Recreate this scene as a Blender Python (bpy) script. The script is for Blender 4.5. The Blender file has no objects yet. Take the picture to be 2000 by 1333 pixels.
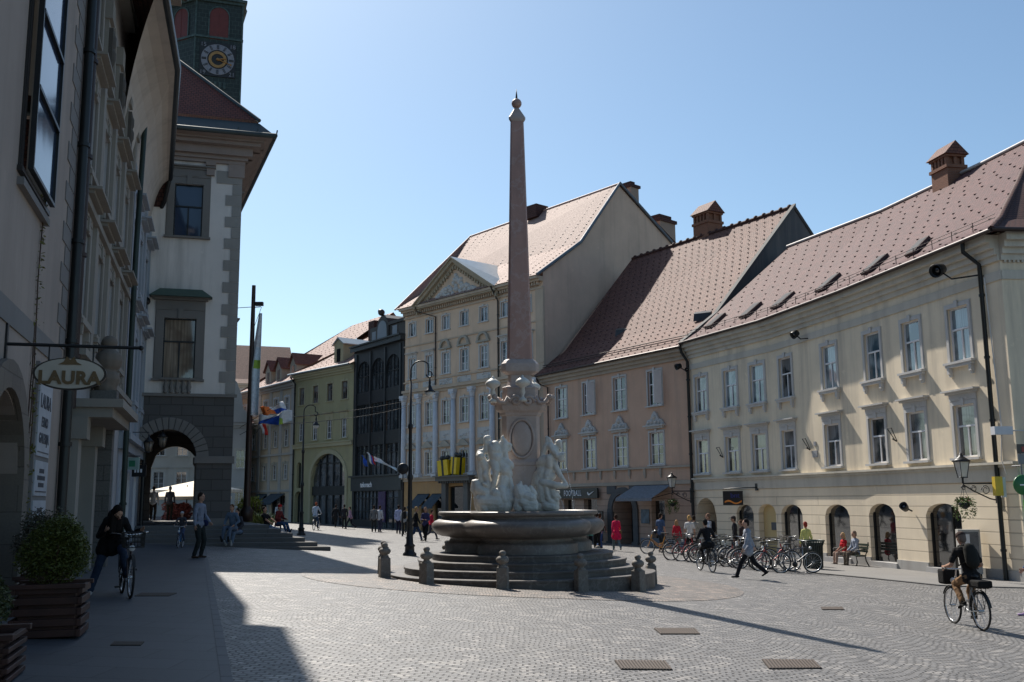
import bpy, bmesh, math, random
from math import sin, cos, pi, radians, hypot, sqrt, atan2
from mathutils import Vector, Matrix, noise
V = Vector
SC = bpy.context.scene
COL = SC.collection
rnd = random.Random(7)

# ---------------------------------------------------------------- camera, sky, sun, exposure
F = 35/36*2000                       # focal length in photo pixels (35 mm lens, 36 mm sensor)
_up = V((-115/F, 12166/F, -1)).normalized()
_fw = V((0, 0, -1)); _fw = (_fw-_up*_fw.dot(_up)).normalized()
_rt = _fw.cross(_up)
RM = Matrix((_rt, _fw, _up))         # camera axes -> world
CAM = V((0, 0, 1.6))
cd = bpy.data.cameras.new('camera'); cd.lens = 35; cd.sensor_width = 36; cd.clip_start = .1; cd.clip_end = 3000
cam = bpy.data.objects.new('camera', cd); COL.objects.link(cam)
cam.matrix_world = Matrix.Translation(CAM) @ RM.to_4x4()
SC.camera = cam

SUN_EL, SUN_AZ = 47.3, V((-.424, .906))          # towards the sun
w = bpy.data.worlds.new('World'); SC.world = w; w.use_nodes = True
nt = w.node_tree; bg = nt.nodes['Background']
sky = nt.nodes.new('ShaderNodeTexSky'); sky.sky_type = 'NISHITA'; sky.sun_disc = False
sky.sun_elevation = radians(SUN_EL); sky.sun_rotation = atan2(SUN_AZ.x, SUN_AZ.y)
sky.air_density = 1.0; sky.dust_density = 1.0; sky.ozone_density = 1.0; sky.altitude = 300
tint = nt.nodes.new('ShaderNodeMix'); tint.data_type = 'RGBA'; tint.blend_type = 'MULTIPLY'; tint.inputs[0].default_value = 1; tint.inputs[7].default_value = (.87, 1.0, 1.02, 1)   # the camera's cool white balance
nt.links.new(sky.outputs[0], tint.inputs[6]); nt.links.new(tint.outputs[2], bg.inputs[0]); bg.inputs[1].default_value = .077
sd = bpy.data.lights.new('sun', 'SUN'); sd.energy = 4.2; sd.angle = radians(.53); sd.color = (1, .94, .85)
so = bpy.data.objects.new('sun', sd); COL.objects.link(so)
_s = V((SUN_AZ.x*cos(radians(SUN_EL)), SUN_AZ.y*cos(radians(SUN_EL)), sin(radians(SUN_EL))))
so.rotation_euler = _s.to_track_quat('Z', 'Y').to_euler(); so.location = (-20, 40, 60)
SC.view_settings.view_transform = 'Standard'; SC.view_settings.look = 'None'
SC.view_settings.exposure = 0.75; SC.view_settings.gamma = 1.0
SC.cycles.max_bounces = 6

# ---------------------------------------------------------------- surveying helpers (photo pixel -> point of the place)
def ray(u, v): return RM @ V(((u-1000)/F, (666.5-v)/F, -1))
GA, GB = -.045, -.0125
def G(x, y):                         # the square slopes gently to the right and away, with a dip at the near right
    return GA*x+GB*y-.2*max(0, min(1, (x-1)/6))*max(0, min(1, (28-y)/12))
def gp(u, v, dz=0):
    d = ray(u, v); t = (dz-CAM.z)/(d.z-GA*d.x-GB*d.y)
    for _ in range(12): t += (G(t*d.x, t*d.y)+dz-CAM.z-t*d.z)/(d.z-GA*d.x-GB*d.y)
    return CAM+d*t
def atz(u, v, z):
    d = ray(u, v); return CAM+d*((z-CAM.z)/d.z)
def aty(u, v, y):
    d = ray(u, v); return CAM+d*(y/d.y)
def wallhit(u, v, p, q):
    d = ray(u, v); n = V((-(q[1]-p[1]), q[0]-p[0]))
    t = (n.x*(p[0]-CAM.x)+n.y*(p[1]-CAM.y))/(n.x*d.x+n.y*d.y); return CAM+d*t

# ---------------------------------------------------------------- things, parts, meshes
def tag(o, label=None, cat=None, group=None, kind=None):
    if label: o['label'] = label
    if cat: o['category'] = cat
    if group: o['group'] = group
    if kind: o['kind'] = kind
    return o
def thing(name, label, cat, loc=(0, 0, 0), rz=0, group=None):
    o = bpy.data.objects.new(name, None); COL.objects.link(o); o.empty_display_size = .3
    o.location = loc; o.rotation_euler = (0, 0, rz); return tag(o, label, cat, group)
def duptree(o, parent=None, loc=None, rz=None, label=None):
    c = o.copy(); COL.objects.link(c)
    if parent is not None: c.parent = parent
    if loc is not None: c.location = loc
    if rz is not None: c.rotation_euler = (0, 0, rz)
    if label: c['label'] = label
    for ch in KIDS.get(o.name, []): duptree(ch, c)
    return c
KIDS = {}
def adopt(o, parent):
    if parent is not None:
        o.parent = parent; KIDS.setdefault(parent.name, []).append(o)
class MB:
    def __init__(s): s.v = []; s.f = []; s.m = []; s.s = []
    def add(s, vs, fs, mi=0, sm=False):
        b = len(s.v); s.v += [V(p) for p in vs]
        for f in fs: s.f.append([b+i for i in f]); s.m.append(mi); s.s.append(sm)
    def poly(s, pts, mi=0): s.add(pts, [range(len(pts))], mi)
    def hexa(s, p, mi=0):            # 8 corners: bottom 4 ccw, top 4 ccw
        s.add(p, [(0, 3, 2, 1), (4, 5, 6, 7), (0, 1, 5, 4), (1, 2, 6, 5), (2, 3, 7, 6), (3, 0, 4, 7)], mi)
    def box(s, x0, x1, y0, y1, z0, z1, M=None, mi=0):
        p = [V((x, y, z)) for z in (z0, z1) for x, y in ((x0, y0), (x1, y0), (x1, y1), (x0, y1))]
        if M is not None: p = [M @ q for q in p]
        s.hexa(p, mi)
    def tube(s, pts, r, n=8, mi=0, closed=False, caps=True):
        pts = [V(p) for p in pts]; k = len(pts); rs = r if isinstance(r, (list, tuple)) else [r]*k
        rings = []; a = None
        for i in range(k):
            if closed: d = pts[(i+1) % k]-pts[i-1]
            else: d = pts[min(i+1, k-1)]-pts[max(i-1, 0)]
            d.normalize()
            if a is None: a = d.orthogonal().normalized()
            a = (a-d*a.dot(d)).normalized(); b = d.cross(a)
            rings.append([pts[i]+(a*cos(2*pi*j/n)+b*sin(2*pi*j/n))*rs[i] for j in range(n)])
        vs = [p for rg in rings for p in rg]; fs = []
        for i in range(k if closed else k-1):
            for j in range(n): fs.append((i*n+j, i*n+(j+1) % n, ((i+1) % k)*n+(j+1) % n, ((i+1) % k)*n+j))
        s.add(vs, fs, mi, True)
        if caps and not closed:
            s.add(rings[0], [range(n)[::-1]], mi); s.add(rings[-1], [range(n)], mi)
    def lathe(s, prof, c=(0, 0, 0), n=16, M=None, mi=0, sm=True):
        c = V(c); vs = []; fs = []
        for r, z in prof:
            for j in range(n):
                p = V((r*cos(2*pi*j/n), r*sin(2*pi*j/n), z))+c
                vs.append(M @ p if M is not None else p)
        for i in range(len(prof)-1):
            for j in range(n): fs.append((i*n+j, i*n+(j+1) % n, (i+1)*n+(j+1) % n, (i+1)*n+j))
        fs.append(tuple(range(n))[::-1]); fs.append(tuple(range((len(prof)-1)*n, len(prof)*n)))
        s.add(vs, fs, mi, sm)
    def ball(s, c, r, mi=0, n=10, M=None):
        r = r if isinstance(r, (list, tuple)) else (r, r, r); vs = []; fs = []; k = max(4, n//2+1)
        for i in range(k+1):
            a = -pi/2+pi*i/k
            for j in range(n):
                b = 2*pi*j/n; p = V((r[0]*cos(a)*cos(b), r[1]*cos(a)*sin(b), r[2]*sin(a)))
                vs.append((M @ p if M is not None else p)+V(c))
        for i in range(k):
            for j in range(n): fs.append((i*n+j, i*n+(j+1) % n, (i+1)*n+(j+1) % n, (i+1)*n+j))
        s.add(vs, fs, mi, True)
    def cap(s, p, q, r0, r1=None, mi=0, n=10, flat=1.0, fdir=None):   # tapered limb with round ends
        p = V(p); q = V(q); r1 = r0 if r1 is None else r1; d = (q-p)
        L = d.length; d = d.normalized() if L > 1e-6 else V((0, 0, 1))
        a = V(fdir) if fdir is not None else d.orthogonal(); a = (a-d*a.dot(d)).normalized(); b = d.cross(a); vs = []; fs = []; rows = []
        for i in range(4): t = -pi/2+pi/2*i/3; rows.append((p+d*r0*sin(t), max(r0*cos(t), r0*.02)))
        for i in range(4): t = pi/2*i/3; rows.append((q+d*r1*sin(t), max(r1*cos(t), r1*.02)))
        for c, r in rows: vs += [c+(a*cos(2*pi*j/n)*flat+b*sin(2*pi*j/n))*r for j in range(n)]
        for i in range(7):
            for j in range(n): fs.append((i*n+j, i*n+(j+1) % n, (i+1)*n+(j+1) % n, (i+1)*n+j))
        fs.append(tuple(range(n))[::-1]); fs.append(tuple(range(7*n, 8*n)))
        s.add(vs, fs, mi, True)
    def prism(s, pts, y0, y1, M=None, mi=0):     # outline in local x,z extruded along y
        a = [V((x, y0, z)) for x, z in pts]; b = [V((x, y1, z)) for x, z in pts]; n = len(pts)
        vs = a+b
        if M is not None: vs = [M @ p for p in vs]
        s.add(vs, [tuple(range(n)), tuple(range(n, 2*n))[::-1]]+[(i, (i+1) % n, n+(i+1) % n, n+i) for i in range(n)], mi)
    def mesh(s, name, mats, off=(0, 0, 0), fix=False):
        off = V(off); me = bpy.data.meshes.new(name)
        me.from_pydata([p-off for p in s.v], [], s.f); mats = mats if isinstance(mats, (list, tuple)) else [mats]
        for m in mats: me.materials.append(m)
        uv = me.uv_layers.new(name='UVMap').data
        for p, mi, sm in zip(me.polygons, s.m, s.s):
            p.material_index = mi; p.use_smooth = sm; n = p.normal
            t = V((-n.y, n.x, 0))
            t = t.normalized() if t.length > .02 else V((1, 0, 0))
            b = n.cross(t)
            for li in p.loop_indices:
                q = me.vertices[me.loops[li].vertex_index].co+off; uv[li].uv = (q.dot(t), q.dot(b))
        if fix:
            bm = bmesh.new(); bm.from_mesh(me); bmesh.ops.recalc_face_normals(bm, faces=bm.faces); bm.to_mesh(me); bm.free()
        me.update(); return me
    def build(s, name, mats, parent=None, off=None, bevel=0, remesh=0, soft=0, M=None, fix=False):
        if off is None:
            off = V((0, 0, 0)); q = parent
            while q is not None and M is None:
                off += q.location; q = q.parent
        me = s.mesh(name, mats, off, fix or remesh > 0 or bevel > 0)
        return place(me, name, parent, M, bevel, remesh, soft)
def place(me, name, parent=None, M=None, bevel=0, remesh=0, soft=0):
    o = bpy.data.objects.new(name, me); COL.objects.link(o); adopt(o, parent)
    if M is not None: o.matrix_basis = M
    if bevel:
        b = o.modifiers.new('b', 'BEVEL'); b.width = bevel; b.segments = 2; b.limit_method = 'ANGLE'; b.angle_limit = radians(40)
    if remesh:
        r = o.modifiers.new('r', 'REMESH'); r.mode = 'VOXEL'; r.voxel_size = remesh; r.use_smooth_shade = True
        if soft: q = o.modifiers.new('s', 'SMOOTH'); q.iterations = soft; q.factor = .6
    return o
def LB():                            # builder for parts drawn in the thing's own local space
    return MB()
def part(mb, name, mats, parent, **k): return mb.build(name, mats, parent, off=(0, 0, 0), **k)
TXT = {}
def text_mesh(body, size, depth=.01, mat=None, bold=0, spacing=1.0):
    c = bpy.data.curves.new('lettering', 'FONT'); c.body = body; c.size = size; c.extrude = depth; c.align_x = 'CENTER'; c.align_y = 'CENTER'
    c.offset = bold; c.space_character = spacing; c.resolution_u = 3
    o = bpy.data.objects.new('lettering', c); COL.objects.link(o)
    dg = bpy.context.evaluated_depsgraph_get(); me = bpy.data.meshes.new_from_object(o.evaluated_get(dg))
    bpy.data.objects.remove(o); bpy.data.curves.remove(c)
    me.transform(Matrix.Rotation(pi/2, 4, 'X')); me.name = 'lettering'; me.materials.clear(); me.materials.append(mat); return me

# ---------------------------------------------------------------- materials
class NT:
    def __init__(s, name):
        s.mat = bpy.data.materials.new(name); s.mat.use_nodes = True; s.t = s.mat.node_tree
        s.b = s.t.nodes['Principled BSDF']
    def n(s, typ, **k):
        o = s.t.nodes.new('ShaderNode'+typ)
        for a, v in k.items():
            if a.startswith('i_'):
                a = a[2:]; a = int(a) if a.isdigit() else a.replace('_', ' ')
                if isinstance(v, bpy.types.NodeSocket): s.t.links.new(v, o.inputs[a])
                else: o.inputs[a].default_value = v
            else: setattr(o, a, v)
        return o
    def L(s, a, b): s.t.links.new(a, b)
    def mix(s, f, a, b, mode='MIX'):
        o = s.n('Mix', data_type='RGBA', blend_type=mode)
        for i, x in ((0, f), (6, a), (7, b)):
            if isinstance(x, bpy.types.NodeSocket): s.L(x, o.inputs[i])
            else: o.inputs[i].default_value = x if i == 0 else (*x, 1) if len(x) == 3 else x
        return o.outputs[2]
    def math(s, op, a, b=0.0, c=None):
        o = s.n('Math', operation=op)
        for i, x in enumerate((a, b, c)):
            if x is None: continue
            if isinstance(x, bpy.types.NodeSocket): s.L(x, o.inputs[i])
            else: o.inputs[i].default_value = x
        return o.outputs[0]
    def ramp(s, f, a, b):
        o = s.n('MapRange', i_1=a, i_2=b); s.L(f, o.inputs[0]); return o.outputs[0]
    def noise(s, sc, co, det=4, rough=.55, stretch=None):
        if stretch:
            m = s.n('Mapping'); m.inputs['Scale'].default_value = stretch; s.L(co, m.inputs[0]); co = m.outputs[0]
        o = s.n('TexNoise'); o.inputs['Scale'].default_value = sc; o.inputs['Detail'].default_value = det
        o.inputs['Roughness'].default_value = rough; s.L(co, o.inputs[0]); return o.outputs[0]
    def bump(s, h, st=.4, d=.01, nrm=None):
        o = s.n('Bump'); o.inputs['Strength'].default_value = st; o.inputs['Distance'].default_value = d; s.L(h, o.inputs['Height'])
        if nrm is not None: s.L(nrm, o.inputs['Normal'])
        return o.outputs[0]
    def co(s, k='Object'): return s.n('TexCoord').outputs[k]
    def done(s, col=None, rough=.8, nrm=None, metal=0, spec=None, coat=0):
        for k, x in (('Base Color', col), ('Roughness', rough), ('Metallic', metal), ('Normal', nrm), ('Specular IOR Level', spec)):
            if x is None: continue
            if isinstance(x, bpy.types.NodeSocket): s.L(x, s.b.inputs[k])
            else: s.b.inputs[k].default_value = (*x, 1) if isinstance(x, tuple) else x
        s.b.inputs['Coat Weight'].default_value = coat
        return s.mat
MC = {}
def sc3(c, k): return tuple(max(0, min(1, x*k)) for x in c)
def plain(name, c, rough=.7, metal=0, var=.12, coat=0, bump=.1):
    k = (name,)
    if k in MC: return MC[k]
    n = NT(name); co = n.co(); a = n.noise(3.1, co, 5); b = n.noise(40, co, 3)
    f = n.ramp(a, .3, .7); col = n.mix(f, sc3(c, 1-var), sc3(c, 1+var))
    MC[k] = n.done(col, rough, n.bump(b, bump, .004), metal, coat=coat); return MC[k]
def plaster(name, c, dirt=.25, grooves=None, stain=(.25, .22, .2)):
    if name in MC: return MC[name]
    n = NT(name); co = n.co(); a = n.noise(.45, co, 6, .6); st = n.noise(1.6, co, 6, .65, (1, 1, .07)); fi = n.noise(45, co, 4)
    col = n.mix(n.ramp(a, .3, .72), sc3(c, .86), sc3(c, 1.07))
    col = n.mix(n.math('MULTIPLY', n.ramp(st, .48, .75), dirt*1.5), col, sc3(stain, .8))
    pt = n.ramp(n.noise(2.3, co, 6, .7), .62, .66); col = n.mix(n.math('MULTIPLY', pt, .3), col, sc3(c, 1.2))
    h = fi
    nb = n.bump(h, .25, .006)
    if grooves:
        uv = n.n('TexCoord').outputs['UV']
        br = n.n('TexBrick', i_Scale=1.0, i_Mortar_Size=grooves[2], i_Brick_Width=grooves[0], i_Row_Height=grooves[1], i_Mortar_Smooth=.3)
        n.L(uv, br.inputs[0]); col = n.mix(n.math('MULTIPLY', br.outputs['Fac'], .5), col, sc3(c, .35))
        nb = n.bump(n.math('SUBTRACT', 1.0, br.outputs['Fac']), .8, .03, nb)
    MC[name] = n.done(col, .88, nb, spec=.25); return MC[name]
def blocks(name, c1, c2, mortar, bw, rh, ms=.012, rough=.85, bump=.6, uvk='UV', patch=.35, off=.5):
    if name in MC: return MC[name]
    n = NT(name); uv = n.co(uvk)
    dn = n.n('TexNoise'); dn.inputs['Scale'].default_value = 1.5; n.L(uv, dn.inputs[0])
    add = n.n('VectorMath', operation='MULTIPLY_ADD'); n.L(dn.outputs['Color'], add.inputs[0]); add.inputs[1].default_value = (.03, .02, .0); n.L(uv, add.inputs[2])
    br = n.n('TexBrick', offset=off, i_Scale=1.0, i_Mortar_Size=ms, i_Brick_Width=bw, i_Row_Height=rh, i_Mortar_Smooth=.2, i_Bias=0.0,
             i_Color1=(*c1, 1), i_Color2=(*c2, 1), i_Mortar=(*mortar, 1)); n.L(add.outputs[0], br.inputs[0])
    a = n.noise(.7, uv, 6, .65); fi = n.noise(25, uv, 5, .6)
    col = n.mix(n.math('MULTIPLY', n.ramp(a, .35, .75), patch), br.outputs['Color'], sc3(c1, .55))
    col = n.mix(.5, col, n.mix(n.ramp(fi, .3, .7), sc3(c1, .7), sc3(c2, 1.2)))
    h = n.math('ADD', n.math('MULTIPLY', n.math('SUBTRACT', 1.0, br.outputs['Fac']), 1.0), n.math('MULTIPLY', fi, .35))
    MC[name] = n.done(col, rough, n.bump(h, bump, .015), spec=.3); return MC[name]
def tiles(name, c1, c2, dark, bw=.19, rh=.16):
    if name in MC: return MC[name]
    n = NT(name); uv = n.co('UV')
    br = n.n('TexBrick', i_Scale=1.0, i_Mortar_Size=.016, i_Brick_Width=bw, i_Row_Height=rh, i_Mortar_Smooth=.4, i_Color1=(*c1, 1), i_Color2=(*c2, 1), i_Mortar=(*dark, 1))
    n.L(uv, br.inputs[0]); a = n.noise(.35, uv, 6, .7); g = n.noise(5, uv, 4)
    col = n.mix(n.math('MULTIPLY', n.ramp(a, .4, .75), .4), br.outputs['Color'], sc3(c2, .6))
    col = n.mix(n.math('MULTIPLY', n.ramp(g, .5, .8), .25), col, sc3(c1, 1.35))
    sp = n.n('SeparateXYZ'); n.L(uv, sp.inputs[0]); row = n.math('FRACT', n.math('DIVIDE', sp.outputs[1], rh))
    h = n.math('ADD', n.math('SUBTRACT', 1.0, row), n.math('MULTIPLY', n.math('SUBTRACT', 1.0, br.outputs['Fac']), .6))
    MC[name] = n.done(col, .72, n.bump(h, .7, .02), spec=.22); return MC[name]
def cobbles(name, c1, c2, joint, P=1.45, A=.34, big=(.5, .46, .42)):
    n = NT(name); co = n.co(); sp = n.n('SeparateXYZ'); n.L(co, sp.inputs[0])
    wob = n.n('TexNoise'); wob.inputs['Scale'].default_value = .5; n.L(co, wob.inputs[0])
    wv = n.n('SeparateXYZ'); n.L(wob.outputs['Color'], wv.inputs[0])
    x = n.math('ADD', sp.outputs[0], n.math('MULTIPLY', wv.outputs[0], .5))
    y = n.math('ADD', sp.outputs[1], n.math('MULTIPLY', wv.outputs[1], .5))
    s_ = n.math('ABSOLUTE', n.math('SINE', n.math('MULTIPLY', x, pi/P)))
    y2 = n.math('ADD', y, n.math('MULTIPLY', s_, A))
    j = n.n('TexNoise'); j.inputs['Scale'].default_value = 9; n.L(co, j.inputs[0])
    jv = n.n('SeparateXYZ'); n.L(j.outputs['Color'], jv.inputs[0])
    cb = n.n('CombineXYZ'); n.L(n.math('ADD', x, n.math('MULTIPLY', jv.outputs[0], .035)), cb.inputs[0]); n.L(n.math('ADD', y2, n.math('MULTIPLY', jv.outputs[1], .035)), cb.inputs[1])
    br = n.n('TexBrick', i_Scale=1.0, i_Mortar_Size=.014, i_Brick_Width=.135, i_Row_Height=.105, i_Mortar_Smooth=.5, i_Color1=(*c1, 1), i_Color2=(*c2, 1), i_Mortar=(*joint, 1))
    n.L(cb.outputs[0], br.inputs[0]); a = n.noise(.16, co, 6, .6); a2 = n.noise(1.7, co, 5, .7); fi = n.noise(60, co, 3)
    col = n.mix(n.math('MULTIPLY', n.ramp(a, .35, .7), .4), br.outputs['Color'], sc3(c2, .62))
    col = n.mix(n.math('MULTIPLY', n.ramp(a2, .5, .75), .35), col, tuple(x*.45 for x in big))
    col = n.mix(.35, col, n.mix(n.ramp(fi, .35, .65), sc3(c1, .6), sc3(c2, 1.35)))
    vo = n.n('TexVoronoi'); vo.inputs['Scale'].default_value = 6.5; n.L(co, vo.inputs[0]); vs = n.n('SeparateXYZ'); n.L(vo.outputs['Color'], vs.inputs[0])
    col = n.mix(n.math('MULTIPLY', n.ramp(vs.outputs[0], .82, .86), .35), col, big); col = n.mix(n.math('MULTIPLY', n.ramp(vs.outputs[1], .8, .84), .4), col, sc3(c2, .4)); col = n.mix(br.outputs['Fac'], col, joint)
    h = n.math('ADD', n.math('SUBTRACT', 1.0, br.outputs['Fac']), n.math('MULTIPLY', fi, .3))
    return n.done(col, n.math('ADD', .42, n.math('MULTIPLY', a2, .25)), n.bump(h, 1.0, .022), spec=.55)
def marble(name, c1, c2, vein, rough=.45, sc=1.2, wear=.3):
    if name in MC: return MC[name]
    n = NT(name); co = n.co(); d = n.noise(sc, co, 8, .7); e = n.noise(sc*3.3, co, 6, .65); f = n.noise(50, co, 4)
    vv = n.math('ABSOLUTE', n.math('SUBTRACT', n.noise(sc*1.7, co, 7, .6), .5))
    col = n.mix(n.ramp(d, .3, .7), c1, c2); col = n.mix(n.math('MULTIPLY', n.ramp(e, .45, .75), .55), col, sc3(c1, .7))
    col = n.mix(n.math('MULTIPLY', n.math('SUBTRACT', 1.0, n.ramp(vv, 0.0, .03)), .5), col, vein)
    st = n.noise(2.2, co, 5, .6, (1, 1, .15)); col = n.mix(n.math('MULTIPLY', n.ramp(st, .5, .8), wear), col, sc3(c1, .35))
    MC[name] = n.done(col, rough, n.bump(n.math('ADD', f, n.math('MULTIPLY', e, 2)), .25, .008), spec=.4); return MC[name]
def glass(name, c, curtain=None, rough=.04, spec=.9, metal=0.0, coat=.6):
    if name in MC: return MC[name]
    n = NT(name); co = n.co(); col = c; oi = n.n('ObjectInfo'); sh = n.n('VectorMath', operation='ADD'); n.L(co, sh.inputs[0])
    cb = n.n('CombineXYZ'); rr = n.math('MULTIPLY', oi.outputs['Random'], 37.0); n.L(rr, cb.inputs[0]); n.L(n.math('MULTIPLY', rr, 1.7), cb.inputs[2]); n.L(cb.outputs[0], sh.inputs[1]); co = sh.outputs[0]
    if curtain:
        a = n.noise(2.0, co, 3, .5, (7, 7, .25)); r = n.ramp(n.noise(.9, co, 2), .42, .52)
        cu = n.mix(n.ramp(a, .3, .7), sc3(curtain, .45), curtain); col = n.mix(r, c, cu)
    w_ = n.noise(.9, co, 2)
    MC[name] = n.done(col, rough, n.bump(w_, .05, .05), metal, spec=spec, coat=coat); return MC[name]
def foliage(name, c1, c2):
    n = NT(name); oi = n.n('ObjectInfo'); co = n.co(); g = n.n('NewGeometry')
    col = n.mix(g.outputs['Random Per Island'], c1, c2)
    n.b.inputs['Transmission Weight'].default_value = 0
    return n.done(col, .55, None, spec=.3)
def cloth(name, c, k=1.0):
    if name in MC: return MC[name]
    n = NT(name); co = n.co(); a = n.noise(7, co, 4, .6); f = n.noise(120, co, 2)
    MC[name] = n.done(n.mix(n.ramp(a, .3, .7), sc3(c, .8), sc3(c, 1.15)), .9, n.bump(n.math('ADD', n.math('MULTIPLY', a, 3), n.math('MULTIPLY', f, .3)), .35, .02), spec=.15)
    return MC[name]

M_WHITE = plain('white_paint', (.56, .57, .6), .5, var=.08)
M_WFRAME = plain('window_paint', (.72, .72, .74), .45, var=.06)
M_DARK = plain('black_iron', (.012, .013, .015), .45, .2, var=.2)
M_PIPE = plain('dark_pipe', (.022, .024, .025), .4, .4)
M_BROWNP = plain('brown_pipe', (.035, .02, .016), .45, .3)
M_GLASS = glass('window_glass', (.012, .015, .018), (.24, .24, .24))
M_GLASSB = glass('sky_glass', (.04, .08, .11), (.3, .38, .42), .03, 1.0)  # sky reflection partly put into the pane as blue base colour
M_GLASSD = glass('dark_glass', (.012, .014, .016))
M_TRIM = plaster('trim_plaster', (.40, .37, .31), .2)
M_GREYTRIM = plaster('grey_trim', (.56, .545, .52), .2)
M_ZINC = plain('zinc', (.3, .34, .36), .35, .6)
M_METALDK = plain('dark_sheet_metal', (.05, .055, .06), .4, .5)
M_HOOK = plain('tile_hook', (.08, .04, .035), .6)
M_STONE = blocks('weathered_stone', (.11, .105, .1), (.15, .145, .135), (.05, .048, .045), .75, .36, .015)
M_WOOD = plain('brown_wood', (.06, .03, .018), .6, var=.3)
M_BRICK = blocks('chimney_brick', (.2, .085, .05), (.28, .12, .07), (.2, .17, .14), .26, .08, .012)

# ---------------------------------------------------------------- the ground
M_COB = cobbles('cobbles', (.25, .24, .235), (.165, .16, .158), (.04, .036, .033))
M_COBW = cobbles('warm_cobbles', (.27, .235, .21), (.175, .157, .145), (.05, .042, .036), 9, .05, (.6, .45, .35))
M_SLAB = blocks('paving_slabs', (.1, .105, .115), (.065, .07, .078), (.02, .02, .022), .95, .62, .012, .55, .3, 'Object', .45)  # left pavement slabs, colour darkened to deepen the shade there
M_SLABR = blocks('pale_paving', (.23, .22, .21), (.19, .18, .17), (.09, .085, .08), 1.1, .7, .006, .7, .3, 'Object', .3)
def sheet(name, pts, dz, mat, kind='structure', cuts=0):
    m = MB(); m.poly([V((p[0], p[1], G(p[0], p[1])+dz)) for p in pts]); o = m.build(name, mat); tag(o, kind=kind); return o
m = MB(); gx = [-420, -60, -20]+[1+i*.75 for i in range(9)]+[20, 60, 420]; gy = [-60, 0]+[16+i for i in range(13)]+[60, 140, 700]
for x0, x1 in zip(gx, gx[1:]):
    for q0, q1 in zip(gy, gy[1:]): m.poly([V((x, y, G(x, y))) for x, y in ((x0, q0), (x1, q0), (x1, q1), (x0, q1))])
m.build('ground', M_COB)['kind'] = 'structure'
def LX(y, off=0): return -3.166-.293*y+off     # line of the left house fronts
ke = [gp(432, 1333), gp(398, 1090)]
kd = (ke[1]-ke[0]); k0 = ke[0]-kd*.5; k1 = ke[1]+kd*.42
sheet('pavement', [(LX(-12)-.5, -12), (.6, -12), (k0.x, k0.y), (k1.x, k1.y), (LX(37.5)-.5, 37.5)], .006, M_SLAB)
m = MB()                                          # gutter strip of long stones beside the left pavement
for i in range(60):
    a = k0.lerp(k1, i/60+.0002); b = k0.lerp(k1, (i+1)/60-.0002); s = V((.1, .028, 0))
    m.hexa([V((p.x, p.y, G(p.x, p.y)+h)) for h in (-.05, .012) for p in (a, a+s, b+s, b)])
m.build('kerb', plain('kerb_stone', (.12, .12, .125), .7), off=(0, 0, 0))['kind'] = 'structure'
RP = [gp(1300, 1078), gp(1420, 1096), gp(1560, 1117), gp(1700, 1130), gp(1845, 1145), gp(2000, 1149), gp(2100, 1152)]
inner = [V(q) for q in ((8.0, 60, 0), (11.5, 54, 0), (14, 47, 0), (15.6, 41, 0), (17, 34.5, 0), (22, 34, 0), (27, 34, 0))]
m = MB()
for i in range(len(RP)-1):
    for s_ in range(3):
        for k_ in range(14):
            q = []
            for a_, b_ in ((s_/3, k_/14), ((s_+1)/3, k_/14), ((s_+1)/3, (k_+1)/14), (s_/3, (k_+1)/14)):
                e_ = RP[i].lerp(RP[i+1], a_); w_ = inner[i].lerp(inner[i+1], a_); x, y = e_.x+(w_.x-e_.x)*b_, e_.y+(w_.y-e_.y)*b_; q.append(V((x, y, G(x, y)+.02)))
            m.poly(q)
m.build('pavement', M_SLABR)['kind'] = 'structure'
m = MB()
for a, b in zip(RP, RP[1:]):
    n = (b-a).cross(V((0, 0, 1))).normalized()*.22
    m.hexa([V((p.x, p.y, G(p.x, p.y)+h)) for h in (-.05, .028) for p in (a, a+n, b+n, b)])
m.build('kerb', plain('kerb_stone_pale', (.07, .068, .066), .8), off=(0, 0, 0))['kind'] = 'structure'
FC = V((.18, 25.0)); fz = -.34
m = MB()
for i in range(10):
    for a in range(64): m.poly([V((FC.x+r*cos(t), FC.y+r*sin(t), G(FC.x+r*cos(t), FC.y+r*sin(t))+.008)) for r, t in ((.53*i+.001, a*pi/32), (.53*(i+1), a*pi/32), (.53*(i+1), (a+1)*pi/32), (.53*i+.001, (a+1)*pi/32))])
m.build('paving_ring', M_COBW)['kind'] = 'structure'

# ---------------------------------------------------------------- facades
class Fac:
    def __init__(s, P, Q):
        s.P = V((P[0], P[1])); s.Q = V((Q[0], Q[1])); s.L = (s.Q-s.P).length; s.t = (s.Q-s.P)/s.L; s.n = V((s.t.y, -s.t.x))
    def w(s, a, z, d=0): p = s.P+s.t*a+s.n*d; return V((p.x, p.y, z))
    def M(s, a, z, d=0):
        p = s.w(a, z, d); return Matrix(((s.t.x, -s.n.x, 0, p.x), (s.t.y, -s.n.y, 0, p.y), (0, 0, 1, p.z), (0, 0, 0, 1)))
    def hit(s, u, v): p = wallhit(u, v, s.P, s.Q); return (V((p.x, p.y))-s.P).dot(s.t), p.z
def fbox(m, f, s0, s1, z0, z1, d0, d1, mi=0):
    m.hexa([f.w(s0, z0, d1), f.w(s1, z0, d1), f.w(s1, z0, d0), f.w(s0, z0, d0), f.w(s0, z1, d1), f.w(s1, z1, d1), f.w(s1, z1, d0), f.w(s0, z1, d0)], mi)
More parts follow.
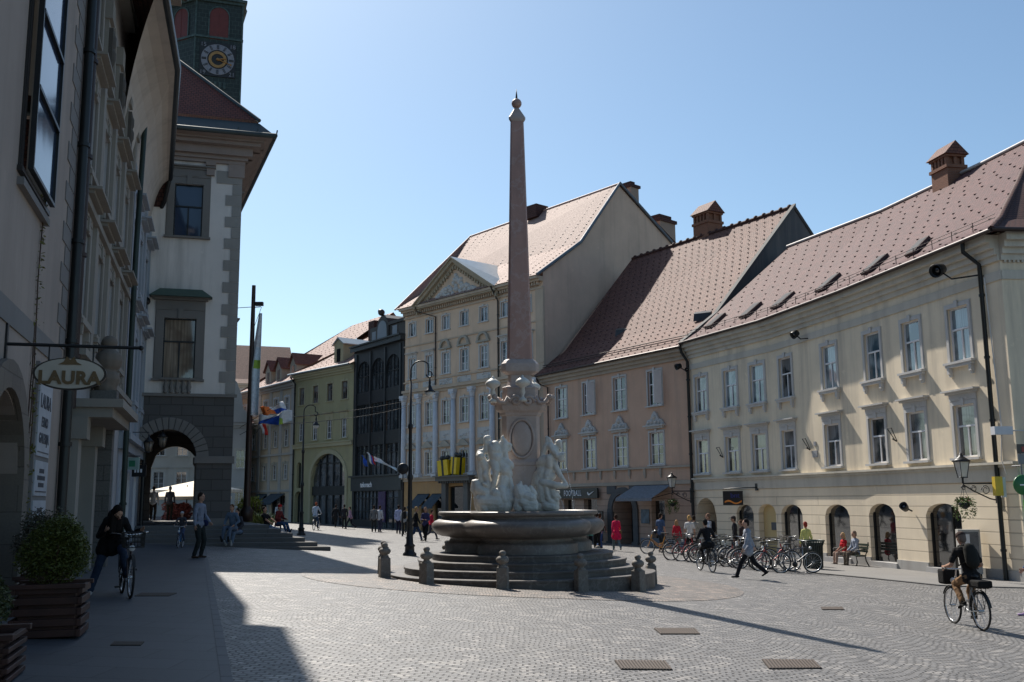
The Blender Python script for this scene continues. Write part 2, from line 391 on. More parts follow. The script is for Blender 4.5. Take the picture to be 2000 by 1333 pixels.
def wallgrid(m, f, s0, s1, z0, z1, holes, depth=.2, mi=0, d=0):
    S = sorted({s0, s1, *[h[0] for h in holes], *[h[1] for h in holes]}); S = [x for x in S if s0-1e-6 <= x <= s1+1e-6]
    Z = sorted({z0, z1, *[h[2] for h in holes], *[h[3] for h in holes]}); Z = [x for x in Z if z0-1e-6 <= x <= z1+1e-6]
    for a, b in zip(S, S[1:]):
        for c, e in zip(Z, Z[1:]):
            x, y = (a+b)/2, (c+e)/2
            if any(h[0] < x < h[1] and h[2] < y < h[3] for h in holes): continue
            m.poly([f.w(a, c, d), f.w(b, c, d), f.w(b, e, d), f.w(a, e, d)], mi)
    for h in holes:
        a, b, c, e = h[:4]; r = h[4] if len(h) > 4 else 0; dp = h[5] if len(h) > 5 else depth
        top = [(a, e), (b, e)]
        if r:
            k = 12; top = [(a+(b-a)*i/k, e-r+r*sqrt(max(0, 1-(2*i/k-1)**2))) for i in range(k+1)]
            for p, q in zip(top, top[1:]):
                m.poly([f.w(p[0], p[1], d), f.w(q[0], q[1], d), f.w(q[0], e, d), f.w(p[0], e, d)], mi)
        out = [(a, c)]+([(a, e-r)] if r else [])+top+([(b, e-r)] if r else [])+[(b, c)]
        for p, q in zip(out, out[1:]+out[:1]):
            if abs(p[0]-q[0])+abs(p[1]-q[1]) < 1e-5: continue
            m.poly([f.w(p[0], p[1], d), f.w(q[0], q[1], d), f.w(q[0], q[1], d-dp), f.w(p[0], p[1], d-dp)], mi)
WC = {}
def window(par, f, s, z, w, h, bars=((0, .62, 2, 1), (.62, 1, 1, 1)), fm=None, gm=None, sur=.13, hood=0, apron=0, trim=None, sill=.08, back=.12, name='window', arch=0, openl=0, hd=.2):
    """frame, pane, surround, sill; local x right, y into the wall, z up"""
    fm = fm or M_WFRAME; gm = gm or M_GLASS; trim = trim or M_GREYTRIM
    key = (w, h, bars, fm.name, gm.name, sur, hood, apron, trim.name, sill, back, arch, hd)
    if key not in WC:
        D = {}; x = w/2; b = MB(); t = .055; y0, y1 = back-.03, back+.05
        b.box(-x, -x+t, y0, y1, 0, h); b.box(x-t, x, y0, y1, 0, h); b.box(-x+t, x-t, y0, y1, 0, t); b.box(-x+t, x-t, y0, y1, h-t, h)
        for i, (za, zb, nc, nr) in enumerate(bars):
            A, B = t+(h-2*t)*za, t+(h-2*t)*zb
            if i: b.box(-x+t, x-t, y0-.01, y1-.003, A-.03, A+.03)
            for c in range(1, nc): xx = -x+t+(w-2*t)*c/nc; wd = .028 if nc == 2 or c*2 == nc else .015; b.box(xx-wd, xx+wd, y0+.005, y1-.006, A+.03*(i > 0), B)
            for r in range(1, nr):
                zz = A+(B-A)*r/nr
                for c in range(nc): xa = -x+t+(w-2*t)*c/nc+.03; xb = -x+t+(w-2*t)*(c+1)/nc-.03; b.box(xa, xb, y0+.012, y1-.009, zz-.012, zz+.012)
        D['frame'] = b.mesh('frame', fm)
        b = MB(); b.box(-x+.01, x-.01, back+.015, back+.03, .01, h-.01); D['pane'] = b.mesh('pane', gm)
        b = MB()
        if sur:
            g = sur; b.box(-x-g, -x, -.045, .02, -.02, h+g); b.box(x, x+g, -.045, .02, -.02, h+g); b.box(-x, x, -.045, .02, h, h+g)
            b.box(-x-g-.03, -x-g, -.025, .02, -.02, h+g+.03); b.box(x+g, x+g+.03, -.025, .02, -.02, h+g+.03); b.box(-x-g, x+g, -.025, .02, h+g, h+g+.03)
            b.box(-.09, .09, -.085, -.045, h-.02, h+g+.1)
        if hood:
            b.box(-x-sur-.03, x+sur+.03, -.05, .01, h+sur+.03, h+sur+hood-.08)
            b.box(-x*.6, -.12, -.07, -.05, h+sur+.08, h+sur+.14); b.box(.12, x*.6, -.07, -.05, h+sur+.08, h+sur+.14)
            b.box(-x-sur-.12, x+sur+.12, -hd*.7, .01, h+sur+hood-.08, h+sur+hood); b.box(-x-sur-.2, x+sur+.2, -hd-.06, .01, h+sur+hood, h+sur+hood+.06)
        if b.v: D['surround'] = b.mesh('surround', trim)
        b = MB()
        if sill:
            b.box(-x-sur-.08, x+sur+.08, -.06-sill, .02, -.1, -.02)
            if apron:
                b.box(-x-sur-.02, x+sur+.02, -.16, .0, -.2, -.1)
                for q in (-1, 1): b.box(q*(x+.02)-.07, q*(x+.02)+.07, -.14, .0, -.42, -.2); b.box(q*(x+.02)-.05, q*(x+.02)+.05, -.09, .0, -.52, -.42)
            D['sill'] = b.mesh('sill', trim)
        WC[key] = D
    D = WC[key]; o = place(D['frame'], name, par, Matrix.Translation(-par.location) @ f.M(s, z))
    for k in ('pane', 'surround', 'sill'):
        if k in D: place(D[k], k, o)
    return o
def roofskin(m, eaves, ridges, kick=.15, drop=.25, hooks=None, mi=0, hm=1):
    """tile surface from eave polyline to ridge polyline with a slight bell-cast and rows of small raised hook tiles"""
    E = [V(p) for p in eaves]; R_ = [V(p) for p in ridges]
    K = [e.lerp(r, kick) - V((0, 0, (r.z-e.z)*kick*drop)) for e, r in zip(E, R_)]
    for i in range(len(E)-1):
        m.poly([E[i], E[i+1], K[i+1], K[i]], mi); m.poly([K[i], K[i+1], R_[i+1], R_[i]], mi)
        for A, B, C, D in (((K[i], K[i+1], R_[i+1], R_[i]), (E[i], E[i+1], K[i+1], K[i])) if hooks else ()):
            du, dv, st = hooks[:3]; hs = hooks[3] if len(hooks) > 3 else 1
            nr = int((D-A).length/dv); 
            for r in range(nr):
                t = (r+.5)/nr; p, q = A.lerp(D, t), B.lerp(C, t); L = (q-p).length; nc = int(L/du)
                for c in range(nc):
                    x = p.lerp(q, ((c+.3+(.5 if r % 2 and st else 0))/max(nc, 1))); 
                    tt = (q-p).normalized(); up = (D-A).normalized(); nn = tt.cross(up).normalized()
                    if nn.z < 0: nn = -nn
                    a, b_ = tt*.034*hs, up*.1*hs
                    m.add([x-a, x+a, x+a*.6+b_, x-a*.6+b_, x+nn*.05-a*.8, x+nn*.05+a*.8], [(0, 1, 5, 4), (4, 5, 2, 3), (0, 4, 3), (1, 2, 5)], hm)
def cornice(m, f, s0, s1, steps, mi=0):
    for z0, z1, d in steps: fbox(m, f, s0, s1, z0, z1, -.05, d, mi)
def pipe(par, pts, r=.06, mat=None, name='downpipe'):
    m = MB(); m.tube(pts, r, 8)
    a, b = V(pts[-2]), V(pts[-1]); k = int((a-b).length/1.8)
    for i in range(k): p = a.lerp(b, (i+.5)/k); d = (b-a).normalized()*.04; m.tube([p-d, p+d], r*1.35, 8)
    return m.build(name, mat or M_PIPE, par)
def mass(m, pts, z0, z1, mi=0):      # closed prism of a footprint's hidden sides (list of xy)
    n = len(pts)
    for i in range(n-1): a, b = pts[i], pts[i+1]; m.poly([(a[0], a[1], z0), (b[0], b[1], z0), (b[0], b[1], z1), (a[0], a[1], z1)], mi)
def chimney(par, c, w, d, h, f, roofed=True, mat=None):
    mat = mat or M_BRICK; M = f.M(0, 0); M.translation = V(c); m = MB(); m.box(-w/2, w/2, -d/2, d/2, -2, h*.62, M); m.box(-w/2-.07, w/2+.07, -d/2-.07, d/2+.07, h*.62, h*.68, M)
    for i in range(5):
        for sy in (-1, 1): x = -w/2+.1+(w-.2)*i/4; m.box(x-.07, x+.07, sy*(d/2-.08)-.08, sy*(d/2-.08)+.08, h*.68, h*.84, M)
    for sx in (-1, 1): m.box(sx*(w/2-.08)-.08, sx*(w/2-.08)+.08, -.08, .08, h*.68, h*.84, M)
    m.box(-w/2+.12, w/2-.12, -d/2+.12, d/2-.12, h*.6, h*.84, M)
    m.box(-w/2-.05, w/2+.05, -d/2-.05, d/2+.05, h*.84, h*.88, M); o = m.build('chimney', mat, par)
    m = MB(); m.prism([(-w/2-.15, h*.88), (w/2+.15, h*.88), (0, h*1.12)] , -d/2-.12, d/2+.12, M) if not roofed else m.add(
        [M @ V(p) for p in ((-w/2-.15, -d/2-.15, h*.88), (w/2+.15, -d/2-.15, h*.88), (w/2+.15, d/2+.15, h*.88), (-w/2-.15, d/2+.15, h*.88), (-w/2-.1, 0, h*1.15), (w/2+.1, 0, h*1.15))],
        [(0, 1, 5, 4), (2, 3, 4, 5), (0, 4, 3), (1, 2, 5), (0, 3, 2, 1)])
    m.build('cap', tiles('cap_tiles', (.2, .08, .055), (.13, .06, .045), (.04, .02, .02)), o); return o

BY = ((0, .6, 2, 1), (.6, 1, 1, 1)); B4 = ((0, .5, 2, 2), (.5, 1, 2, 2)); B3 = ((0, 1, 2, 3),); B6 = ((0, .62, 2, 2), (.62, 1, 2, 1))

# ================= the long yellow house at the right, its front slightly curved
Y = [V(p) for p in ((9.85, 54.8), (12.6, 47.9), (14.3, 41), (16.1, 32.0))]
yb = thing('yellow_house', 'long cream yellow house with red tiled roof and brick chimney at the right', 'house', (14.3, 41, -1.1))
FY = [Fac(Y[0], Y[1]), Fac(Y[1], Y[2]), Fac(Y[2], Y[3])]; FS = Fac(Y[3], Y[3]+V((9, .7)))
M_YEL = plaster('yellow_plaster', (.8, .685, .515), .3); M_YELG = plaster('grooved_yellow', (.8, .685, .52), .12, (40, .41, .022))
US = [(1.07, 3.84, 6.17), (1.25, 5.05), (1.25, 3.95, 6.80)]; LS = [(.98, 3.8, 6.12), (1.2, 4.96), (1.22, 3.88, 6.72)]
AR = [[(-.2, 2.06, -1.3, 1.62, 1.05, 2.2), (3.9, 5.35, -1.3, 1.27, .42, .22), (5.76, 7.14, -1.3, 1.3, .42, .3)], [(.15, 2.1, -1.3, 1.28, .45, .24), (4.0, 5.9, -1.3, 1.29, .5, .24)], [(.2, 2.06, -1.3, 1.33, .45, .24), (4.05, 6.1, -1.3, 1.34, .42, .24)]]
AR[0][0] = (-.02+.1, 2.06, -1.3, 1.62, 1.0, 2.2)
wm = MB(); gm_ = MB(); cm = MB()
for i, f in enumerate(FY):
    hol = [(s-.575, s+.575, 6.25, 8.15) for s in US[i]]+[(s-.575, s+.575, 2.92, 4.72) for s in LS[i]]
    wallgrid(wm, f, 0, f.L, 2.05, 10.2, hol, .2); wallgrid(gm_, f, 0, f.L, -1.6, 2.05, AR[i], .4)
    cornice(cm, f, -.02, f.L+.02, [(2.05, 2.5, .05), (2.5, 2.6, .12), (2.6, 2.68, .2), (8.62, 8.92, .05), (9.25, 9.45, .1), (9.45, 9.65, .2), (9.65, 9.85, .34), (9.85, 10.1, .5)])
cornice(cm, FS, 0, 9, [(2.05, 2.5, .05), (2.5, 2.6, .12), (2.6, 2.68, .2), (8.62, 8.92, .05), (9.25, 9.45, .1), (9.45, 9.65, .2), (9.65, 9.85, .34), (9.85, 10.1, .5)])
for q in range(60): fbox(cm, FS, .1+q*.15, .17+q*.15, 9.18, 9.25, 0, .09)
wallgrid(wm, FS, 0, 9, 2.05, 10.2, [], .2); wallgrid(gm_, FS, 0, 9, -1.6, 2.05, [], .2)
bk = [tuple(FS.w(9, 0)[:2]), (29, 47), (22, 60), (16.5, 62), tuple(Y[0])]; mass(wm, bk, -1.5, 10.1)
wm.build('wall', M_YEL, yb); gm_.build('ground_floor_wall', M_YELG, yb); cm.build('cornice', plaster('yellow_cornice', (.58, .54, .46), .25), yb)
m = MB()
for i, f in enumerate(FY):                        # plinth stones between the openings
    xs = [0]+[x for a in AR[i] for x in a[:2]]+[f.L]
    for a, b in zip(xs[::2], xs[1::2]):
        if b-a > .1: m = MB(); fbox(m, f, a, b, -1.6, -.78, -.02, .05); m.build('plinth', plaster('pale_plinth', (.4, .39, .37), .3), yb)
m = MB(); fbox(m, FS, 0, 9, -1.6, -.85, -.02, .05); m.build('plinth', plaster('pale_plinth', (.4, .39, .37), .3), yb)
for i, f in enumerate(FY):
    for j, s in enumerate(US[i]): window(yb, f, s, 6.25, 1.15, 1.9, BY, gm=M_GLASSB if not (i == 0 and j == 0) and not (i == 1 and j == 0) else M_GLASS, apron=1, sill=.14)
    for s in LS[i]: window(yb, f, s, 2.92, 1.15, 1.8, BY, gm=M_GLASS, hood=.34, sill=.1)
    for j, a in enumerate(AR[i]):
        if i == 0 and j == 0:
            m = MB(); fbox(m, f, a[0]+.6, a[1], -1.4, 1.2, -2.2, -2.1); m.build('gate', M_WOOD, yb); continue
        if i == 0 and j == 2:
            m = MB(); fbox(m, f, a[0]+.01, a[1]-.01, -1.35, 1.29, -.32, -.28); m.build('niche', plaster('niche_yellow', (.55, .43, .22), .1), yb)
            m = MB(); fbox(m, f, 6.4, 7.1, .06, .42, -.28, -.25); m.build('nameplate', plain('blue_black', (.02, .03, .05), .4), yb); continue
        m = MB(); d = a[5]-.02; fbox(m, f, a[0]+.01, a[1]-.01, -.95 if i else -1.2, a[3]-.01, -d-.02, -d); dr = m.build('shop_window', M_GLASSD, yb)
        m = MB()
        for x in (a[0]+.01, a[1]-.07): fbox(m, f, x, x+.06, -1.2, a[3]-.02, -d, -d+.05)
        if (i, j) in ((2, 1), (1, 0)): x = a[0]+(a[1]-a[0])*.62; fbox(m, f, x, x+.05, -1.0, a[3]-.02, -d, -d+.05)
        m.build('frame', M_DARK, dr)
        if i: m = MB(); fbox(m, f, a[0]-.05, a[1]+.05, -1.3, -.93, -.22, .12); m.build('step', plaster('pale_step', (.42, .41, .4), .2), yb)
m = MB(); ev = []; rg = []; rb = []
def bis(i):
    ns = ([FY[i-1].n] if i else [])+([FY[i].n] if i < 3 else []); n = sum(ns, V((0, 0)))/len(ns); return n.normalized()
for i in range(4):
    n = bis(i); p = Y[i]+n*.62; q = Y[i]-n*7.0; ev.append((p.x, p.y, 10.12)); rg.append((q.x, q.y, 16.2)); q = Y[i]-n*14; rb.append((q.x, q.y, 10.1))
crn = Y[3]+FY[2].n*.62+FS.n*.62; hipb = FS.w(7.2, 10.12, .62)
ev[3] = (crn.x, crn.y, 10.12)
hip = V(rg[3])+V((-.2*7, .98*7, 0))*.85; rg3 = (hip.x, hip.y, 16.2)
roofskin(m, ev[:3], rg[:3], hooks=(.95, .62, 1, 1.15)); roofskin(m, [ev[2], ev[3]], [rg[2], rg3], hooks=(.95, .62, 1, 1.15))
er = FS.w(14, 10.12, .62); roofskin(m, [ev[3], tuple(er)], [rg3, rg3], hooks=None, mi=2)
m.poly([rg[0], rg[1], rb[1], rb[0]]); m.poly([rg[1], rg[2], rb[2], rb[1]]); m.poly([rg[2], rg3, tuple(er), rb[2]])
M_TILE = tiles('red_brown_tiles', (.15, .064, .06), (.095, .046, .047), (.05, .028, .026)); M_TILED = tiles('dark_tiles', (.1, .045, .035), (.075, .035, .03), (.02, .012, .012))
yr = m.build('roof', [M_TILE, M_HOOK, M_TILED], yb)
chimney(yb, (20.4, 44.6, 15.0), 1.2, .95, 2.45, FY[2])
m = MB(); m.tube([V(p)+V((0, 0, .08)) for p in rg[:3]]+[V(rg3)+V((0, 0, .08))], .09, 6); m.build('ridge', plain('ridge_tile', (.4, .36, .34), .5), yb)
m = MB(); m.tube([V(rg3), V(rg3).lerp(V(ev[3]), .5)-V((0, 0, .25)), V(rg3).lerp(V(ev[3]), .85)-V((0, 0, .25)), V(ev[3])], .12, 6); m.build('hip_ridge', M_TILED, yb)
m = MB(); m.tube([V(p)+V((0, 0, -.02)) for p in ev], .075, 8); m.tube([V(ev[3]), V(er)], .075, 8); m.build('gutter', M_BROWNP, yb)
m = MB()                                          # snow guard rail of thin bars low on the roof
for i in range(3):
    a, b = V(ev[i]), V(ev[i+1]); ra = V(rg[i]); rb_ = V(rg[i+1]) if i < 2 else V(rg3)
    p, q = a.lerp(ra, .07)+V((0, 0, .12)), b.lerp(rb_, .07)+V((0, 0, .12))
    for k in range(2): m.tube([p+V((0, 0, k*.12)), q+V((0, 0, k*.12))], .012, 5)
    for k in range(8): x = p.lerp(q, k/8); m.tube([x-V((0, 0, .2)), x+V((0, 0, .14))], .015, 5)
m.build('snow_guard', M_BROWNP, yb)
for i, t in ((0, .18), (0, .62), (0, .98), (1, .55), (2, .05), (2, .42)):   # roof lights lying in the tiles near the eave
    a = V(ev[i]).lerp(V(ev[i+1]), t); r = V(rg[i]).lerp(V(rg[i+1]) if i < 2 else V(rg3), t)
    up = (r-a).normalized(); tt = (V(ev[i+1])-V(ev[i])).normalized(); nn = up.cross(tt)
    if nn.z < 0: nn = -nn
    c = a+up*1.9-V((0, 0, .05)); M = Matrix(((tt.x, up.x, nn.x, c.x), (tt.y, up.y, nn.y, c.y), (tt.z, up.z, nn.z, c.z), (0, 0, 0, 1)))
    m = MB(); m.box(-.34, .34, -.62, .62, -.1, .04, M); sk = m.build('roof_light', plain('roof_light_frame', (.085, .05, .045), .8), yb); m = MB(); m.box(-.28, .28, -.55, .55, .043, .05, M); m.build('pane', plain('dim_roof_glass', (.07, .07, .075), .9), sk)
a = FY[2].w(8.35, 10.0, .6); b = FY[2].w(8.25, 9.5, .15)
pipe(yb, [FY[2].w(8.2, 10.05, .62), FY[2].w(8.2, 9.75, .62), FY[2].w(8.3, 9.3, .12), FY[2].w(8.3, -1.2, .12)], .075)
pipe(yb, [FY[0].w(.0, 10.0, .6), FY[0].w(.0, 9.6, .5), FY[0].w(.0, 9.1, .14), FY[0].w(.0, -1.1, .14)], .085)
for s, f in ((2.9, FY[0]), (3.1, FY[1]), (2.55, FY[2])):  # empty flag holders
    z = 3.7; m = MB()
    for q in (-.14, .14): m.tube([f.w(s+q, z+.5, .3), f.w(s+q*.3, z, .03)], .018, 5)
    m.tube([f.w(s-.14, z+.5, .3), f.w(s+.14, z+.5, .3)], .018, 5); m.tube([f.w(s, z, .02), f.w(s, z+.1, .2)], .03, 5); m.build('flag_holder', M_DARK, yb)
for q in ((3.3, 3.7, 3.35, 3.65), (3.45, 3.62, 3.85, 4.05)): m = MB(); fbox(m, FY[1], *q, 0, .04); m.build('plaque', plain('grey_plaque', (.3, .3, .31), .5), yb)

# ================= the pink house
PK0 = V((2.1, 67.7)); FP = Fac(PK0, Y[0])
pb = thing('pink_house', 'dusty pink house with steep red tiled roof, left of the yellow house', 'house', (6, 61, -1))
M_PINK = plaster('pink_plaster', (.6, .4, .29), .3); M_PINKG = plaster('pink_grooved', (.52, .355, .265), .2, (30, .4, .02))
PU = (2.22, 5.34, 8.58, 11.95); PLw = (2.06, 5.34, 8.59, 11.97)
wm = MB(); wallgrid(wm, FP, 0, FP.L, 2.5, 9.9, [(s-.62, s+.62, 6.95, 8.95) for s in PU]+[(s-.62, s+.62, 3.55, 5.38) for s in PLw], .16)
gh = [(2.3, 3.6, -1.6, 1.6), (4.55, 6.0, -1.6, 1.62), (7.6, 9.65, -1.6, 1.85, 1.0, 1.5), (11.3, 12.5, -1.6, 1.5)]
g2 = MB(); wallgrid(g2, FP, 0, FP.L, -1.6, 2.5, gh, .35)
inn = V((-FP.n.x, -FP.n.y)); P8 = PK0+inn*8.0; Y8 = Y[0]+inn*8.9; PZ, YZ = 19.1, 19.3
wm.poly([(*PK0, -1.5), (*(PK0+inn*16), -1.5), (*(PK0+inn*16), 10), (*P8, PZ-.1), (*PK0, 9.9)])
wm.build('wall', M_PINK, pb); g2.build('ground_floor_wall', M_PINKG, pb)
m = MB(); yin = lambda d, z: (Y[0].x+inn.x*d, Y[0].y+inn.y*d, z)
m.poly([yin(0, 8), yin(17.5, 8), yin(17.5, 9.9), yin(8.9, YZ), yin(2.5, 12.2), yin(0, 10.05)]); m.build('gable', plaster('slate_plaster', (.1, .1, .105), .5), pb)
for d in (10.2, 11.3): m = MB(); m.box(-.15, .15, -.03, .03, 0, .85, Matrix.Translation(V(yin(d, 15.4))-FP.n.to_3d()*.0)@Matrix.Rotation(atan2(inn.y, inn.x), 4, 'Z')); m.build('vent', M_DARK, pb)
cm = MB(); cornice(cm, FP, 0, FP.L-.1, [(2.4, 2.6, .08), (3.32, 3.42, .12), (9.3, 9.5, .12), (9.5, 9.7, .28), (9.7, 9.92, .5)])
for s in [x*1.45+.7 for x in range(9)]: fbox(cm, FP, s-.08, s+.08, 2.95, 3.3, 0, .1); fbox(cm, FP, s-.05, s+.05, 2.8, 2.95, 0, .06)
cm.build('cornice', plaster('pink_cornice', (.44, .38, .31), .2), pb)
m = MB(); roofskin(m, [(*(PK0+FP.n*.6-FP.t*.3), 9.95), (*(Y[0]+FP.n*.6-FP.t*.15), 9.95)], [(*(P8-FP.t*.1), PZ), (*(Y8+FP.t*.12), YZ)], .28, .28, hooks=(.62, .5, 1, 1.1))
m.poly([(*P8, PZ), (*Y8, YZ), (*(Y[0]+inn*17.5), 9.9), (*(PK0+inn*17), 9.9)])
M_TILEP = tiles('orange_tiles', (.215, .1, .074), (.135, .064, .052), (.07, .035, .03), .17, .17)
rf = m.build('roof', [M_TILEP, M_HOOK], pb)
m = MB(); e0 = V((*(Y[0]+FP.n*.6), 10.0)); e2 = V((*Y8, YZ)); k = e0.lerp(e2, .28)-V((0, 0, 9.3*.28*.28))
for a, b in ((e0, k), (k, e2)):
    t3 = V((FP.t.x, FP.t.y, 0))*.16; m.hexa([a-t3, a+t3, b+t3, b-t3, a-t3+V((0, 0, .2)), a+t3+V((0, 0, .2)), b+t3+V((0, 0, .2)), b-t3+V((0, 0, .2))])
a, b = e2, V((*(Y[0]+inn*17.5), 10)); m.tube([a, b], .12, 5); m.build('verge_board', plain('slate_verge', (.07, .07, .07), .8), pb)
m = MB(); m.tube([(*P8, PZ+.05), (*Y8, YZ+.05)], .11, 6)
for q in range(22): x = V((*P8, PZ+.1)).lerp(V((*Y8, YZ+.1)), (q+.5)/22); m.ball(x, .16, n=6)
m.build('ridge', M_TILED, pb)
m = MB(); a = V((*(PK0+FP.n*.5), 10.55)); b = V((*(Y[0]+FP.n*.5), 10.5)); 
for q in (0, .13): m.tube([a-V((inn.x*-.5, inn.y*-.5, -q)), b-V((inn.x*-.5, inn.y*-.5, -q))], .03, 5)
m.tube([(*(PK0+FP.n*.62), 9.92), (*(Y[0]+FP.n*.62), 9.92)], .07, 7); m.build('gutter', M_BROWNP, pb)
chp = aty(1382, 455, 66); chimney(pb, (13.5, 66.2, 18.2), 1.5, 1.3, 3.0, FP)
for u, v in ((1312, 633), (1167, 668)):
    p = e0+(V((*(PK0+FP.n*.6), 10))-e0)*((1330-u)/270); q = p+(V((inn.x, inn.y, .75)))*(2.6 if u > 1200 else 3.0)
    m = MB(); m.hexa([q+V(x) for x in ((-.5, .3, -.2), (.5, -.3, -.2), (.6, .2, .2), (-.3, .8, .2), (-.45, .3, .25), (.4, -.25, .25), (.6, .2, .45), (-.3, .8, .45))]); m.build('roof_light', M_METALDK, pb)
for j, s in enumerate(PU):
    o = window(pb, FP, s, 6.95, 1.24, 2.0, B6, sur=.1, gm=M_GLASSD if j in (1, 3) else M_GLASS)
    if j in (1, 3):
        m = MB(); m.box(.6, .66, -.62, .02, .05, 1.95); [m.box(.59, .67, -.56+.28*q, -.53+.28*q, .1, 1.9) for q in (0, 1, 2)] if False else None
        m.build('open_sash', M_WFRAME, o, off=(0, 0, 0))
for j, s in enumerate(PLw): window(pb, FP, s, 3.55, 1.24, 1.83, B6, sur=.1, sill=.05)
for s in PU:                                      # carved relief hoods between the floors
    m = MB(); fbox(m, FP, s-.9, s+.9, 5.72, 5.8, 0, .28); fbox(m, FP, s-.75, s+.75, 5.6, 5.72, 0, .16)
    M = FP.M(s, 5.8, .02); m.prism([(-.8, 0), (.8, 0), (.62, .3), (.35, .35), (.2, .62), (0, .8), (-.2, .62), (-.35, .35), (-.62, .3)], -.12, 0, M)
    for q in (-.5, -.2, .2, .5): m.ball(FP.w(s+q, 6.0-abs(q)*.1, .14), (.13, .1, .13), n=7)
    m.ball(FP.w(s, 6.25, .14), .16, n=7); m.build('relief', M_GREYTRIM, pb)
for q in ((2.35, 3.58, -1.3, 1.58), (4.6, 5.98, -1.3, 1.6), (11.32, 12.48, -1.3, 1.48)): m = MB(); fbox(m, FP, *q, -.34, -.3); m.build('shop_window', M_GLASSD, pb)
m = MB(); fbox(m, FP, 7.6, 9.65, -1.4, 1.84, -1.5, -1.4); m.build('gateway', plain('gateway_dark', (.006, .006, .006), .9), pb)
m = MB()
for a, b in ((7.15, 7.6), (9.65, 10.1)): fbox(m, FP, a, b, -1.5, 1.0, -.1, .1); fbox(m, FP, a-.06, b+.06, -1.5, -.9, -.1, .18)
k = 14; c = 8.625
for i in range(k):
    a0, a1 = pi*i/k, pi*(i+1)/k
    q = [FP.w(c-r*cos(t), .95+r*.93*sin(t), d) for d in (.1, -.1) for r, t in ((1.03, a0), (1.45, a0), (1.45, a1), (1.03, a1))]; m.hexa(q)
fbox(m, FP, 7.1, 8.0, 1.9, 2.38, 0, .07); fbox(m, FP, 9.3, 10.15, 1.9, 2.38, 0, .07); m.build('stone_portal', blocks('grey_portal', (.13, .13, .13), (.1, .1, .1), (.05, .05, .05), .5, .4), pb)
m = MB(); fbox(m, FP, 10.3, 14.4, -1.6, -.62, -.02, .06); m.build('plinth', plain('blue_grey_plinth', (.16, .18, .21), .8), pb)
pipe(pb, [FP.w(.1, 9.8, .6), FP.w(.15, 9.4, .5), FP.w(.75, 9.1, .12), FP.w(.75, 3.5, .12)], .05, M_BROWNP)

# ================= the cream palace with pediment
PL, PR, BL, GL, FL = V((-8.7, 80.1)), V((2.2, 68)), V((-14, 87.6)), V((-20.8, 95)), V((-29.4, 106.9))
FC_ = Fac(PL, PR); f = FC_
cb = thing('cream_palace', 'pale cream palace with white pilasters and a triangular pediment, behind the obelisk', 'building', (-3, 74, -.6))
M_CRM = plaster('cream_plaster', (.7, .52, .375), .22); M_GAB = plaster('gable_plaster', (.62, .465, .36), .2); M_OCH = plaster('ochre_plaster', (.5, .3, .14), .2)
BX = (1.0, 3.25, 5.36, 7.6, 9.88, 12.3, 14.6)
holes = [(s-.45, s+.45, 14.75, 15.85) for s in BX]+[(s-.45, s+.45, 11.3, 12.95) for s in BX]+[(s-.46, s+.46, 7.45, 9.25) for s in BX]+[(s-.43, s+.43, 3.62, 5.36) for s in BX]
wm = MB(); wallgrid(wm, f, 0, f.L, 3.1, 16.9, holes, .16)
g2 = MB(); wallgrid(g2, f, 0, f.L, -1.5, 3.1, [(5.75, 7.75, -1.5, 2.7, .1, .5), (2.3, 3.2, -1.5, 2.0), (4.0, 4.9, -1.5, 2.0), (9.5, 10.6, -1.5, 2.2)], .25)
wm.build('wall', M_CRM, cb); g2.build('ground_floor_wall', M_OCH, cb)
FG = Fac(PR, PR+V((-f.n.x, -f.n.y)))             # gable wall going back from the right corner
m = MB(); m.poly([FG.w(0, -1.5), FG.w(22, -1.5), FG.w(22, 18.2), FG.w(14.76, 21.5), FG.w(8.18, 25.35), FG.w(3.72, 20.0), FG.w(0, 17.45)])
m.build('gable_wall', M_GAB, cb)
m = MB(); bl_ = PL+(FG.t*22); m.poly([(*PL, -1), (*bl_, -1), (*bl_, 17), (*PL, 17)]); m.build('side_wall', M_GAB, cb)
RE = V((-3.75, 88.5, 25.45)); RA = FG.w(8.18, 25.45, .15)
m = MB(); eL = f.w(-.5, 17.05, .7); eR = f.w(f.L+.15, 17.05, .7)
roofskin(m, [eL, eR], [RE, RA], .5, .27, hooks=(1.15, .42, 0, 1.9))
bb = V((*(PL+FG.t*18), 17)); m.poly([eL, RE, bb]); m.poly([RE, RA, FG.w(22, 18, .15), bb])
M_TILEC = tiles('pink_tiles', (.4, .27, .225), (.34, .225, .19), (.2, .12, .1), .16, .15)
m.build('roof', [M_TILEC, plain('hook_dark', (.12, .08, .07), .6)], cb)
m = MB(); kk = eR.lerp(RA, .5)-V((0, 0, 8.4*.5*.27))
m.tube([eR, kk, RA+V((0, 0, .05)), FG.w(14.76, 21.6, .1), FG.w(22, 18.3, .1)], .13, 5); m.build('verge_board', plain('blue_grey_metal', (.12, .15, .18), .5, .3), cb)
m = MB(); m.tube([RE, RA], .1, 6); m.tube([eL, RE], .08, 6); m.build('ridge', plain('pale_ridge', (.4, .25, .21), .6), cb)
for d, z, w_, h in ((10.3, 24.0, .9, 2.2), (14.2, 21.6, 1.9, 2.6)):
    m = MB(); M = FG.M(d, z, -.9); m.box(-w_/2, w_/2, -.7, .7, -1.5, h*.75, M); c_ = m.build('chimney', plaster('chimney_render', (.33, .25, .2), .3), cb)
    m = MB(); m.box(-w_/2-.12, w_/2+.12, -.82, .82, h*.75, h*.85, M); m.box(-w_/2+.2, w_/2-.2, -.5, .5, h*.85, h, M); m.build('cap', M_TILED, c_)
m = MB(); M = FG.M(8.6, 25.4, -9.5); m.box(-.8, .6, -.7, .7, -.6, .5, M); m.build('chimney', M_TILED, cb)
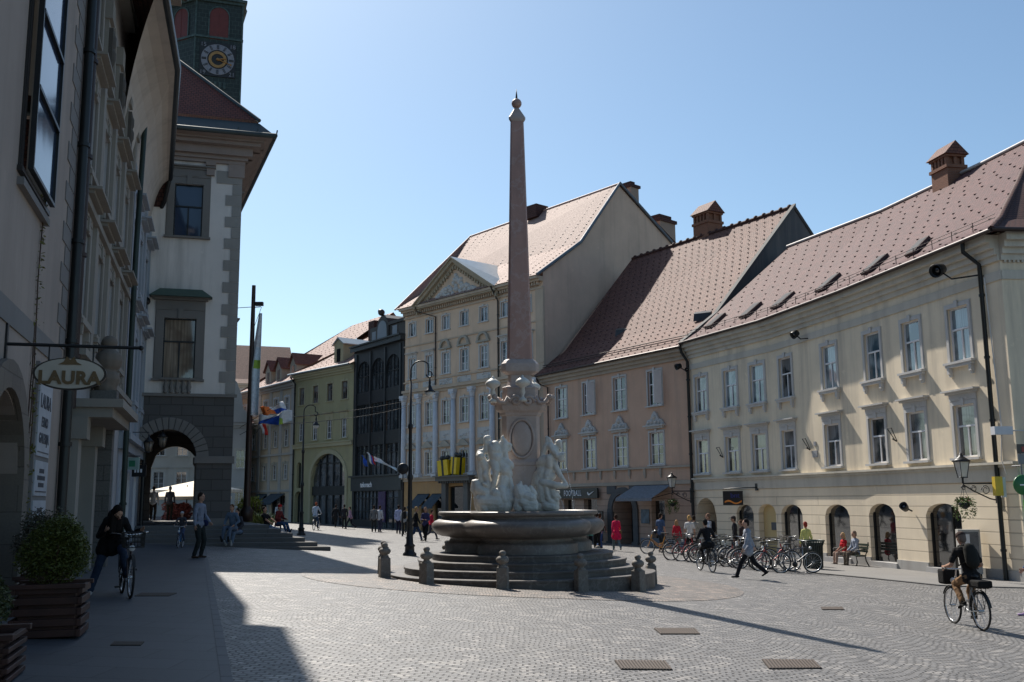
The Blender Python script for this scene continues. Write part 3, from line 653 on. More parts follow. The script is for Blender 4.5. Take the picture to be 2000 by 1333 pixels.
cm = MB(); cornice(cm, f, -.1, f.L, [(3.1, 3.3, .12), (3.3, 3.42, .25), (9.95, 10.15, .12), (10.15, 10.35, .28), (10.95, 11.05, .1), (13.9, 14.0, .08), (16.2, 16.35, .1), (16.7, 16.85, .4), (16.85, 17.03, .62)])
fbox(cm, f, 15.55, f.L+.05, 3.4, 16.3, -.1, .06)
for q in range(62): fbox(cm, f, .05+q*.26, .15+q*.26, 16.45, 16.68, 0, .3)
cm.build('cornice', plaster('cream_cornice', (.52, .42, .32), .2), cb)
m = MB()
for s in BX[:5]: fbox(m, f, s-.8, s+.8, 10.45, 10.9, 0, .03); fbox(m, f, s-.75, s+.75, 6.15, 6.9, 0, .03)
for q in range(150):
    s = rnd.uniform(.3, 11); z = rnd.choice((10.68, 6.5)); 
    if min(abs(s-b) for b in BX) < .7: m.ball(f.w(s, z+rnd.uniform(-.17, .17), .04), (.1, .05, .08), n=6)
m.build('frieze', M_GREYTRIM, cb)
for s in (0.1, 2.1, 4.25, 6.45, 8.7, 10.95, 13.5, 15.6):
    m = MB(); M = f.M(s, 0, .16); m.box(-.3, .3, -.22, .2, 3.42, 3.65, M); m.lathe([(.27, 3.65), (.27, 3.75), (.22, 3.85), (.215, 6), (.18, 9.2)], (0, 0, 0), 14, M)
    m.lathe([(.19, 9.2), (.22, 9.25), (.2, 9.35), (.24, 9.5), (.3, 9.75)], (0, 0, 0), 10, M); m.box(-.3, .3, -.28, .2, 9.75, 9.95, M)
    for q in (-.22, .22): m.ball(M @ V((q, -.2, 9.65)), .1, n=7)
    m.build('column', M_WHITE, cb)
for i, s in enumerate(BX):
    window(cb, f, s, 14.75, .9, 1.1, ((0, 1, 2, 1),), sur=.07, sill=.05)
    window(cb, f, s, 11.3, .9, 1.65, B3, sur=.12, hood=0 if i in (2, 3, 4) else .25, sill=.06)
    window(cb, f, s, 7.45, .92, 1.8, B3, sur=.1, sill=.1); window(cb, f, s, 3.62, .86, 1.74, B3, sur=.1, sill=.03)
    m = MB(); M = f.M(s, 0, .0)
    m.prism([(-.62, 5.72), (.62, 5.72), (0, 6.1)], -.16, 0, M); m.prism([(-.75, 5.66), (.75, 5.66), (.75, 5.74), (0, 6.2), (-.75, 5.74)], -.24, -.165, M)
    if i in (2, 3, 4):
        a = [(-.66*cos(pi*q/12), 13.3+.66*sin(pi*q/12)) for q in range(13)]; b = [(-.48*cos(pi*q/12), 13.3+.5*sin(pi*q/12)) for q in range(13)]
        for q in range(12): m.prism([a[q], a[q+1], b[q+1], b[q]], -.2, 0, M)
        m.box(-.75, .75, -.2, 0, 13.18, 13.3, M)
    m.build('hood', M_TRIM, cb)
m = MB(); M = f.M(6.9, 0, .1)
m.prism([(-4.6, 16.9), (4.6, 16.9), (0, 19.75)], -.12, 1.2, M); m.build('pediment', M_CRM, cb)
pm = MB(); L = hypot(4.9, 3.0)
for sg in (-1, 1):
    p0, p1 = V((sg*4.95, 0, 16.95)), V((0, 0, 20.0)); d = (p1-p0).normalized(); up = V((0, 0, 1))
    for (h0, h1, yy) in ((-.5, -.28, -.3), (-.28, 0, -.55), (0, .12, -.7)):
        q = [p0+up*h0, p1+up*h0, p1+up*h1, p0+up*h1]; pm.hexa([M @ V((p.x, y, p.z)) for y in (yy, .1) for p in (q if sg < 0 else q[::-1])])
    for q in range(17): p = p0.lerp(p1, (q+.5)/17); pm.box(p.x-.07, p.x+.07, -.35, -.12, p.z-.75, p.z-.5, M)
pm.box(-4.95, 4.95, -.45, 0, 16.72, 16.95, M)
pm.build('pediment_moulding', plaster('pediment_trim', (.42, .35, .25), .3), cb)
m = MB()
for q in range(60): t = rnd.uniform(-1, 1); hh = (1-abs(t))*1.5; m.ball(M @ V((t*2.4, -.14, 17.25+rnd.uniform(0, 1)*hh)), (.22, .14, .2), n=7)
m.build('relief', M_GREYTRIM, cb)
m = MB(); A, B = M @ V((0, -.7, 20.12)), M @ V((0, 5.0, 20.12)); C_, D = M @ V((5.1, -.7, 16.98)), M @ V((5.1, .5, 17.4)); E_, H_ = M @ V((-5.1, -.7, 16.98)), M @ V((-5.1, .5, 17.4))
m.poly([A, C_, D, B]); m.poly([A, B, H_, E_]); m.build('pediment_roof', M_ZINC, cb)
pipe(cb, [f.w(2.3, 16.9, .75), f.w(2.35, 16.5, .6), f.w(4.15, 15.9, .1), f.w(4.15, 10.5, .1)], .05, M_BROWNP)
pipe(cb, [f.w(11.55, 17, .75), f.w(11.6, 16, .1), f.w(11.6, 3.5, .1)], .06, M_PIPE)
m = MB(); fbox(m, f, 5.0, 9.0, 3.05, 3.35, 0, .75); fbox(m, f, 4.9, 9.1, 3.35, 3.45, 0, .95)
for q in range(14): fbox(m, f, 5.15+q*.28, 5.27+q*.28, 2.9, 3.05, 0, .6)
fbox(m, f, 5.2, 5.7, -1.2, 2.9, 0, .3); fbox(m, f, 7.8, 8.3, -1.2, 2.9, 0, .3); m.build('portal', blocks('portal_stone', (.2, .19, .17), (.16, .15, .14), (.1, .1, .1), 2, .5), cb)
for q in ((5.75, 7.75, -1.2, 2.6), (2.3, 3.2, -1, 2), (4, 4.9, -1, 2), (9.5, 10.6, -1, 2.2)): m = MB(); fbox(m, f, *q, -.2, -.15); m.build('door', M_GLASSD, cb)
# right-hand part of the palace behind the pink house is covered by its gable wall

# ================= the dark glass building
f = Fac(BL, PL)
kb = thing('glass_building', 'black steel and glass building with arched top windows, left of the palace', 'building', (-11.3, 83.8, -.5))
M_BLK = plain('black_facade', (.02, .022, .026), .45, .3); M_REFL = glass('reflecting_glass', (.03, .035, .04), (.1, .11, .12), .05, 1.0)
m = MB(); hs = [(s-1.2, s+1.2, 10.95, 13.65, 1.15) for s in (1.95, 4.6, 7.25)]+[(.75, 8.45, 7.4, 9.85), (.75, 8.45, 3.8, 6.3), (.4, 5.0, .1, 2.45), (5.1, 8.3, -1.2, 2.45)]
wallgrid(m, f, .02, f.L-.02, -1.5, 15.0, hs, .18, d=.06); mass(m, [tuple(f.w(f.L, 0)[:2]), tuple(f.w(f.L, 0, -12)[:2]), tuple(f.w(0, 0, -12)[:2]), tuple(BL)], -1, 14.9); m.build('wall', M_BLK, kb)
def glazed(name, s0, s1, z0, z1, nc, rows, arch=0, d=-.1, fine=None):
    m = MB(); fbox(m, f, s0, s1, z0, z1, d-.02, d); p = m.build(name, M_REFL, kb); m = MB()
    for i in range(1, nc): x = s0+(s1-s0)*i/nc; fbox(m, f, x-.03, x+.03, z0, z1, d, d+.08)
    for r in rows: fbox(m, f, s0, s1, r-.03, r+.03, d, d+.07)
    if fine:
        a, b, k = fine
        for i in range(1, k): z = a+(b-a)*i/k; fbox(m, f, s0, s1, z-.012, z+.012, d, d+.03)
        for i in range(nc*2): x = s0+(s1-s0)*(i+.5)/(nc*2); fbox(m, f, x-.012, x+.012, a, b, d, d+.03)
    m.build('mullion', M_BLK, p)
for s in (1.95, 4.6, 7.25): glazed('window', s-1.2, s+1.2, 10.95, 13.65, 4, [12.35], fine=(12.4, 13.6, 4))
for s in (1.95, 4.6, 7.25): glazed('window', s-1.25, s+1.25, 7.4, 9.85, 4, [9.1], fine=(9.1, 9.85, 3))
for s in (1.95, 4.6, 7.25): glazed('window', s-1.25, s+1.25, 3.8, 6.3, 3, [5.6], fine=(5.6, 6.3, 2))
glazed('shop_window', .4, 5.0, .1, 2.45, 7, [.8, 1.9]); glazed('shop_window', 5.1, 8.3, -1.2, 2.45, 3, [1.9])
m = MB()
for s in (.6, 3.27, 5.93, 8.6): fbox(m, f, s-.1, s+.1, 3.4, 14.4, 0, .16)
fbox(m, f, 0, f.L, 14.6, 15.05, 0, .45); fbox(m, f, .1, f.L-.1, 2.5, 3.7, 0, .25); fbox(m, f, .1, f.L-.1, 3.65, 3.78, 0, .5); fbox(m, f, 0, f.L, 15.0, 15.12, -6, .6); m.build('frame', M_METALDK, kb)
m = MB(); fbox(m, f, 4.95, 6.15, -.1, 2.4, .0, .1); m.build('poster', plain('purple_poster', (.06, .03, .1), .5, var=.5), kb)
m = MB(); M = f.M(4.6, 15.1, -.3)                 # roof pavilion with its arched light
m.prism([(-1.1, 0), (1.1, 0), (1.1, 1.3), (.75, 1.95), (0, 2.35), (-.75, 1.95), (-1.1, 1.3)], 0, 4, M)
m.box(1.1, 4.2, .1, 4, 0, 1.25, M); m.box(1.2, 4.3, -.05, 4, 1.25, 1.5, M); m.box(-2.6, -1.1, .2, 3, 0, 1.5, M); m.ball(M @ V((0, -.1, 2.5)), .3); m.ball(M @ V((-.25, -.1, 2.65)), .2)
m.build('roof_pavilion', plain('dark_copper', (.035, .03, .028), .5, .3), kb)
m = MB(); m.prism([(.85*cos(a), .3+ (1.5 if sin(a) > 0 else 0)*sin(a)**.5 if sin(a) > 0 else .3) for a in [pi*i/12 for i in range(13)]], -.04, -.01, M)
m.box(1.7, 2.5, .06, .09, .35, 1.1, M); m.box(-2.2, -1.5, .16, .19, .3, 1.1, M); m.build('roof_window', glass('pale_glass', (.3, .34, .38), None, .1), kb)
m = MB(); m.box(-3.2, -2.1, .3, 1.3, .5, 2.2, M); m.build('chimney', M_TILED, kb)
o = place(text_mesh('telemach', .62, .02, plain('sign_white', (.8, .8, .82), .5), .006, .95), 'sign_lettering', kb, Matrix.Translation(-kb.location) @ f.M(3.15, 2.98, .3))

# ================= the olive green house
f = Fac(GL, BL)
gb = thing('green_house', 'olive green three storey house with red roof and one large arched shop window', 'house', (-17.4, 91.3, -.4))
M_GRN = plaster('olive_plaster', (.37, .335, .2), .2); M_GTR = plaster('pale_olive', (.42, .38, .25), .1)
US_ = (1.2, 3.65, 6.1, 8.55); wm = MB()
wallgrid(wm, f, 0, f.L, -1.2, 13.6, [(s-.47, s+.47, 10.7, 12.3) for s in US_]+[(s-.42, s+.42, 7.25, 8.95) for s in US_]+[(3.2, 8.9, -1.2, 5.9, 2.2, .3), (.3, 1.7, -1.2, 2.6, .6, .4), (.6, 1.4, 2.9, 5.3, .35, .25)], .15)
mass(wm, [tuple(f.w(f.L, 0)[:2]), tuple(f.w(f.L, 0, -14)[:2]), tuple(f.w(0, 0, -14)[:2]), tuple(GL)], -1, 13.4); wm.build('wall', M_GRN, gb)
for s in US_: window(gb, f, s, 10.7, .94, 1.6, ((0, .65, 2, 1), (.65, 1, 1, 1)), fm=plain('brown_frame', (.12, .08, .07), .6), sur=.13, trim=M_GTR, sill=.05); window(gb, f, s, 7.25, .84, 1.7, B3, sur=.16, hood=.5, trim=M_GTR, sill=.08, hd=.25)
m = MB(); cornice(m, f, 0, f.L, [(6.55, 6.85, .2), (6.85, 6.95, .3), (13.0, 13.2, .12), (13.2, 13.4, .3), (13.4, 13.6, .45)])
for i in range(16):
    a0, a1 = pi*i/16, pi*(i+1)/16; q = [f.w(6.05-rx*cos(t), 3.7+rz*sin(t), d) for d in (.09, 0) for rx, rz, t in ((2.86, 2.22, a0), (3.2, 2.6, a0), (3.2, 2.6, a1), (2.86, 2.22, a1))]; m.hexa(q)
fbox(m, f, 2.85, 3.19, -.9, 3.7, 0, .09); fbox(m, f, 8.91, 9.25, -.9, 3.7, 0, .09); m.build('cornice', M_GTR, gb)
m = MB(); fbox(m, f, 3.2, 8.9, -1, 5.85, -.3, -.27); sw = m.build('shop_window', M_REFL, gb)
m = MB()
for i in range(1, 5): x = 3.2+5.7*i/5; fbox(m, f, x-.06, x+.06, -1, 5.85, -.27, -.15)
fbox(m, f, 3.2, 8.9, 2.2, 3.0, -.27, -.12); fbox(m, f, 3.2, 8.9, 5.0, 5.08, -.27, -.15); m.build('mullion', M_BLK, sw)
m = MB(); fbox(m, f, .3, 1.7, -1, 2.55, -.4, -.37); m.build('door', M_DARK, gb); m = MB(); fbox(m, f, .6, 1.4, 2.9, 5.3, -.24, -.22); m.build('window', M_GLASSD, gb)
m = MB(); eL, eR = f.w(-.5, 13.65, .6), f.w(f.L, 13.65, .6); rL, rR = f.w(7.2, 19.3, -8), f.w(13.5, 19.4, -8)
roofskin(m, [eL, f.w(7, 13.65, .6), eR], [rL, rL.lerp(rR, .3), rR], .2, .2, hooks=(.8, .55, 1)); m.poly([eL, rL, f.w(-.5, 13.6, -14)])
M_TILEG = tiles('rose_tiles', (.36, .22, .18), (.31, .19, .16), (.15, .09, .08)); m.build('roof', [M_TILEG, M_HOOK], gb)
m = MB(); m.tube([eL, eR], .1, 7); m.build('gutter', M_ZINC, gb)
m = MB(); M = f.M(6.5, 14.0, -.6); m.box(-.75, .75, 0, 3.4, 0, 1.9, M); m.prism([(-.75, 1.9), (.75, 1.9), (.5, 2.2), (0, 2.35), (-.5, 2.2)], 0, 5.4, M); dm = m.build('dormer', M_GTR, gb)
m = MB(); m.box(-.3, .3, -.03, -.01, .3, 1.5, M); m.build('window', M_GLASSD, dm); m = MB(); m.prism([(-.95, 1.85), (0, 2.45), (.95, 1.85), (.95, 1.95), (0, 2.6), (-.95, 1.95)], -.15, 5.6, M); m.build('roof', M_ZINC, dm)
pipe(gb, [f.w(0, 13.4, .6), f.w(.05, 12.8, .1), f.w(.05, -.6, .1)], .07)

# ================= the buff row house at the far end, dormers in its roof
f = Fac(FL, GL)
fb = thing('buff_house', 'buff house with three little dormers in its red roof, left of the green house', 'house', (-25, 101, -.3))
M_BUF = plaster('buff_plaster', (.55, .45, .34), .15); SX = (1.6, 4.3, 7.45, 10.05, 12.7); wm = MB()
wallgrid(wm, f, 0, f.L, -1.2, 13.0, [(s-.55, s+.55, 10.5, 11.75) for s in SX]+[(s-.55, s+.55, 6.95, 8.6) for s in SX]+[(s-.52, s+.52, 3.78, 5.25) for s in SX]+[(6.0, 8.6, -1.2, 2.2), (9.5, 12.8, -1.2, 2.2)], .12)
mass(wm, [tuple(f.w(f.L, 0)[:2]), tuple(f.w(f.L, 0, -14)[:2]), tuple(f.w(0, 0, -14)[:2]), tuple(FL)], -1, 12.9); wm.build('wall', M_BUF, fb)
for s in SX: window(fb, f, s, 10.5, 1.1, 1.25, ((0, 1, 2, 2),), sur=.14, sill=.05, trim=M_WHITE); window(fb, f, s, 6.95, 1.1, 1.65, B3, sur=.2, hood=.3, trim=M_TRIM); window(fb, f, s, 3.78, 1.04, 1.47, B3, sur=.2, sill=.05, trim=M_TRIM)
m = MB(); cornice(m, f, 0, f.L, [(2.6, 2.8, .15), (6.1, 6.3, .2), (12.5, 12.7, .2), (12.7, 13.0, .4)])
for s in (0.2, 2.9, 5.9, 8.75, 11.4, 14.2): fbox(m, f, s-.3, s+.3, 6.3, 12.5, 0, .08); fbox(m, f, s-.3, s+.3, -1, 6.1, 0, .08)
m.build('pilaster', plaster('pale_grey_trim', (.44, .42, .4), .1), fb)
m = MB(); eL, eR = f.w(-.3, 13.05, .6), f.w(f.L+.3, 13.05, .6); rL, rR = f.w(8.5, 20.3, -9), f.w(17.5, 20.3, -9)
roofskin(m, [eL, eR], [rL, rR], .2, .2, hooks=(.9, .8, 1)); m.poly([eL, rL, f.w(-.3, 13, -16)]); m.poly([rL, rR, f.w(17, 12, -17), f.w(0, 12, -17)]); m.build('roof', [M_TILEG, M_HOOK], fb)
m = MB(); m.tube([eL, eR], .11, 7); m.build('gutter', M_ZINC, fb)
for s in (6.3, 9.0, 12.6):
    M = f.M(s, 13.6, -.6); m = MB(); m.box(-.75, .75, 0, 3, 0, 1.4, M); m.prism([(-.75, 1.4), (.75, 1.4), (0, 2.3)], 0, 3.5, M); dm = m.build('dormer', M_TRIM, fb)
    m = MB(); m.box(-.3, .3, -.03, -.01, .25, 1.25, M); m.build('window', M_GLASSD, dm); m = MB(); m.prism([(-1, 1.25), (0, 2.4), (1, 1.25), (1, 1.35), (0, 2.55), (-1, 1.35)], -.2, 5, M); m.build('roof', M_TILEP, dm)
for q in ((6.0, 8.6), (9.5, 12.8)): m = MB(); fbox(m, f, *q, -1, 2.2, -.12, -.1); m.build('shop_window', M_GLASSD, fb)
def awning(label, f, s0, s1, z0, z1, out, mat, valance=.12, grp=None):
    m = MB(); a = [f.w(s0, z1, .05), f.w(s1, z1, .05), f.w(s1, z0, out), f.w(s0, z0, out)]; t = V((0, 0, .03))
    m.hexa([a[3], a[2], a[1], a[0], a[3]+t, a[2]+t, a[1]+t, a[0]+t]); base = f.w((s0+s1)/2, z0, 0)
    o = thing('awning', label, 'awning', base, 0, grp); m.build('canopy', mat, o)
    m = MB(); fbox(m, f, s0, s1, z0-valance, z0, out-.02, out+.01); m.build('valance', mat, o)
    m = MB(); [m.tube([f.w(s, z0, out-.03), f.w(s, z1-.45, .05)], .02, 5) for s in (s0+.1, s1-.1)]; m.tube([f.w(s0, z1, .06), f.w(s1, z1, .06)], .05, 6); m.build('arm', M_DARK, o)
M_AWN = cloth('slate_awning', (.07, .09, .11)); M_AWP = cloth('grey_awning', (.2, .22, .25))
awning('left slate awning on the far buff house', f, 6.0, 8.6, 1.6, 2.4, 1.2, M_AWN, grp='dark shop awnings'); awning('right slate awning on the far buff house', f, 9.4, 12.8, 1.5, 2.4, 1.4, M_AWN, grp='dark shop awnings')
awning('left dark awning at the foot of the palace', FC_, 1.9, 3.4, 1.15, 2.1, 1.1, M_AWN, grp='dark shop awnings'); awning('dark awning beside the palace door', FC_, 3.75, 5.1, 1.15, 2.1, 1.1, M_AWN, grp='dark shop awnings')
awning('pale grey awning at the right end of the pink house', FP, 9.9, 13.2, 1.62, 2.35, 1.5, M_AWP, .14)

# ================= houses farther off: behind the corner and through the arch
def farhouse(name, label, P, Q, z1, wallm, bays, floors, roofm, rz, trim=M_TRIM, w=1.1, hoods=0):
    f = Fac(P, Q); o = thing(name, label, 'house', f.w(f.L/2, -.3)); S = [f.L*(i+.5)/bays for i in range(bays)]; m = MB()
    wallgrid(m, f, 0, f.L, -1, z1, [(s-w/2, s+w/2, z, z+1.8) for s in S for z in floors], .12); mass(m, [tuple(f.w(f.L, 0)[:2]), tuple(f.w(f.L, 0, -12)[:2]), tuple(f.w(0, 0, -12)[:2]), (P[0], P[1])], -1, z1)
    m.build('wall', wallm, o)
    for s in S:
        for z in floors: window(o, f, s, z, w, 1.8, B3, sur=.15, hood=hoods, trim=trim)
    m = MB(); cornice(m, f, 0, f.L, [(z1-.5, z1-.25, .2), (z1-.25, z1, .4), (floors[0]-.9, floors[0]-.7, .15)]); m.build('cornice', trim, o)
    m = MB(); roofskin(m, [f.w(-.3, z1, .5), f.w(f.L+.3, z1, .5)], [f.w(0, rz, -6), f.w(f.L, rz, -6)], hooks=None); m.poly([f.w(0, rz, -6), f.w(f.L, rz, -6), f.w(f.L, z1, -12), f.w(0, z1, -12)])
    m.poly([f.w(0, z1, 0), f.w(0, rz, -6), f.w(0, z1, -12)], 1); m.poly([f.w(f.L, z1, 0), f.w(f.L, rz, -6), f.w(f.L, z1, -12)], 1); m.build('roof', [roofm, wallm], o); return o, f
o, fa = farhouse('rose_house', 'pink and white ornamented house seen through the arch, the left one', (-44, 97), (-36.2, 99), 15, plaster('rose_plaster', (.5, .33, .28), .1), 4, (2.9, 6.3, 9.7), M_TILEG, 18, M_WHITE, 1.2, .4)
m = MB()
for z in (2.2, 5.6, 9.0): fbox(m, fa, 0, fa.L, z, z+.35, 0, .14)
for i in range(5): s = fa.L*i/4; fbox(m, fa, s-.28, s+.28, -1, 14.4, 0, .1)
m.build('pilaster', M_WHITE, o)
m = MB(); fbox(m, fa, 0, fa.L, -.8, 1.9, .02, .06); m.build('shop_window', M_GLASSD, o)
o, fa = farhouse('white_house', 'plain white house seen through the arch, the right one', (-36.1, 99), (-30, 101), 14.5, plaster('offwhite_plaster', (.5, .48, .45), .1), 3, (2.9, 6.3, 9.7), M_TILEG, 18, M_GREYTRIM, 1.0, .25)
o, fa = farhouse('gabled_house', 'whitish house with a rising curved gable in the gap beside the dark mast', (-30.3, 99.0), (-26.2, 100.2), 9.5, plaster('whitish_plaster', (.5, .5, .5), .1), 2, (1.2, 5.0), M_TILEG, 10.5, M_GREYTRIM, .9)
m = MB(); m.prism([(-2.1, 9.5), (2.1, 9.5), (1.9, 10.3), (1.2, 10.9), (1.0, 12.3), (.5, 13.6), (0, 14.0), (-.5, 13.6), (-1.0, 12.3), (-1.2, 10.9), (-1.9, 10.3)], -.05, .4, fa.M(fa.L/2, 0, .1)); m.build('gable', plaster('whitish_plaster', (.5, .5, .5), .1), o)
o, fa = farhouse('brown_roofed_house', 'tall distant house whose brown roof shows above the buff house', (-40, 128), (-29, 132), 17, plaster('grey_render', (.4, .38, .36), .1), 4, (4, 8, 12), M_TILEP, 23)

# ================= the shaded left side: three house fronts in one line, the town hall, its tower and steps
def LY(y): return V((LX(y), y))
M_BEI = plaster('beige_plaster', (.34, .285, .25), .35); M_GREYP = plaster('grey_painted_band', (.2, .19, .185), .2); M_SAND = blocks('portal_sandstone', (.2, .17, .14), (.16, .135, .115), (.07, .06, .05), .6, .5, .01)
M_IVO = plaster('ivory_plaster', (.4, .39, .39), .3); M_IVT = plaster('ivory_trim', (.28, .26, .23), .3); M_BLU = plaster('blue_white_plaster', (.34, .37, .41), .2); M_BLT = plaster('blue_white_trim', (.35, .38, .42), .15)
y1, y2, y3 = 19.9, 31.0, 39.6
f = Fac(LY(-16), LY(y1)); S1 = lambda y: (LY(y)-f.P).length
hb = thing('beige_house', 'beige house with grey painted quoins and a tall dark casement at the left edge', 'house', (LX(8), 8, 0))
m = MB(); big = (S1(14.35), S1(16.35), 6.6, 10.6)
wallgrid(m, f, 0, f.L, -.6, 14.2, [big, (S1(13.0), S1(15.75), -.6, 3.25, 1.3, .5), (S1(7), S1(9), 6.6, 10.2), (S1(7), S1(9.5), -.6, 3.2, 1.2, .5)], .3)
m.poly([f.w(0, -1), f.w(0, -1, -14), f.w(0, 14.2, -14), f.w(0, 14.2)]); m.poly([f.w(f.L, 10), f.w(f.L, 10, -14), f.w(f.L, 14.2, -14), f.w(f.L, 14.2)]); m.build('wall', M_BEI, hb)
for s0, s1 in ((big[0], big[1]), (S1(7), S1(9))):
    o = window(hb, f, (s0+s1)/2, 6.6, s1-s0, 3.9, ((0, .34, 1, 1), (.34, .67, 1, 1), (.67, 1, 1, 1)), fm=M_DARK, gm=glass('deep_blue_glass', (.02, .035, .07), None, .08, .35, 0, 0), sur=.14, trim=plain('black_brown_frame', (.02, .016, .014), .5), sill=.02, back=-.16)
m = MB(); fbox(m, f, 0, S1(19.1), 4.2, 4.55, 0, .025)
for i in range(24): z = 4.6+i*.4; wd = .95 if i % 2 else .6; fbox(m, f, f.L-wd-.55, f.L-.5, z, z+.37, 0, .02)
fbox(m, f, S1(14.2), S1(16.5), 6.3, 6.42, 0, .1); m.build('painted_band', M_GREYP, hb)
m = MB(); c = S1(14.37); k = 16; ra = (S1(15.75)-S1(13.0))/2
for i in range(k):
    a0, a1 = pi*i/k, pi*(i+1)/k; m.hexa([f.w(c-r*cos(t), 1.9+r*.98*sin(t), d) for d in (.1, -.3) for r, t in ((ra-.02, a0), (ra+.4, a0), (ra+.4, a1), (ra-.02, a1))])
for sg in (-1, 1): a, b = sorted((c+sg*(ra-.02), c+sg*(ra+.4))); fbox(m, f, a, b, -.6, 1.9, -.3, .1)
m.build('portal', M_SAND, hb); 
for q in ((c-ra, c+ra), (S1(7), S1(9.5))): m = MB(); fbox(m, f, *q, -.6, 3.2, -.5, -.42); m.build('door', plain('old_dark_door', (.02, .014, .012), .6), hb)
m = MB(); cornice(m, f, 0, f.L-.02, [(13.6, 13.9, .3), (13.9, 14.2, .7), (14.2, 14.35, 1.2)]); m.poly([f.w(0, 14.35, 1.2), f.w(f.L, 14.35, 1.2), f.w(f.L, 19, -6), f.w(0, 19, -6)]); m.poly([f.w(0, 14.2, -14), f.w(f.L, 14.2, -14), f.w(f.L, 19, -6), f.w(0, 19, -6)]); m.build('roof', M_TILED, hb)
pipe(hb, [f.w(f.L-.38, 14.0, .12), f.w(f.L-.38, -.3, .12)], .1, M_PIPE); pipe(hb, [f.w(f.L-.08, 14.0, .14), f.w(f.L-.08, 3.5, .14)], .1, M_BROWNP)
f1 = f
# second house: ornate white front, stone portal with a canopy
f = Fac(LY(y1), LY(y2)); S2 = lambda y: (LY(y)-f.P).length
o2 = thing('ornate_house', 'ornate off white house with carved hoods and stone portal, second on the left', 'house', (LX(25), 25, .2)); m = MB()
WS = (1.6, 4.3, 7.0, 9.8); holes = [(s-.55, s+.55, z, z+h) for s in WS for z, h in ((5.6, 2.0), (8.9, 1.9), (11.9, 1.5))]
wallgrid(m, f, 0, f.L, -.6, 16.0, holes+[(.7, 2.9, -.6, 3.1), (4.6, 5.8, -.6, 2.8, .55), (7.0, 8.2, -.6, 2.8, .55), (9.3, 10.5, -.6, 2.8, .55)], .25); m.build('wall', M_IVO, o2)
for s in WS:
    window(o2, f, s, 5.6, 1.1, 2.0, B3, sur=.2, hood=.5, trim=M_IVT, apron=1, hd=.35); window(o2, f, s, 8.9, 1.1, 1.9, B3, sur=.18, hood=.4, trim=M_IVT, apron=1, hd=.3); window(o2, f, s, 11.9, 1.1, 1.5, B3, sur=.16, trim=M_IVT)
m = MB(); cornice(m, f, 0, f.L, [(4.4, 4.6, .2), (4.6, 4.75, .35), (8.0, 8.15, .15)])
cornice(m, f, 0, f.L-4.5, [(14.9, 15.1, .3), (15.1, 15.5, .7), (15.5, 15.9, 1.2), (15.9, 16.1, 1.5)])
for s in (.3, 2.95, 5.65, 8.4, f.L-.3): fbox(m, f, s-.2, s+.2, 4.75, 13.7, 0, .1); fbox(m, f, s-.26, s+.26, 13.2, 13.7, 0, .18)
m.build('cornice', M_IVT, o2)
m = MB()
for s in (2.95, 5.65, 8.4):
    for z in (12.4,): m.ball(f.w(s, z+.3, .12), (.16, .16, .28), n=8); m.ball(f.w(s, z-.1, .12), (.17, .14, .3), n=8); m.box(-.16, .16, -.2, .0, -.5, .6, f.M(s, z))
m.build('ornament', plain('dark_carving', (.09, .08, .07), .9, bump=.5), o2)
m = MB(); fbox(m, f, .2, 4.1, 3.35, 3.55, 0, .9); fbox(m, f, .1, 4.2, 3.55, 3.72, 0, 1.1); fbox(m, f, .1, .55, -.6, 3.35, 0, .3); fbox(m, f, 3.0, 3.45, -.6, 3.35, 0, .3); fbox(m, f, .05, .6, 2.9, 3.35, 0, .45); fbox(m, f, 2.95, 3.5, 2.9, 3.35, 0, .45)
m.build('portal_canopy', M_IVT, o2)
m = MB(); fbox(m, f, .7, 2.9, -.6, 3.1, -.2, -.12); m.build('door', M_DARK, o2)
for s in (4.6, 7.0, 9.3): m = MB(); fbox(m, f, s, s+1.2, -.6, 2.75, -.22, -.16); m.build('shop_window', M_GLASSD, o2)
m = MB()                                          # worn stone pier with a carved bust and scroll above it
fbox(m, f, 4.0, 4.5, -.6, 3.4, -.05, .55); fbox(m, f, 3.85, 4.65, 3.4, 3.6, -.05, .75); fbox(m, f, 3.95, 4.55, 3.6, 4.3, 0, .6)
m.build('stone_pier', M_STONE, o2)
m = MB()
for z, r in ((4.6, .3), (5.05, .34), (5.5, .2)): m.ball(f.w(4.25, z, .35), (r, r, r*.9), n=10)
m.cap(f.w(4.25, 4.4, .3), f.w(4.25, 5.1, .3), .28, .2); m.build('bust', M_SAND, o2, remesh=.04)
m = MB(); m.poly([f.w(0, 16.1, 1.55), f.w(f.L-4.5, 16.1, 1.55), f.w(f.L-4.5, 20, -6), f.w(0, 20, -6)]); m.poly([f.w(0, 14.2, -14), f.w(f.L, 14.2, -14), f.w(f.L, 20, -6), f.w(0, 20, -6)]); m.build('roof', M_TILED, o2)
m = MB(); m.tube([f.w(0, 16.15, 1.6), f.w(f.L-4.5, 16.15, 1.6)], .09, 7); m.build('gutter', M_PIPE, o2)
pipe(o2, [f.w(f.L+.02, 14.2, .3), f.w(f.L+.02, 9.5, .22), f.w(f.L+.02, 3.2, .22), f.w(f.L+.02, 0, .22)], .09, plain('green_black_pipe', (.02, .035, .03), .5, .3))
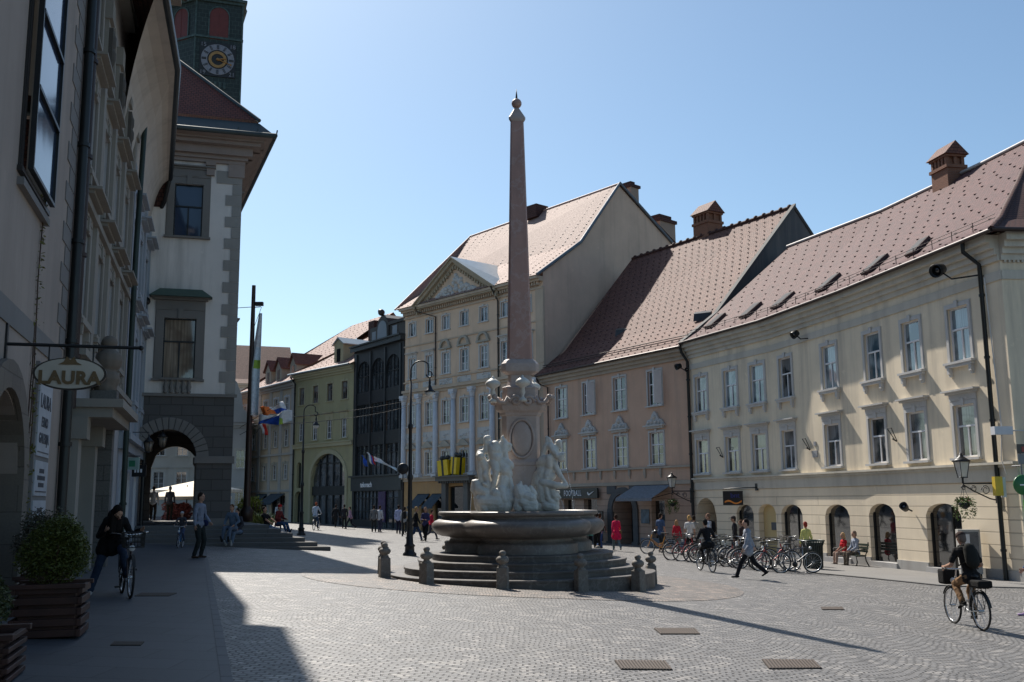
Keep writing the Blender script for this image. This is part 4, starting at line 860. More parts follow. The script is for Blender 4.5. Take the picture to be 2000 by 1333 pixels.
# third house: blue-white
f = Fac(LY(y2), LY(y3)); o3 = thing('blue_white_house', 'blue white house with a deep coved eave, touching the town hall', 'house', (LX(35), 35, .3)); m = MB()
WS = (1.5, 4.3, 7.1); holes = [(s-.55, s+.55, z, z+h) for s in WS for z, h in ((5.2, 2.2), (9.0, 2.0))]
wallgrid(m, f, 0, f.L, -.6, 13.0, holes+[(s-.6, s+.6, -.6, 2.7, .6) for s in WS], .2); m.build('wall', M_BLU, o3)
for s in WS: window(o3, f, s, 5.2, 1.1, 2.2, BY, sur=.2, hood=.5, trim=M_BLT, apron=1, hd=.35); window(o3, f, s, 9.0, 1.1, 2.0, BY, sur=.2, hood=.45, trim=M_BLT, apron=1, hd=.35)
m = MB(); cornice(m, f, 0, f.L, [(3.3, 3.6, .15), (3.6, 3.8, .35), (8.0, 8.12, .12)])
for s in (.35, 2.9, 5.7, f.L-.5): fbox(m, f, s-.22, s+.22, 3.8, 12.6, 0, .09)
m.build('cornice', M_BLT, o3)
m = MB(); N = 8; e0 = atz(322, 0, 14.5); e1 = atz(345, 135, 14.5); e2 = atz(331, 351, 14.5)
W0 = f.w(-3.5, 0); W1 = f.w(2.3, 0); W2 = f.w(f.L, 0)
E0 = e1+(e0-e1)*1.25
for (wa, wb, ea, eb) in ((W0, W1, E0, e1), (W1, W2, e1, e2)):   # the cove bends out from wall to gutter
    for i in range(N):
        a0, a1 = i/N*pi/2, (i+1)/N*pi/2
        P_ = lambda w_, e_, a: V((w_.x+(e_.x-w_.x)*(1-cos(a)), w_.y+(e_.y-w_.y)*(1-cos(a)), 12.4+2.05*sin(a)))
        m.add([P_(wa, ea, a0), P_(wb, eb, a0), P_(wb, eb, a1), P_(wa, ea, a1)], [(0, 1, 2, 3)], 0, True)
m.poly([V((p.x, p.y, z)) for p, z in ((W2, 12.4), (e2, 14.45), (W2, 14.45))]); m.build('coved_eave', plaster('coved_eave', (.52, .46, .4), .25), o3)
m = MB(); m.tube([E0+V((0, 0, .05)), e1+V((0, 0, .05)), e2+V((0, 0, .05))], .13, 8); m.tube([e2, e2+V((-.2, .1, -.9)), V((W2.x+.3, W2.y-.1, 13.3)), V((W2.x+.2, W2.y-.1, 12.8)), V((W2.x+.2, W2.y-.1, .6))], .08, 7); m.build('gutter', M_PIPE, o3)
m = MB(); q = lambda p, d, z: V((p.x-f.n.x*d, p.y-f.n.y*d, z)); m.poly([E0+V((0, 0, .1)), e1+V((0, 0, .1)), q(W1, 7, 19), q(W0, 7, 19)]); m.poly([e1+V((0, 0, .1)), e2+V((0, 0, .1)), q(W2, 7, 19), q(W1, 7, 19)]); m.poly([q(W0, 7, 19), q(W2, 7, 19), q(W2, 14, 14), q(W0, 14, 14)]); m.poly([e2+V((0, 0, .05)), q(W2, 7, 19), q(W2, 14, 12), q(W2, 0, 12)]); m.build('roof', M_TILED, o3)

# ================= town hall corner with its arch
H0, H1 = V((-14.6, 38.9)), V((-11.2, 39.92)); f = Fac(H0, H1); fr = Fac(H1, H1+V((-.41, 1))*12); fb_ = Fac(fr.w(12, 0)[:2], f.w(-3, 0, -12.4)[:2])
hb = thing('town_hall', 'town hall corner with rusticated stone arch below, white wall, grey quoins and dark red roof', 'building', (-12.8, 39.4, .77))
M_HALL = plaster('hall_plaster', (.74, .68, .63), .35); M_HST = blocks('hall_stone', (.13, .12, .115), (.095, .09, .085), (.035, .032, .03), .82, .42, .014, .85, .9); M_HTR = plaster('hall_grey_stone', (.21, .195, .18), .35)
m = MB(); AH = (.0, 2.2, .3, 4.5, 1.1, .45)
wallgrid(m, f, -.4, f.L, .3, 5.85, [AH], .45); wallgrid(m, fr, 0, fr.L, .3, 5.85, [(s, s+1.9, .3, 4.3, .95, .4) for s in (1.2, 4.2, 7.2, 9.9)], .4)
bf = Fac(f.w(-.4, 0, -12)[:2], f.w(f.L, 0, -12)[:2]); wallgrid(m, bf, 0, bf.L, .3, 5.85, [(.25, 2.5, .3, 4.45, 1.1, .3)], .3)
m.poly([f.w(-.4, .3), f.w(-.4, .3, -12), f.w(-.4, 5.8, -12), f.w(-.4, 5.8)]); m.poly([f.w(-.4, 5.2), f.w(f.L, 5.2), fr.w(12, 5.2), f.w(-.4, 5.2, -12)])
bm_ = MB()
wm = m; m.build('ground_floor_wall', M_HST, hb)
m = MB(); c = 1.1
for i in range(18):
    a0, a1 = pi*i/18+.012, pi*(i+1)/18-.012; m.hexa([f.w(c-r*cos(t), 3.4+r*sin(t), d) for d in (.06, -.3) for r, t in ((1.08, a0), (1.55, a0), (1.55, a1), (1.08, a1))])
for z in (3.15,): fbox(m, f, 2.12, f.L+.08, z, z+.28, -.3, .12); 
fbox(m, f, 2.18, f.L+.04, .3, 1.0, -.3, .06); fbox(m, f, 2.12, 2.3, 1.0, 3.15, -3.4, -.46); fbox(m, f, 2.05, 2.35, 3.15, 3.4, -3.5, -.46); fbox(m, f, -.1, f.L+.1, 5.78, 5.9, 0, .1); m.build('arch_ring', M_HTR, hb)
m = MB(); hw = (.92, 2.04, 12.33, 14.53); hw2 = (.74, 1.98, 6.49, 8.93)
wallgrid(m, f, -.4, f.L, 5.85, 16.2, [hw, hw2], .25); hr = [(s, s+1.1, z, z+2.2) for s in (1.6, 4.6, 7.6, 10.2) for z in (6.5, 12.0)]; wallgrid(m, fr, 0, fr.L, 5.85, 16.2, hr, .25)
wallgrid(m, bf, 0, bf.L, 5.85, 16.2, [], .1); m.build('wall', M_HALL, hb)
window(hb, f, 1.48, 12.33, 1.12, 2.2, ((0, .58, 2, 1), (.58, 1, 1, 1)), fm=M_DARK, gm=glass('hall_glass', (.03, .05, .09), None, .05, .5, 0, .1), sur=.26, hood=.45, trim=M_HTR, sill=.1, hd=.15)
window(hb, f, 1.36, 6.49, 1.24, 2.44, ((0, .62, 2, 1), (.62, 1, 1, 1)), fm=M_DARK, gm=glass('brown_reflection_glass', (.15, .11, .08), (.34, .27, .2)), sur=.3, hood=.5, trim=M_HTR, sill=.1, hd=.25)  # brown reflection of a building is put into this pane's colour
for s, _, z, _ in hr: window(hb, fr, s+.55, z, 1.1, 2.2, ((0, .6, 2, 1), (.6, 1, 1, 1)), fm=M_DARK, sur=.2, hood=.3, trim=M_HTR)
m = MB(); M = f.M(1.36, 9.75); m.prism([(-1.2, 0), (1.2, 0), (.8, .28), (-.8, .28)], -.5, 0, M); m.build('window_canopy', plain('green_copper', (.06, .1, .085), .7), hb)
m = MB()
for i in range(5): s = .92+.22*i; m.lathe([(.05, 5.9), (.09, 5.95), (.06, 6.0), (.1, 6.15), (.05, 6.35), (.08, 6.42), (.08, 6.46)], f.w(s, 0, .12), 8)
fbox(m, f, .7, 2.02, 6.42, 6.5, 0, .25); m.build('balustrade', M_HTR, hb)
qm = MB()
for i in range(19):
    z = 5.92+i*.46; wd = .62 if i % 2 else .36; fbox(qm, f, f.L-wd, f.L+.015, z, z+.44, -.02, .025); fbox(qm, fr, -.015, .4 if i % 2 else .62, z, z+.44, 0, .02)
fbox(qm, f, f.L-1.0, f.L+.02, 14.66, 15.2, 0, .035); qm.build('quoin', plaster('quoin_grey', (.33, .31, .285), .3), hb)
cm = MB()
for ff, L in ((f, f.L), (fr, fr.L)):
    for z0, z1, d in ((15.5, 15.65, .12), (15.65, 15.8, .22), (15.8, 16.15, .4), (16.15, 16.3, .7), (16.3, 16.4, .85)): fbox(cm, ff, -.4 if ff is f else .004, L+(d if ff is f else 0), z0, z1, -.2, d)
for s in (.45, 2.3): fbox(cm, f, s-.16, s+.16, 14.95, 15.5, 0, .14); fbox(cm, f, s-.2, s+.2, 15.35, 15.52, 0, .2)
fbox(cm, f, 3.0, f.L+.1, 14.95, 15.5, -.1, .1)

ec_ = atz(538, 266, 16.5); Ec = V((ec_.x, ec_.y, 16.5)); ed = (V((Ec.x, Ec.y))-f.P).dot(f.n); hipd = V((-.91, .41, 0)); A = Ec+hipd*6.5; 
zA = wallhit(345, 118, (Ec.x, Ec.y), (A.x, A.y)); sl = (zA.z-16.5)/hypot(zA.x-Ec.x, zA.y-Ec.y); A.z = 16.5+sl*6.5
Z3 = lambda q, z: V((q.x, q.y, z)); fw0, fw1, fw2 = f.w(-6, 0, .84), f.w(f.L+.84, 0, .84), fr.w(12, 0, .84); er0 = fr.w(12, 16.5, (V((Ec.x, Ec.y))-fr.P).dot(fr.n)); el0 = f.w(-6, 16.5, ed)
cm.poly([Z3(fw0, 16.38), Z3(fw1, 16.38), Z3(Ec, 16.46), Z3(el0, 16.46)]); cm.poly([Z3(fw1, 16.38), Z3(fw2, 16.38), Z3(er0, 16.46), Z3(Ec, 16.46)])
cm.build('cornice', plaster('hall_cornice', (.33, .27, .24), .25), hb)
m = MB(); EL = f.w(-6, 16.5, ed); ER = fr.w(12, 16.5, (V((Ec.x, Ec.y))-fr.P).dot(fr.n)); bk = V((-.38, .925, 0)); AB = A+bk*9
t_ = .13; kf = lambda p, q: p.lerp(q, t_)
T1, T2 = EL.lerp(EL+(A-Ec), t_), Ec.lerp(A, t_); TR = ER.lerp(AB, t_); up = V((0, 0, .12))
AL = A+(EL-Ec)*.7
m.poly([T1+up, T2+up, A, AL]); m.poly([T2+up, TR+up, AB, A]); m.poly([AB, A, AL, AL+bk*9]); 
m.poly([EL, Ec, T2, T1], 1); m.poly([Ec, ER, TR, T2], 1)
M_HROOF = tiles('dark_red_tiles', (.17, .05, .035), (.125, .04, .032), (.03, .014, .012)); m.build('roof', [M_HROOF, plain('eave_copper', (.045, .06, .062), .5, .3)], hb)
m = MB(); m.tube([EL, Ec, ER], .11, 8); m.tube([T2+up, A], .09, 6); [m.tube([Ec.lerp(EL, q/14)+V((0, .1, 0)), Ec.lerp(EL, q/14)+V((.05, .1, .28))], .03, 5) for q in range(3)]; m.build('gutter', plain('eave_copper', (.045, .06, .062), .5, .3), hb)
m = MB(); m.box(-.1, .1, -.06, .0, -.12, .12, f.M(-.0, 9.3, .2)); m.lathe([(.16, -.03), (.16, .03)], (0, 0, 0), 14, f.M(.05, 9.55, .12) @ Matrix.Rotation(pi/2, 4, 'X')); m.build('round_vent', M_DARK, hb)
# tower
tp, tq = aty(378, 150, 88), aty(470, 150, 89.3); f = Fac(tp[:2], tq[:2]); tl = f.L
tw = thing('clock_tower', 'copper clad clock tower rising behind the town hall roof', 'tower', f.w(tl/2, 0, -tl/2))
M_COP = blocks('patina_copper', (.035, .05, .048), (.02, .028, .028), (.11, .15, .14), .55, .42, .02, .6, .4, patch=.6); M_COPT = plain('copper_trim', (.05, .075, .07), .6, .2, var=.5)
def th(u, v): return f.hit(u, v)
ck0, ck1 = th(388, 152), th(462, 82); lg = th(420, 74)[1]; tz = th(420, 6)[1]
M = f.M(0, 0, 0); s3 = tl*.85; Minv = M.inverted()
bdir = V((-.36, .93, 0)).normalized(); ldir = V((-.9, .43, 0)).normalized()
c0, c1 = f.w(0, 0), f.w(tl, 0); c2 = c1+bdir*6; c4 = c0+ldir*s3; c3 = c4+bdir*5; OUT = [c0, c1, c2, c3, c4]; cc = sum(OUT, V((0, 0, 0)))/5
def slab(m, g, z0, z1):
    o_ = [cc+(q-cc)*(1+g/(q-cc).length) for q in OUT]; n_ = len(o_); m.add([V((q.x, q.y, z)) for z in (z0, z1) for q in o_], [tuple(range(n_))[::-1], tuple(range(n_, 2*n_))]+[(i, (i+1) % n_, n_+(i+1) % n_, n_+i) for i in range(n_)])
m = MB(); slab(m, 0, 8, tz); m.build('wall', M_COP, tw)
m = MB(); slab(m, .16, lg-.12, lg+.08); slab(m, .22, tz, tz+.25); slab(m, .5, tz+.25, tz+.5)
for q in OUT: m.tube([V((q.x, q.y, 8)), V((q.x, q.y, tz))], .1, 6)
m.build('ledge', M_COPT, tw); m = MB(); m.lathe([(4.4, tz+.5), (3.8, tz+2), (2.6, tz+3.4), (2.4, tz+5.5), (2.7, tz+5.7), (.7, tz+9), (.05, tz+13)], (cc.x, cc.y, 0), 8); m.build('roof', M_COPT, tw)
sa, sb = th(409, 60)[0], th(446, 60)[0]; za, zb = th(428, 78)[1], th(428, 16)[1]
for k in range(5):
    A_, B2 = OUT[k], OUT[(k+1) % 5]; fk = Fac((A_.x, A_.y), (B2.x, B2.y)); R_ = fk.M(0, 0, 0); rr = min((sb-sa)/2, fk.L*.28); mid = (sa+sb)/2 if k == 0 else fk.L/2; x0, x1 = mid-rr, mid+rr
    pts = [(x0, za), (x1, za)]+[(mid+rr*cos(a), zb-rr+rr*sin(a)) for a in [pi*i/10 for i in range(11)]]
    m = MB(); m.prism(pts, -.05, .1, R_); m.box(mid-.02, mid+.02, -.07, 0, za, zb, R_); m.build('shutter', plain('red_shutter', (.12, .02, .015), .6), tw)
    m = MB(); po = [(mid+(rr+.12)*cos(a), zb-rr+(rr+.12)*sin(a)) for a in [pi*i/10 for i in range(11)]]; pi_ = [(mid+(rr+.01)*cos(a), zb-rr+(rr+.01)*sin(a)) for a in [pi*i/10 for i in range(11)]]
    for i in range(10): m.prism([po[i], po[i+1], pi_[i+1], pi_[i]], -.1, .05, R_)
    m.box(x0-.12, x0-.01, -.1, 0, za, zb-rr, R_); m.box(x1+.01, x1+.12, -.1, 0, za, zb-rr, R_); m.build('arch_moulding', M_COPT, tw)
cs, cz = th(425, 118); R0 = (ck1[0]-ck0[0])/2
M = f.M(cs, cz, 0); m = MB(); m.box(-R0, R0, -.12, .02, -R0*1.02, R0*1.02, M); ckf = m.build('clock', plain('clock_black', (.012, .012, .014), .6), tw)
ring = lambda m, r0, r1, y, n=32: [m.prism([(r0*cos(a), r0*sin(a)), (r1*cos(a), r1*sin(a)), (r1*cos(b), r1*sin(b)), (r0*cos(b), r0*sin(b))], y-.01, y+.03, M) for a, b in [(2*pi*i/n, 2*pi*(i+1)/n) for i in range(n)]]
m = MB(); ring(m, R0*.58, R0*.92, -.15); m.build('dial', plain('dial_grey', (.19, .19, .22), .6), ckf)
m = MB(); ring(m, R0*.34, R0*.5, -.16); m.cap(M @ V((0, -.2, 0)), M @ V((R0*.72, -.2, -R0*.25)), .07, .03); m.cap(M @ V((0, -.2, 0)), M @ V((R0*.45, -.2, R0*.08)), .08, .05); m.ball(M @ V((R0*.72, -.2, -R0*.25)), .1); m.ball(M @ V((0, -.18, 0)), .16); m.build('clock_hand', plain('gilt', (.32, .17, .06), .45, .5), ckf)
m = MB()
for i in range(12):
    a = pi/2-2*pi*i/12; Mx = M @ Matrix.Rotation(-a+pi/2, 4, 'Y')
    for q in ((-.05, .05) if i % 3 else (-.08, 0, .08)): m.box(q-.018, q+.018, -.2, -.165, R0*.62, R0*.88, Mx)
m.build('numeral', M_DARK, ckf)
for tx, x, z in (('15', -1, 1), ('18', 1, 1), ('19', -1, -1), ('21', 1, -1)):
    place(text_mesh(tx, R0*.34, .01, plain('dial_grey', (.19, .19, .22), .6)), 'numeral', ckf, Matrix.Translation(-tw.location) @ M @ Matrix.Translation((x*R0*.8, -.14, z*R0*.84)))
m = MB(); M2 = f.M(tl*.45, 0, 0)
for i in range(5): x = -.9+.42*i; m.box(x, x+.22, -.08, .02, cz-R0*1.02-1.1, cz-R0*1.02-.5, M2)
m.build('panel', M_COPT, tw)

# ================= steps before the town hall
m = MB(); ys, zs = 36.75, -.13
re = [-6.64, -7.2, -7.75, -8.3, -8.85, -9.4]
for k in range(6):
    z1 = -.005+.152*k; y0 = ys+.42*k; x1 = re[k]; xb = x1-.41*14
    p = [(-16.5, y0), (x1, y0+.05), (xb, y0+14), (-22, y0+16)]
    m.hexa([V((x, y, -.6)) for x, y in p]+[V((x, y, z1)) for x, y in p])
st = m.build('steps', blocks('step_stone', (.16, .155, .15), (.12, .115, .11), (.06, .055, .05), 1.4, 2.0, .008), bevel=.015)
tag(st, 'broad grey stone steps fanning out in front of the town hall arch', 'steps')

# ================= the obelisk fountain
M_BAS = marble('dark_marble', (.2, .17, .15), (.12, .105, .095), (.26, .24, .22), .42, 1.4, .5); M_STEP = marble('step_marble', (.12, .106, .096), (.08, .072, .066), (.22, .2, .19), .5, 1.2, .5)
M_OBE = marble('pink_marble', (.44, .26, .21), (.33, .2, .17), (.46, .36, .33), .5, .9, .35); M_PED = marble('pale_pink_marble', (.46, .38, .34), (.36, .28, .245), (.45, .38, .36), .5, 1.3, .4); M_WHM = marble('white_marble', (.72, .68, .61), (.58, .55, .49), (.7, .7, .68), .5, 2.2, .4)
fo = thing('obelisk_fountain', 'tall pink obelisk fountain with white marble figures over a dark basin', 'fountain', (FC.x, FC.y, fz))
def lobes(c, rho, rot=-80, n=132, k=3):
    out = []
    for i in range(n):
        a = 2*pi*i/n; best = 0
        for j in range(k):
            b = radians(rot)+2*pi*j/k; d = c*cos(a-b); q = rho*rho-(c*sin(a-b))**2
            if q > 0: best = max(best, d+sqrt(q))
        out.append((a, best))
    return out
def sweep(m, c, rho, prof, rot=-80, mi=0, n=132, close=True, k=3):
    rings = []
    for e, z in prof:
        rings.append([V((FC.x+r*cos(a), FC.y+r*sin(a), z)) for a, r in lobes(c, rho+e, rot, n, k)])
    vs = [p for r in rings for p in r]; fs = [(i*n+j, i*n+(j+1) % n, (i+1)*n+(j+1) % n, (i+1)*n+j) for i in range(len(rings)-1) for j in range(n)]
    m.add(vs, fs, mi, True)
    if close: m.poly(rings[-1], mi)
zt = (-.1, .055, .21, .36); rad = (2.42, 2.08, 1.74, 1.42)
for i in range(4):
    m = MB(); b = -.95 if i == 0 else zt[i-1]-.05
    sweep(m, .5, rad[i]+.36, [(-.02, b), (-.02, zt[i]-.05), (0, zt[i]-.045), (0, zt[i]-.008), (-.008, zt[i])], -84, k=6); [m.s.__setitem__(q, False) for q in range(len(m.s))]; m.build('step', M_STEP, fo)
m = MB(); pr = [(-.28, .34), (-.28, .56), (-.31, .6), (-.38, .62), (-.42, .68), (-.40, .72), (-.2, .745), (-.08, .79), (0, .87), (.05, .96), (.04, 1.04), (-.02, 1.1), (-.12, 1.145), (-.2, 1.165), (-.215, 1.22), (-.15, 1.235), (-.12, 1.25), (-.115, 1.305), (-.14, 1.335), (-.3, 1.34), (-.33, 1.3), (-.33, 1.15)]
sweep(m, .72, 1.5, pr, close=False); m.build('basin', M_BAS, fo)
m = MB(); m.poly([V((FC.x+r*cos(a), FC.y+r*sin(a), 1.22)) for a, r in lobes(.72, 1.18)]); m.build('water', glass('basin_water', (.02, .04, .04), None, .02), fo)
def hexsec(m, lv, rot=-84, mi=0):                 # three-sided shaft with cut corners: (long side, cut, z)
    rings = []
    for W, c, z in lv:
        if z < 4.73: W, c = W*.83, c*.83
        S = W+2*c; d = S/(2*sqrt(3)); r = []
        for k in range(3):
            a = radians(rot+120*k); n_ = V((cos(a), sin(a), 0)); t = V((-sin(a), cos(a), 0)); r += [n_*d-t*W/2, n_*d+t*W/2]
        rings.append([p+V((FC.x, FC.y, z)) for p in r])
    vs = [p for r in rings for p in r]; fs = [(i*6+j, i*6+(j+1) % 6, (i+1)*6+(j+1) % 6, (i+1)*6+j) for i in range(len(rings)-1) for j in range(6)]
    m.add(vs, fs+[tuple(range((len(rings)-1)*6, len(rings)*6))], mi)
m = MB(); hexsec(m, [(1.05, .35, 1.1), (1.05, .35, 1.5), (.98, .3, 1.56), (.98, .3, 2.42), (1.03, .32, 2.46), (1.03, .32, 2.52), (.9, .26, 2.6), (.9, .26, 3.66), (.96, .28, 3.68), (.98, .3, 3.74), (1.12, .34, 3.8), (1.22, .36, 3.9), (1.22, .36, 4.0), (.84, .24, 4.04), (.84, .24, 4.33), (.88, .24, 4.35), (.88, .24, 4.39), (.66, .18, 4.42), (.58, .16, 4.55), (.56, .16, 4.72)]); m.build('pedestal', M_PED, fo, bevel=.012)
m = MB(); hexsec(m, [(.62, .17, 4.7), (.76, .2, 4.78), (.78, .2, 4.88), (.76, .2, 4.98), (.66, .17, 5.06), (.56, .14, 5.1)]); m.build('collar', M_PED, fo, bevel=.02)
m = MB(); hexsec(m, [(.53, .12, 5.08), (.285, .065, 11.5)]); m.build('obelisk', M_OBE, fo, bevel=.008)
m = MB(); hexsec(m, [(.3, .07, 11.42), (.36, .08, 11.48), (.36, .08, 11.54), (.06, .02, 11.85)]); m.build('capstone', M_PED, fo)
m = MB(); m.ball((FC.x, FC.y, 11.95), .135, n=18); m.build('ball', M_OBE, fo); m = MB(); m.lathe([(.03, 12.05), (.025, 12.15), (.003, 12.36)], (FC.x, FC.y, 0), 8); m.build('spike', M_DARK, fo)
pc = V((FC.x, FC.y, 0))
def at(u, v, dy=-.5): return aty(u, v, FC.y+dy)
m = MB()                                          # volutes rolling along the cornice
for k in range(3):
    a = radians(-84+120*k); n_ = V((cos(a), sin(a), 0)); t = V((-sin(a), cos(a), 0)); c = pc+n_*.5
    for sg in (-1, 1):
        sp = [c+t*sg*(.16+.13*(1-i/16)*cos(i*.62))+V((0, 0, 4.02+.13*(1-i/16)*sin(i*.62))) for i in range(17)]
        m.tube([c+t*sg*.66+V((0, 0, 4.1)), c+t*sg*.56+V((0, 0, 3.98)), c+t*sg*.42+V((0, 0, 3.97)), c+t*sg*.36+V((0, 0, 4.1))]+sp, .05, 7); m.ball(c+t*sg*.68+V((0, 0, 4.12)), .07)
m.build('scroll', M_PED, fo)
for u, v, dy in ((963, 800, -.55), (1021, 795, -.75), (1042, 792, .3)):
    p = at(u, v, dy); z = 4.03; m = MB(); m.lathe([(.1, z-.05), (.1, z), (.05, z+.04), (.035, z+.1), (.07, z+.17), (.05, z+.26), (.06, z+.3), (.17, z+.36), (.19, z+.42), (.15, z+.48), (.06, z+.54), (.03, z+.55), (.035, z+.58), (.003, z+.61)], (p.x, p.y, 0), 14); m.build('urn', M_WHM, fo)
m = MB(); a = radians(-84); n_ = V((cos(a), sin(a), 0)); t = V((-sin(a), cos(a), 0)); c = pc+n_*.345
m.tube([c+t*.3*cos(q)+V((0, 0, 3.1+.47*sin(q)))+n_*.015 for q in [2*pi*i/28 for i in range(28)]], .035, 6, closed=True); m.ball(c+V((0, 0, 3.1)), (.26, .06, .43), n=16, M=Matrix.Rotation(a+pi/2, 4, 'Z')); m.build('medallion', M_PED, fo)
# sculpture groups: heavy limbs, drapery and rocks fused into one carved surface
tex = bpy.data.textures.new('carving', 'CLOUDS'); tex.noise_scale = .09; tex.noise_depth = 3
def sculpt(label, D, balls, tris=()):
    o = thing('sculpture', label, 'statue', (FC.x, FC.y, 1.25)); m = MB()
    o.parent = None
    P = lambda X, Y_, dy: aty(900+X/7.017, 820+Y_/7.017, D+dy)
    k = .01286/7.017
    for X0, Y0_, d0, r0, X1, Y1_, d1, r1 in balls: m.cap(P(X0, Y0_, d0), P(X1, Y1_, d1), r0*k*1.02, r1*k*1.02, n=12)
    b = m.build('figures', M_WHM, o, remesh=.014)
    d = b.modifiers.new('d', 'DISPLACE'); d.texture = tex; d.strength = .022; d.texture_coords = 'LOCAL'; return o
sculpt('marble river god with urn and fish, left of the obelisk', 24.3, [
 (358, 262, 0, 48, 372, 255, 0, 44), (330, 285, -.03, 22, 345, 330, -.02, 26), (370, 300, 0, 30, 400, 350, 0, 44), (345, 360, .02, 36, 352, 430, 0, 40), (470, 345, -.03, 58, 460, 420, -.03, 78), (440, 400, -.02, 74, 470, 540, -.02, 78),
 (500, 520, -.06, 62, 430, 580, -.02, 60), (360, 350, .02, 34, 320, 430, .02, 30), (320, 430, .02, 28, 300, 470, -.02, 30), (262, 485, 0, 55, 270, 500, -.1, 50), (250, 440, 0, 25, 310, 430, 0, 28), (230, 545, 0, 14, 262, 590, 0, 40), (290, 560, .02, 62, 330, 640, .02, 66),
 (262, 600, 0, 34, 270, 740, 0, 34), (270, 740, 0, 34, 285, 850, 0, 40), (345, 620, .03, 62, 350, 830, .02, 56), (315, 878, -.14, 24, 345, 895, -.14, 20), (340, 760, -.05, 48, 380, 850, 0, 50),
 (455, 590, -.06, 62, 480, 700, -.16, 46), (480, 700, -.16, 44, 455, 880, -.14, 30), (455, 880, -.14, 30, 385, 1030, -.12, 20), (385, 1035, -.14, 18, 350, 1055, -.2, 20),
 (520, 590, -.02, 52, 600, 660, 0, 64), (590, 560, .05, 46, 665, 620, .04, 62), (640, 560, .06, 34, 690, 640, .05, 42), (600, 700, 0, 90, 640, 740, .02, 70), (590, 800, .02, 80, 560, 930, 0, 88), (665, 800, 0, 36, 700, 930, -.04, 34),
 (580, 275, .1, 34, 590, 290, .1, 36), (560, 245, .1, 12, 582, 222, .1, 10), (600, 330, .1, 52, 590, 420, .08, 50), (640, 330, .1, 26, 685, 350, .12, 22), (685, 350, .12, 22, 660, 420, .12, 24), (545, 320, .08, 24, 535, 430, .06, 26), (600, 430, .08, 44, 625, 530, .06, 34), (555, 430, .06, 34, 545, 500, .04, 30),
 (175, 850, .05, 28, 165, 960, .05, 34), (170, 950, .05, 36, 215, 1030, 0, 40), (215, 860, 0, 44, 250, 960, -.05, 72), (250, 960, -.05, 72, 330, 1000, -.1, 66), (380, 900, 0, 80, 420, 1000, 0, 90),
 (250, 1090, -.1, 56, 330, 1200, -.1, 80), (300, 1120, -.1, 90, 520, 1130, -.1, 110), (400, 1180, -.1, 80, 620, 1180, -.12, 90), (200, 1080, 0, 30, 240, 1200, 0, 50), (560, 960, -.1, 66, 600, 1110, -.18, 60), (620, 1000, -.06, 56, 690, 1100, -.12, 60), (700, 960, 0, 60, 730, 1150, -.05, 50), (480, 1020, -.12, 76, 600, 1060, -.1, 66)])
sculpt('marble river god pouring water over a dolphin, right of the obelisk', 24.6, [
 (1345, 318, 0, 50, 1352, 345, 0, 42), (1372, 360, -.02, 20, 1375, 390, -.02, 22), (1335, 370, 0, 26, 1290, 370, 0, 34), (1178, 250, .05, 28, 1185, 330, .04, 40), (1210, 270, .03, 28, 1235, 330, .02, 34), (1180, 350, .02, 44, 1110, 500, 0, 26), (1150, 380, .04, 36, 1095, 520, .03, 22),
 (1235, 370, -.04, 54, 1290, 420, -.02, 60), (1250, 400, -.1, 36, 1325, 500, -.18, 30), (1325, 500, -.18, 28, 1400, 480, -.2, 24), (1380, 500, -.16, 46, 1370, 540, -.16, 44), (1400, 560, -.16, 16, 1418, 550, -.18, 12), (1290, 450, 0, 66, 1250, 560, 0, 74),
 (1130, 580, .02, 84, 1180, 560, -.02, 80), (1210, 530, -.12, 52, 1215, 630, -.12, 46), (1080, 600, .05, 50, 1090, 660, .05, 46), (1230, 620, 0, 70, 1180, 760, 0, 96), (1120, 720, .03, 90, 1060, 860, .05, 80), (1040, 760, .08, 50, 1020, 900, .08, 60),
 (1280, 600, -.08, 44, 1350, 740, -.16, 34), (1350, 740, -.16, 34, 1440, 880, -.2, 26), (1180, 800, -.05, 70, 1250, 780, -.06, 56), (1120, 860, -.1, 50, 1300, 900, -.2, 48), (1300, 900, -.2, 46, 1450, 910, -.22, 30),
 (1100, 900, 0, 78, 1120, 1080, 0, 84), (1160, 900, -.12, 34, 1200, 1080, -.15, 36), (1060, 950, .05, 66, 1090, 1060, 0, 70), (1250, 960, -.1, 46, 1280, 1040, -.12, 58), (1280, 1010, -.12, 50, 1340, 990, -.14, 22), (1330, 1050, -.14, 34, 1365, 1070, -.16, 14), (1290, 1080, -.12, 46, 1320, 1100, -.14, 34),
 (1180, 1180, -.08, 74, 1280, 1200, -.1, 70), (1060, 1180, 0, 60, 1120, 1220, 0, 60), (1000, 1130, 0, 60, 1050, 1200, 0, 60), (1230, 1120, -.1, 60, 1300, 1150, -.1, 50)])
sculpt('jagged white marble rocks between the two figures', 24.1, [
 (820, 860, 0, 20, 800, 960, 0, 60), (800, 950, 0, 70, 830, 1040, -.05, 90), (880, 930, .05, 40, 900, 1020, 0, 60), (900, 1060, -.1, 70, 960, 1080, -.1, 76), (860, 1130, -.1, 80, 980, 1160, -.08, 80), (800, 1100, -.05, 70, 790, 1200, -.05, 70), (960, 940, .1, 36, 1000, 1020, .08, 50), (900, 1200, -.12, 60, 1000, 1200, -.1, 60)])
sculpt('third marble group behind the obelisk facing the row of houses', 26.1, [
 (800, 300, 0, 50, 810, 340, 0, 46), (800, 400, 0, 80, 830, 600, 0, 100), (740, 450, 0, 40, 700, 620, -.1, 34), (880, 450, 0, 40, 940, 600, 0, 34), (820, 700, 0, 120, 780, 900, 0, 120), (900, 720, .1, 70, 980, 900, .15, 50), (700, 800, .05, 90, 650, 1000, 0, 90), (800, 1000, 0, 190, 820, 1150, 0, 190)])
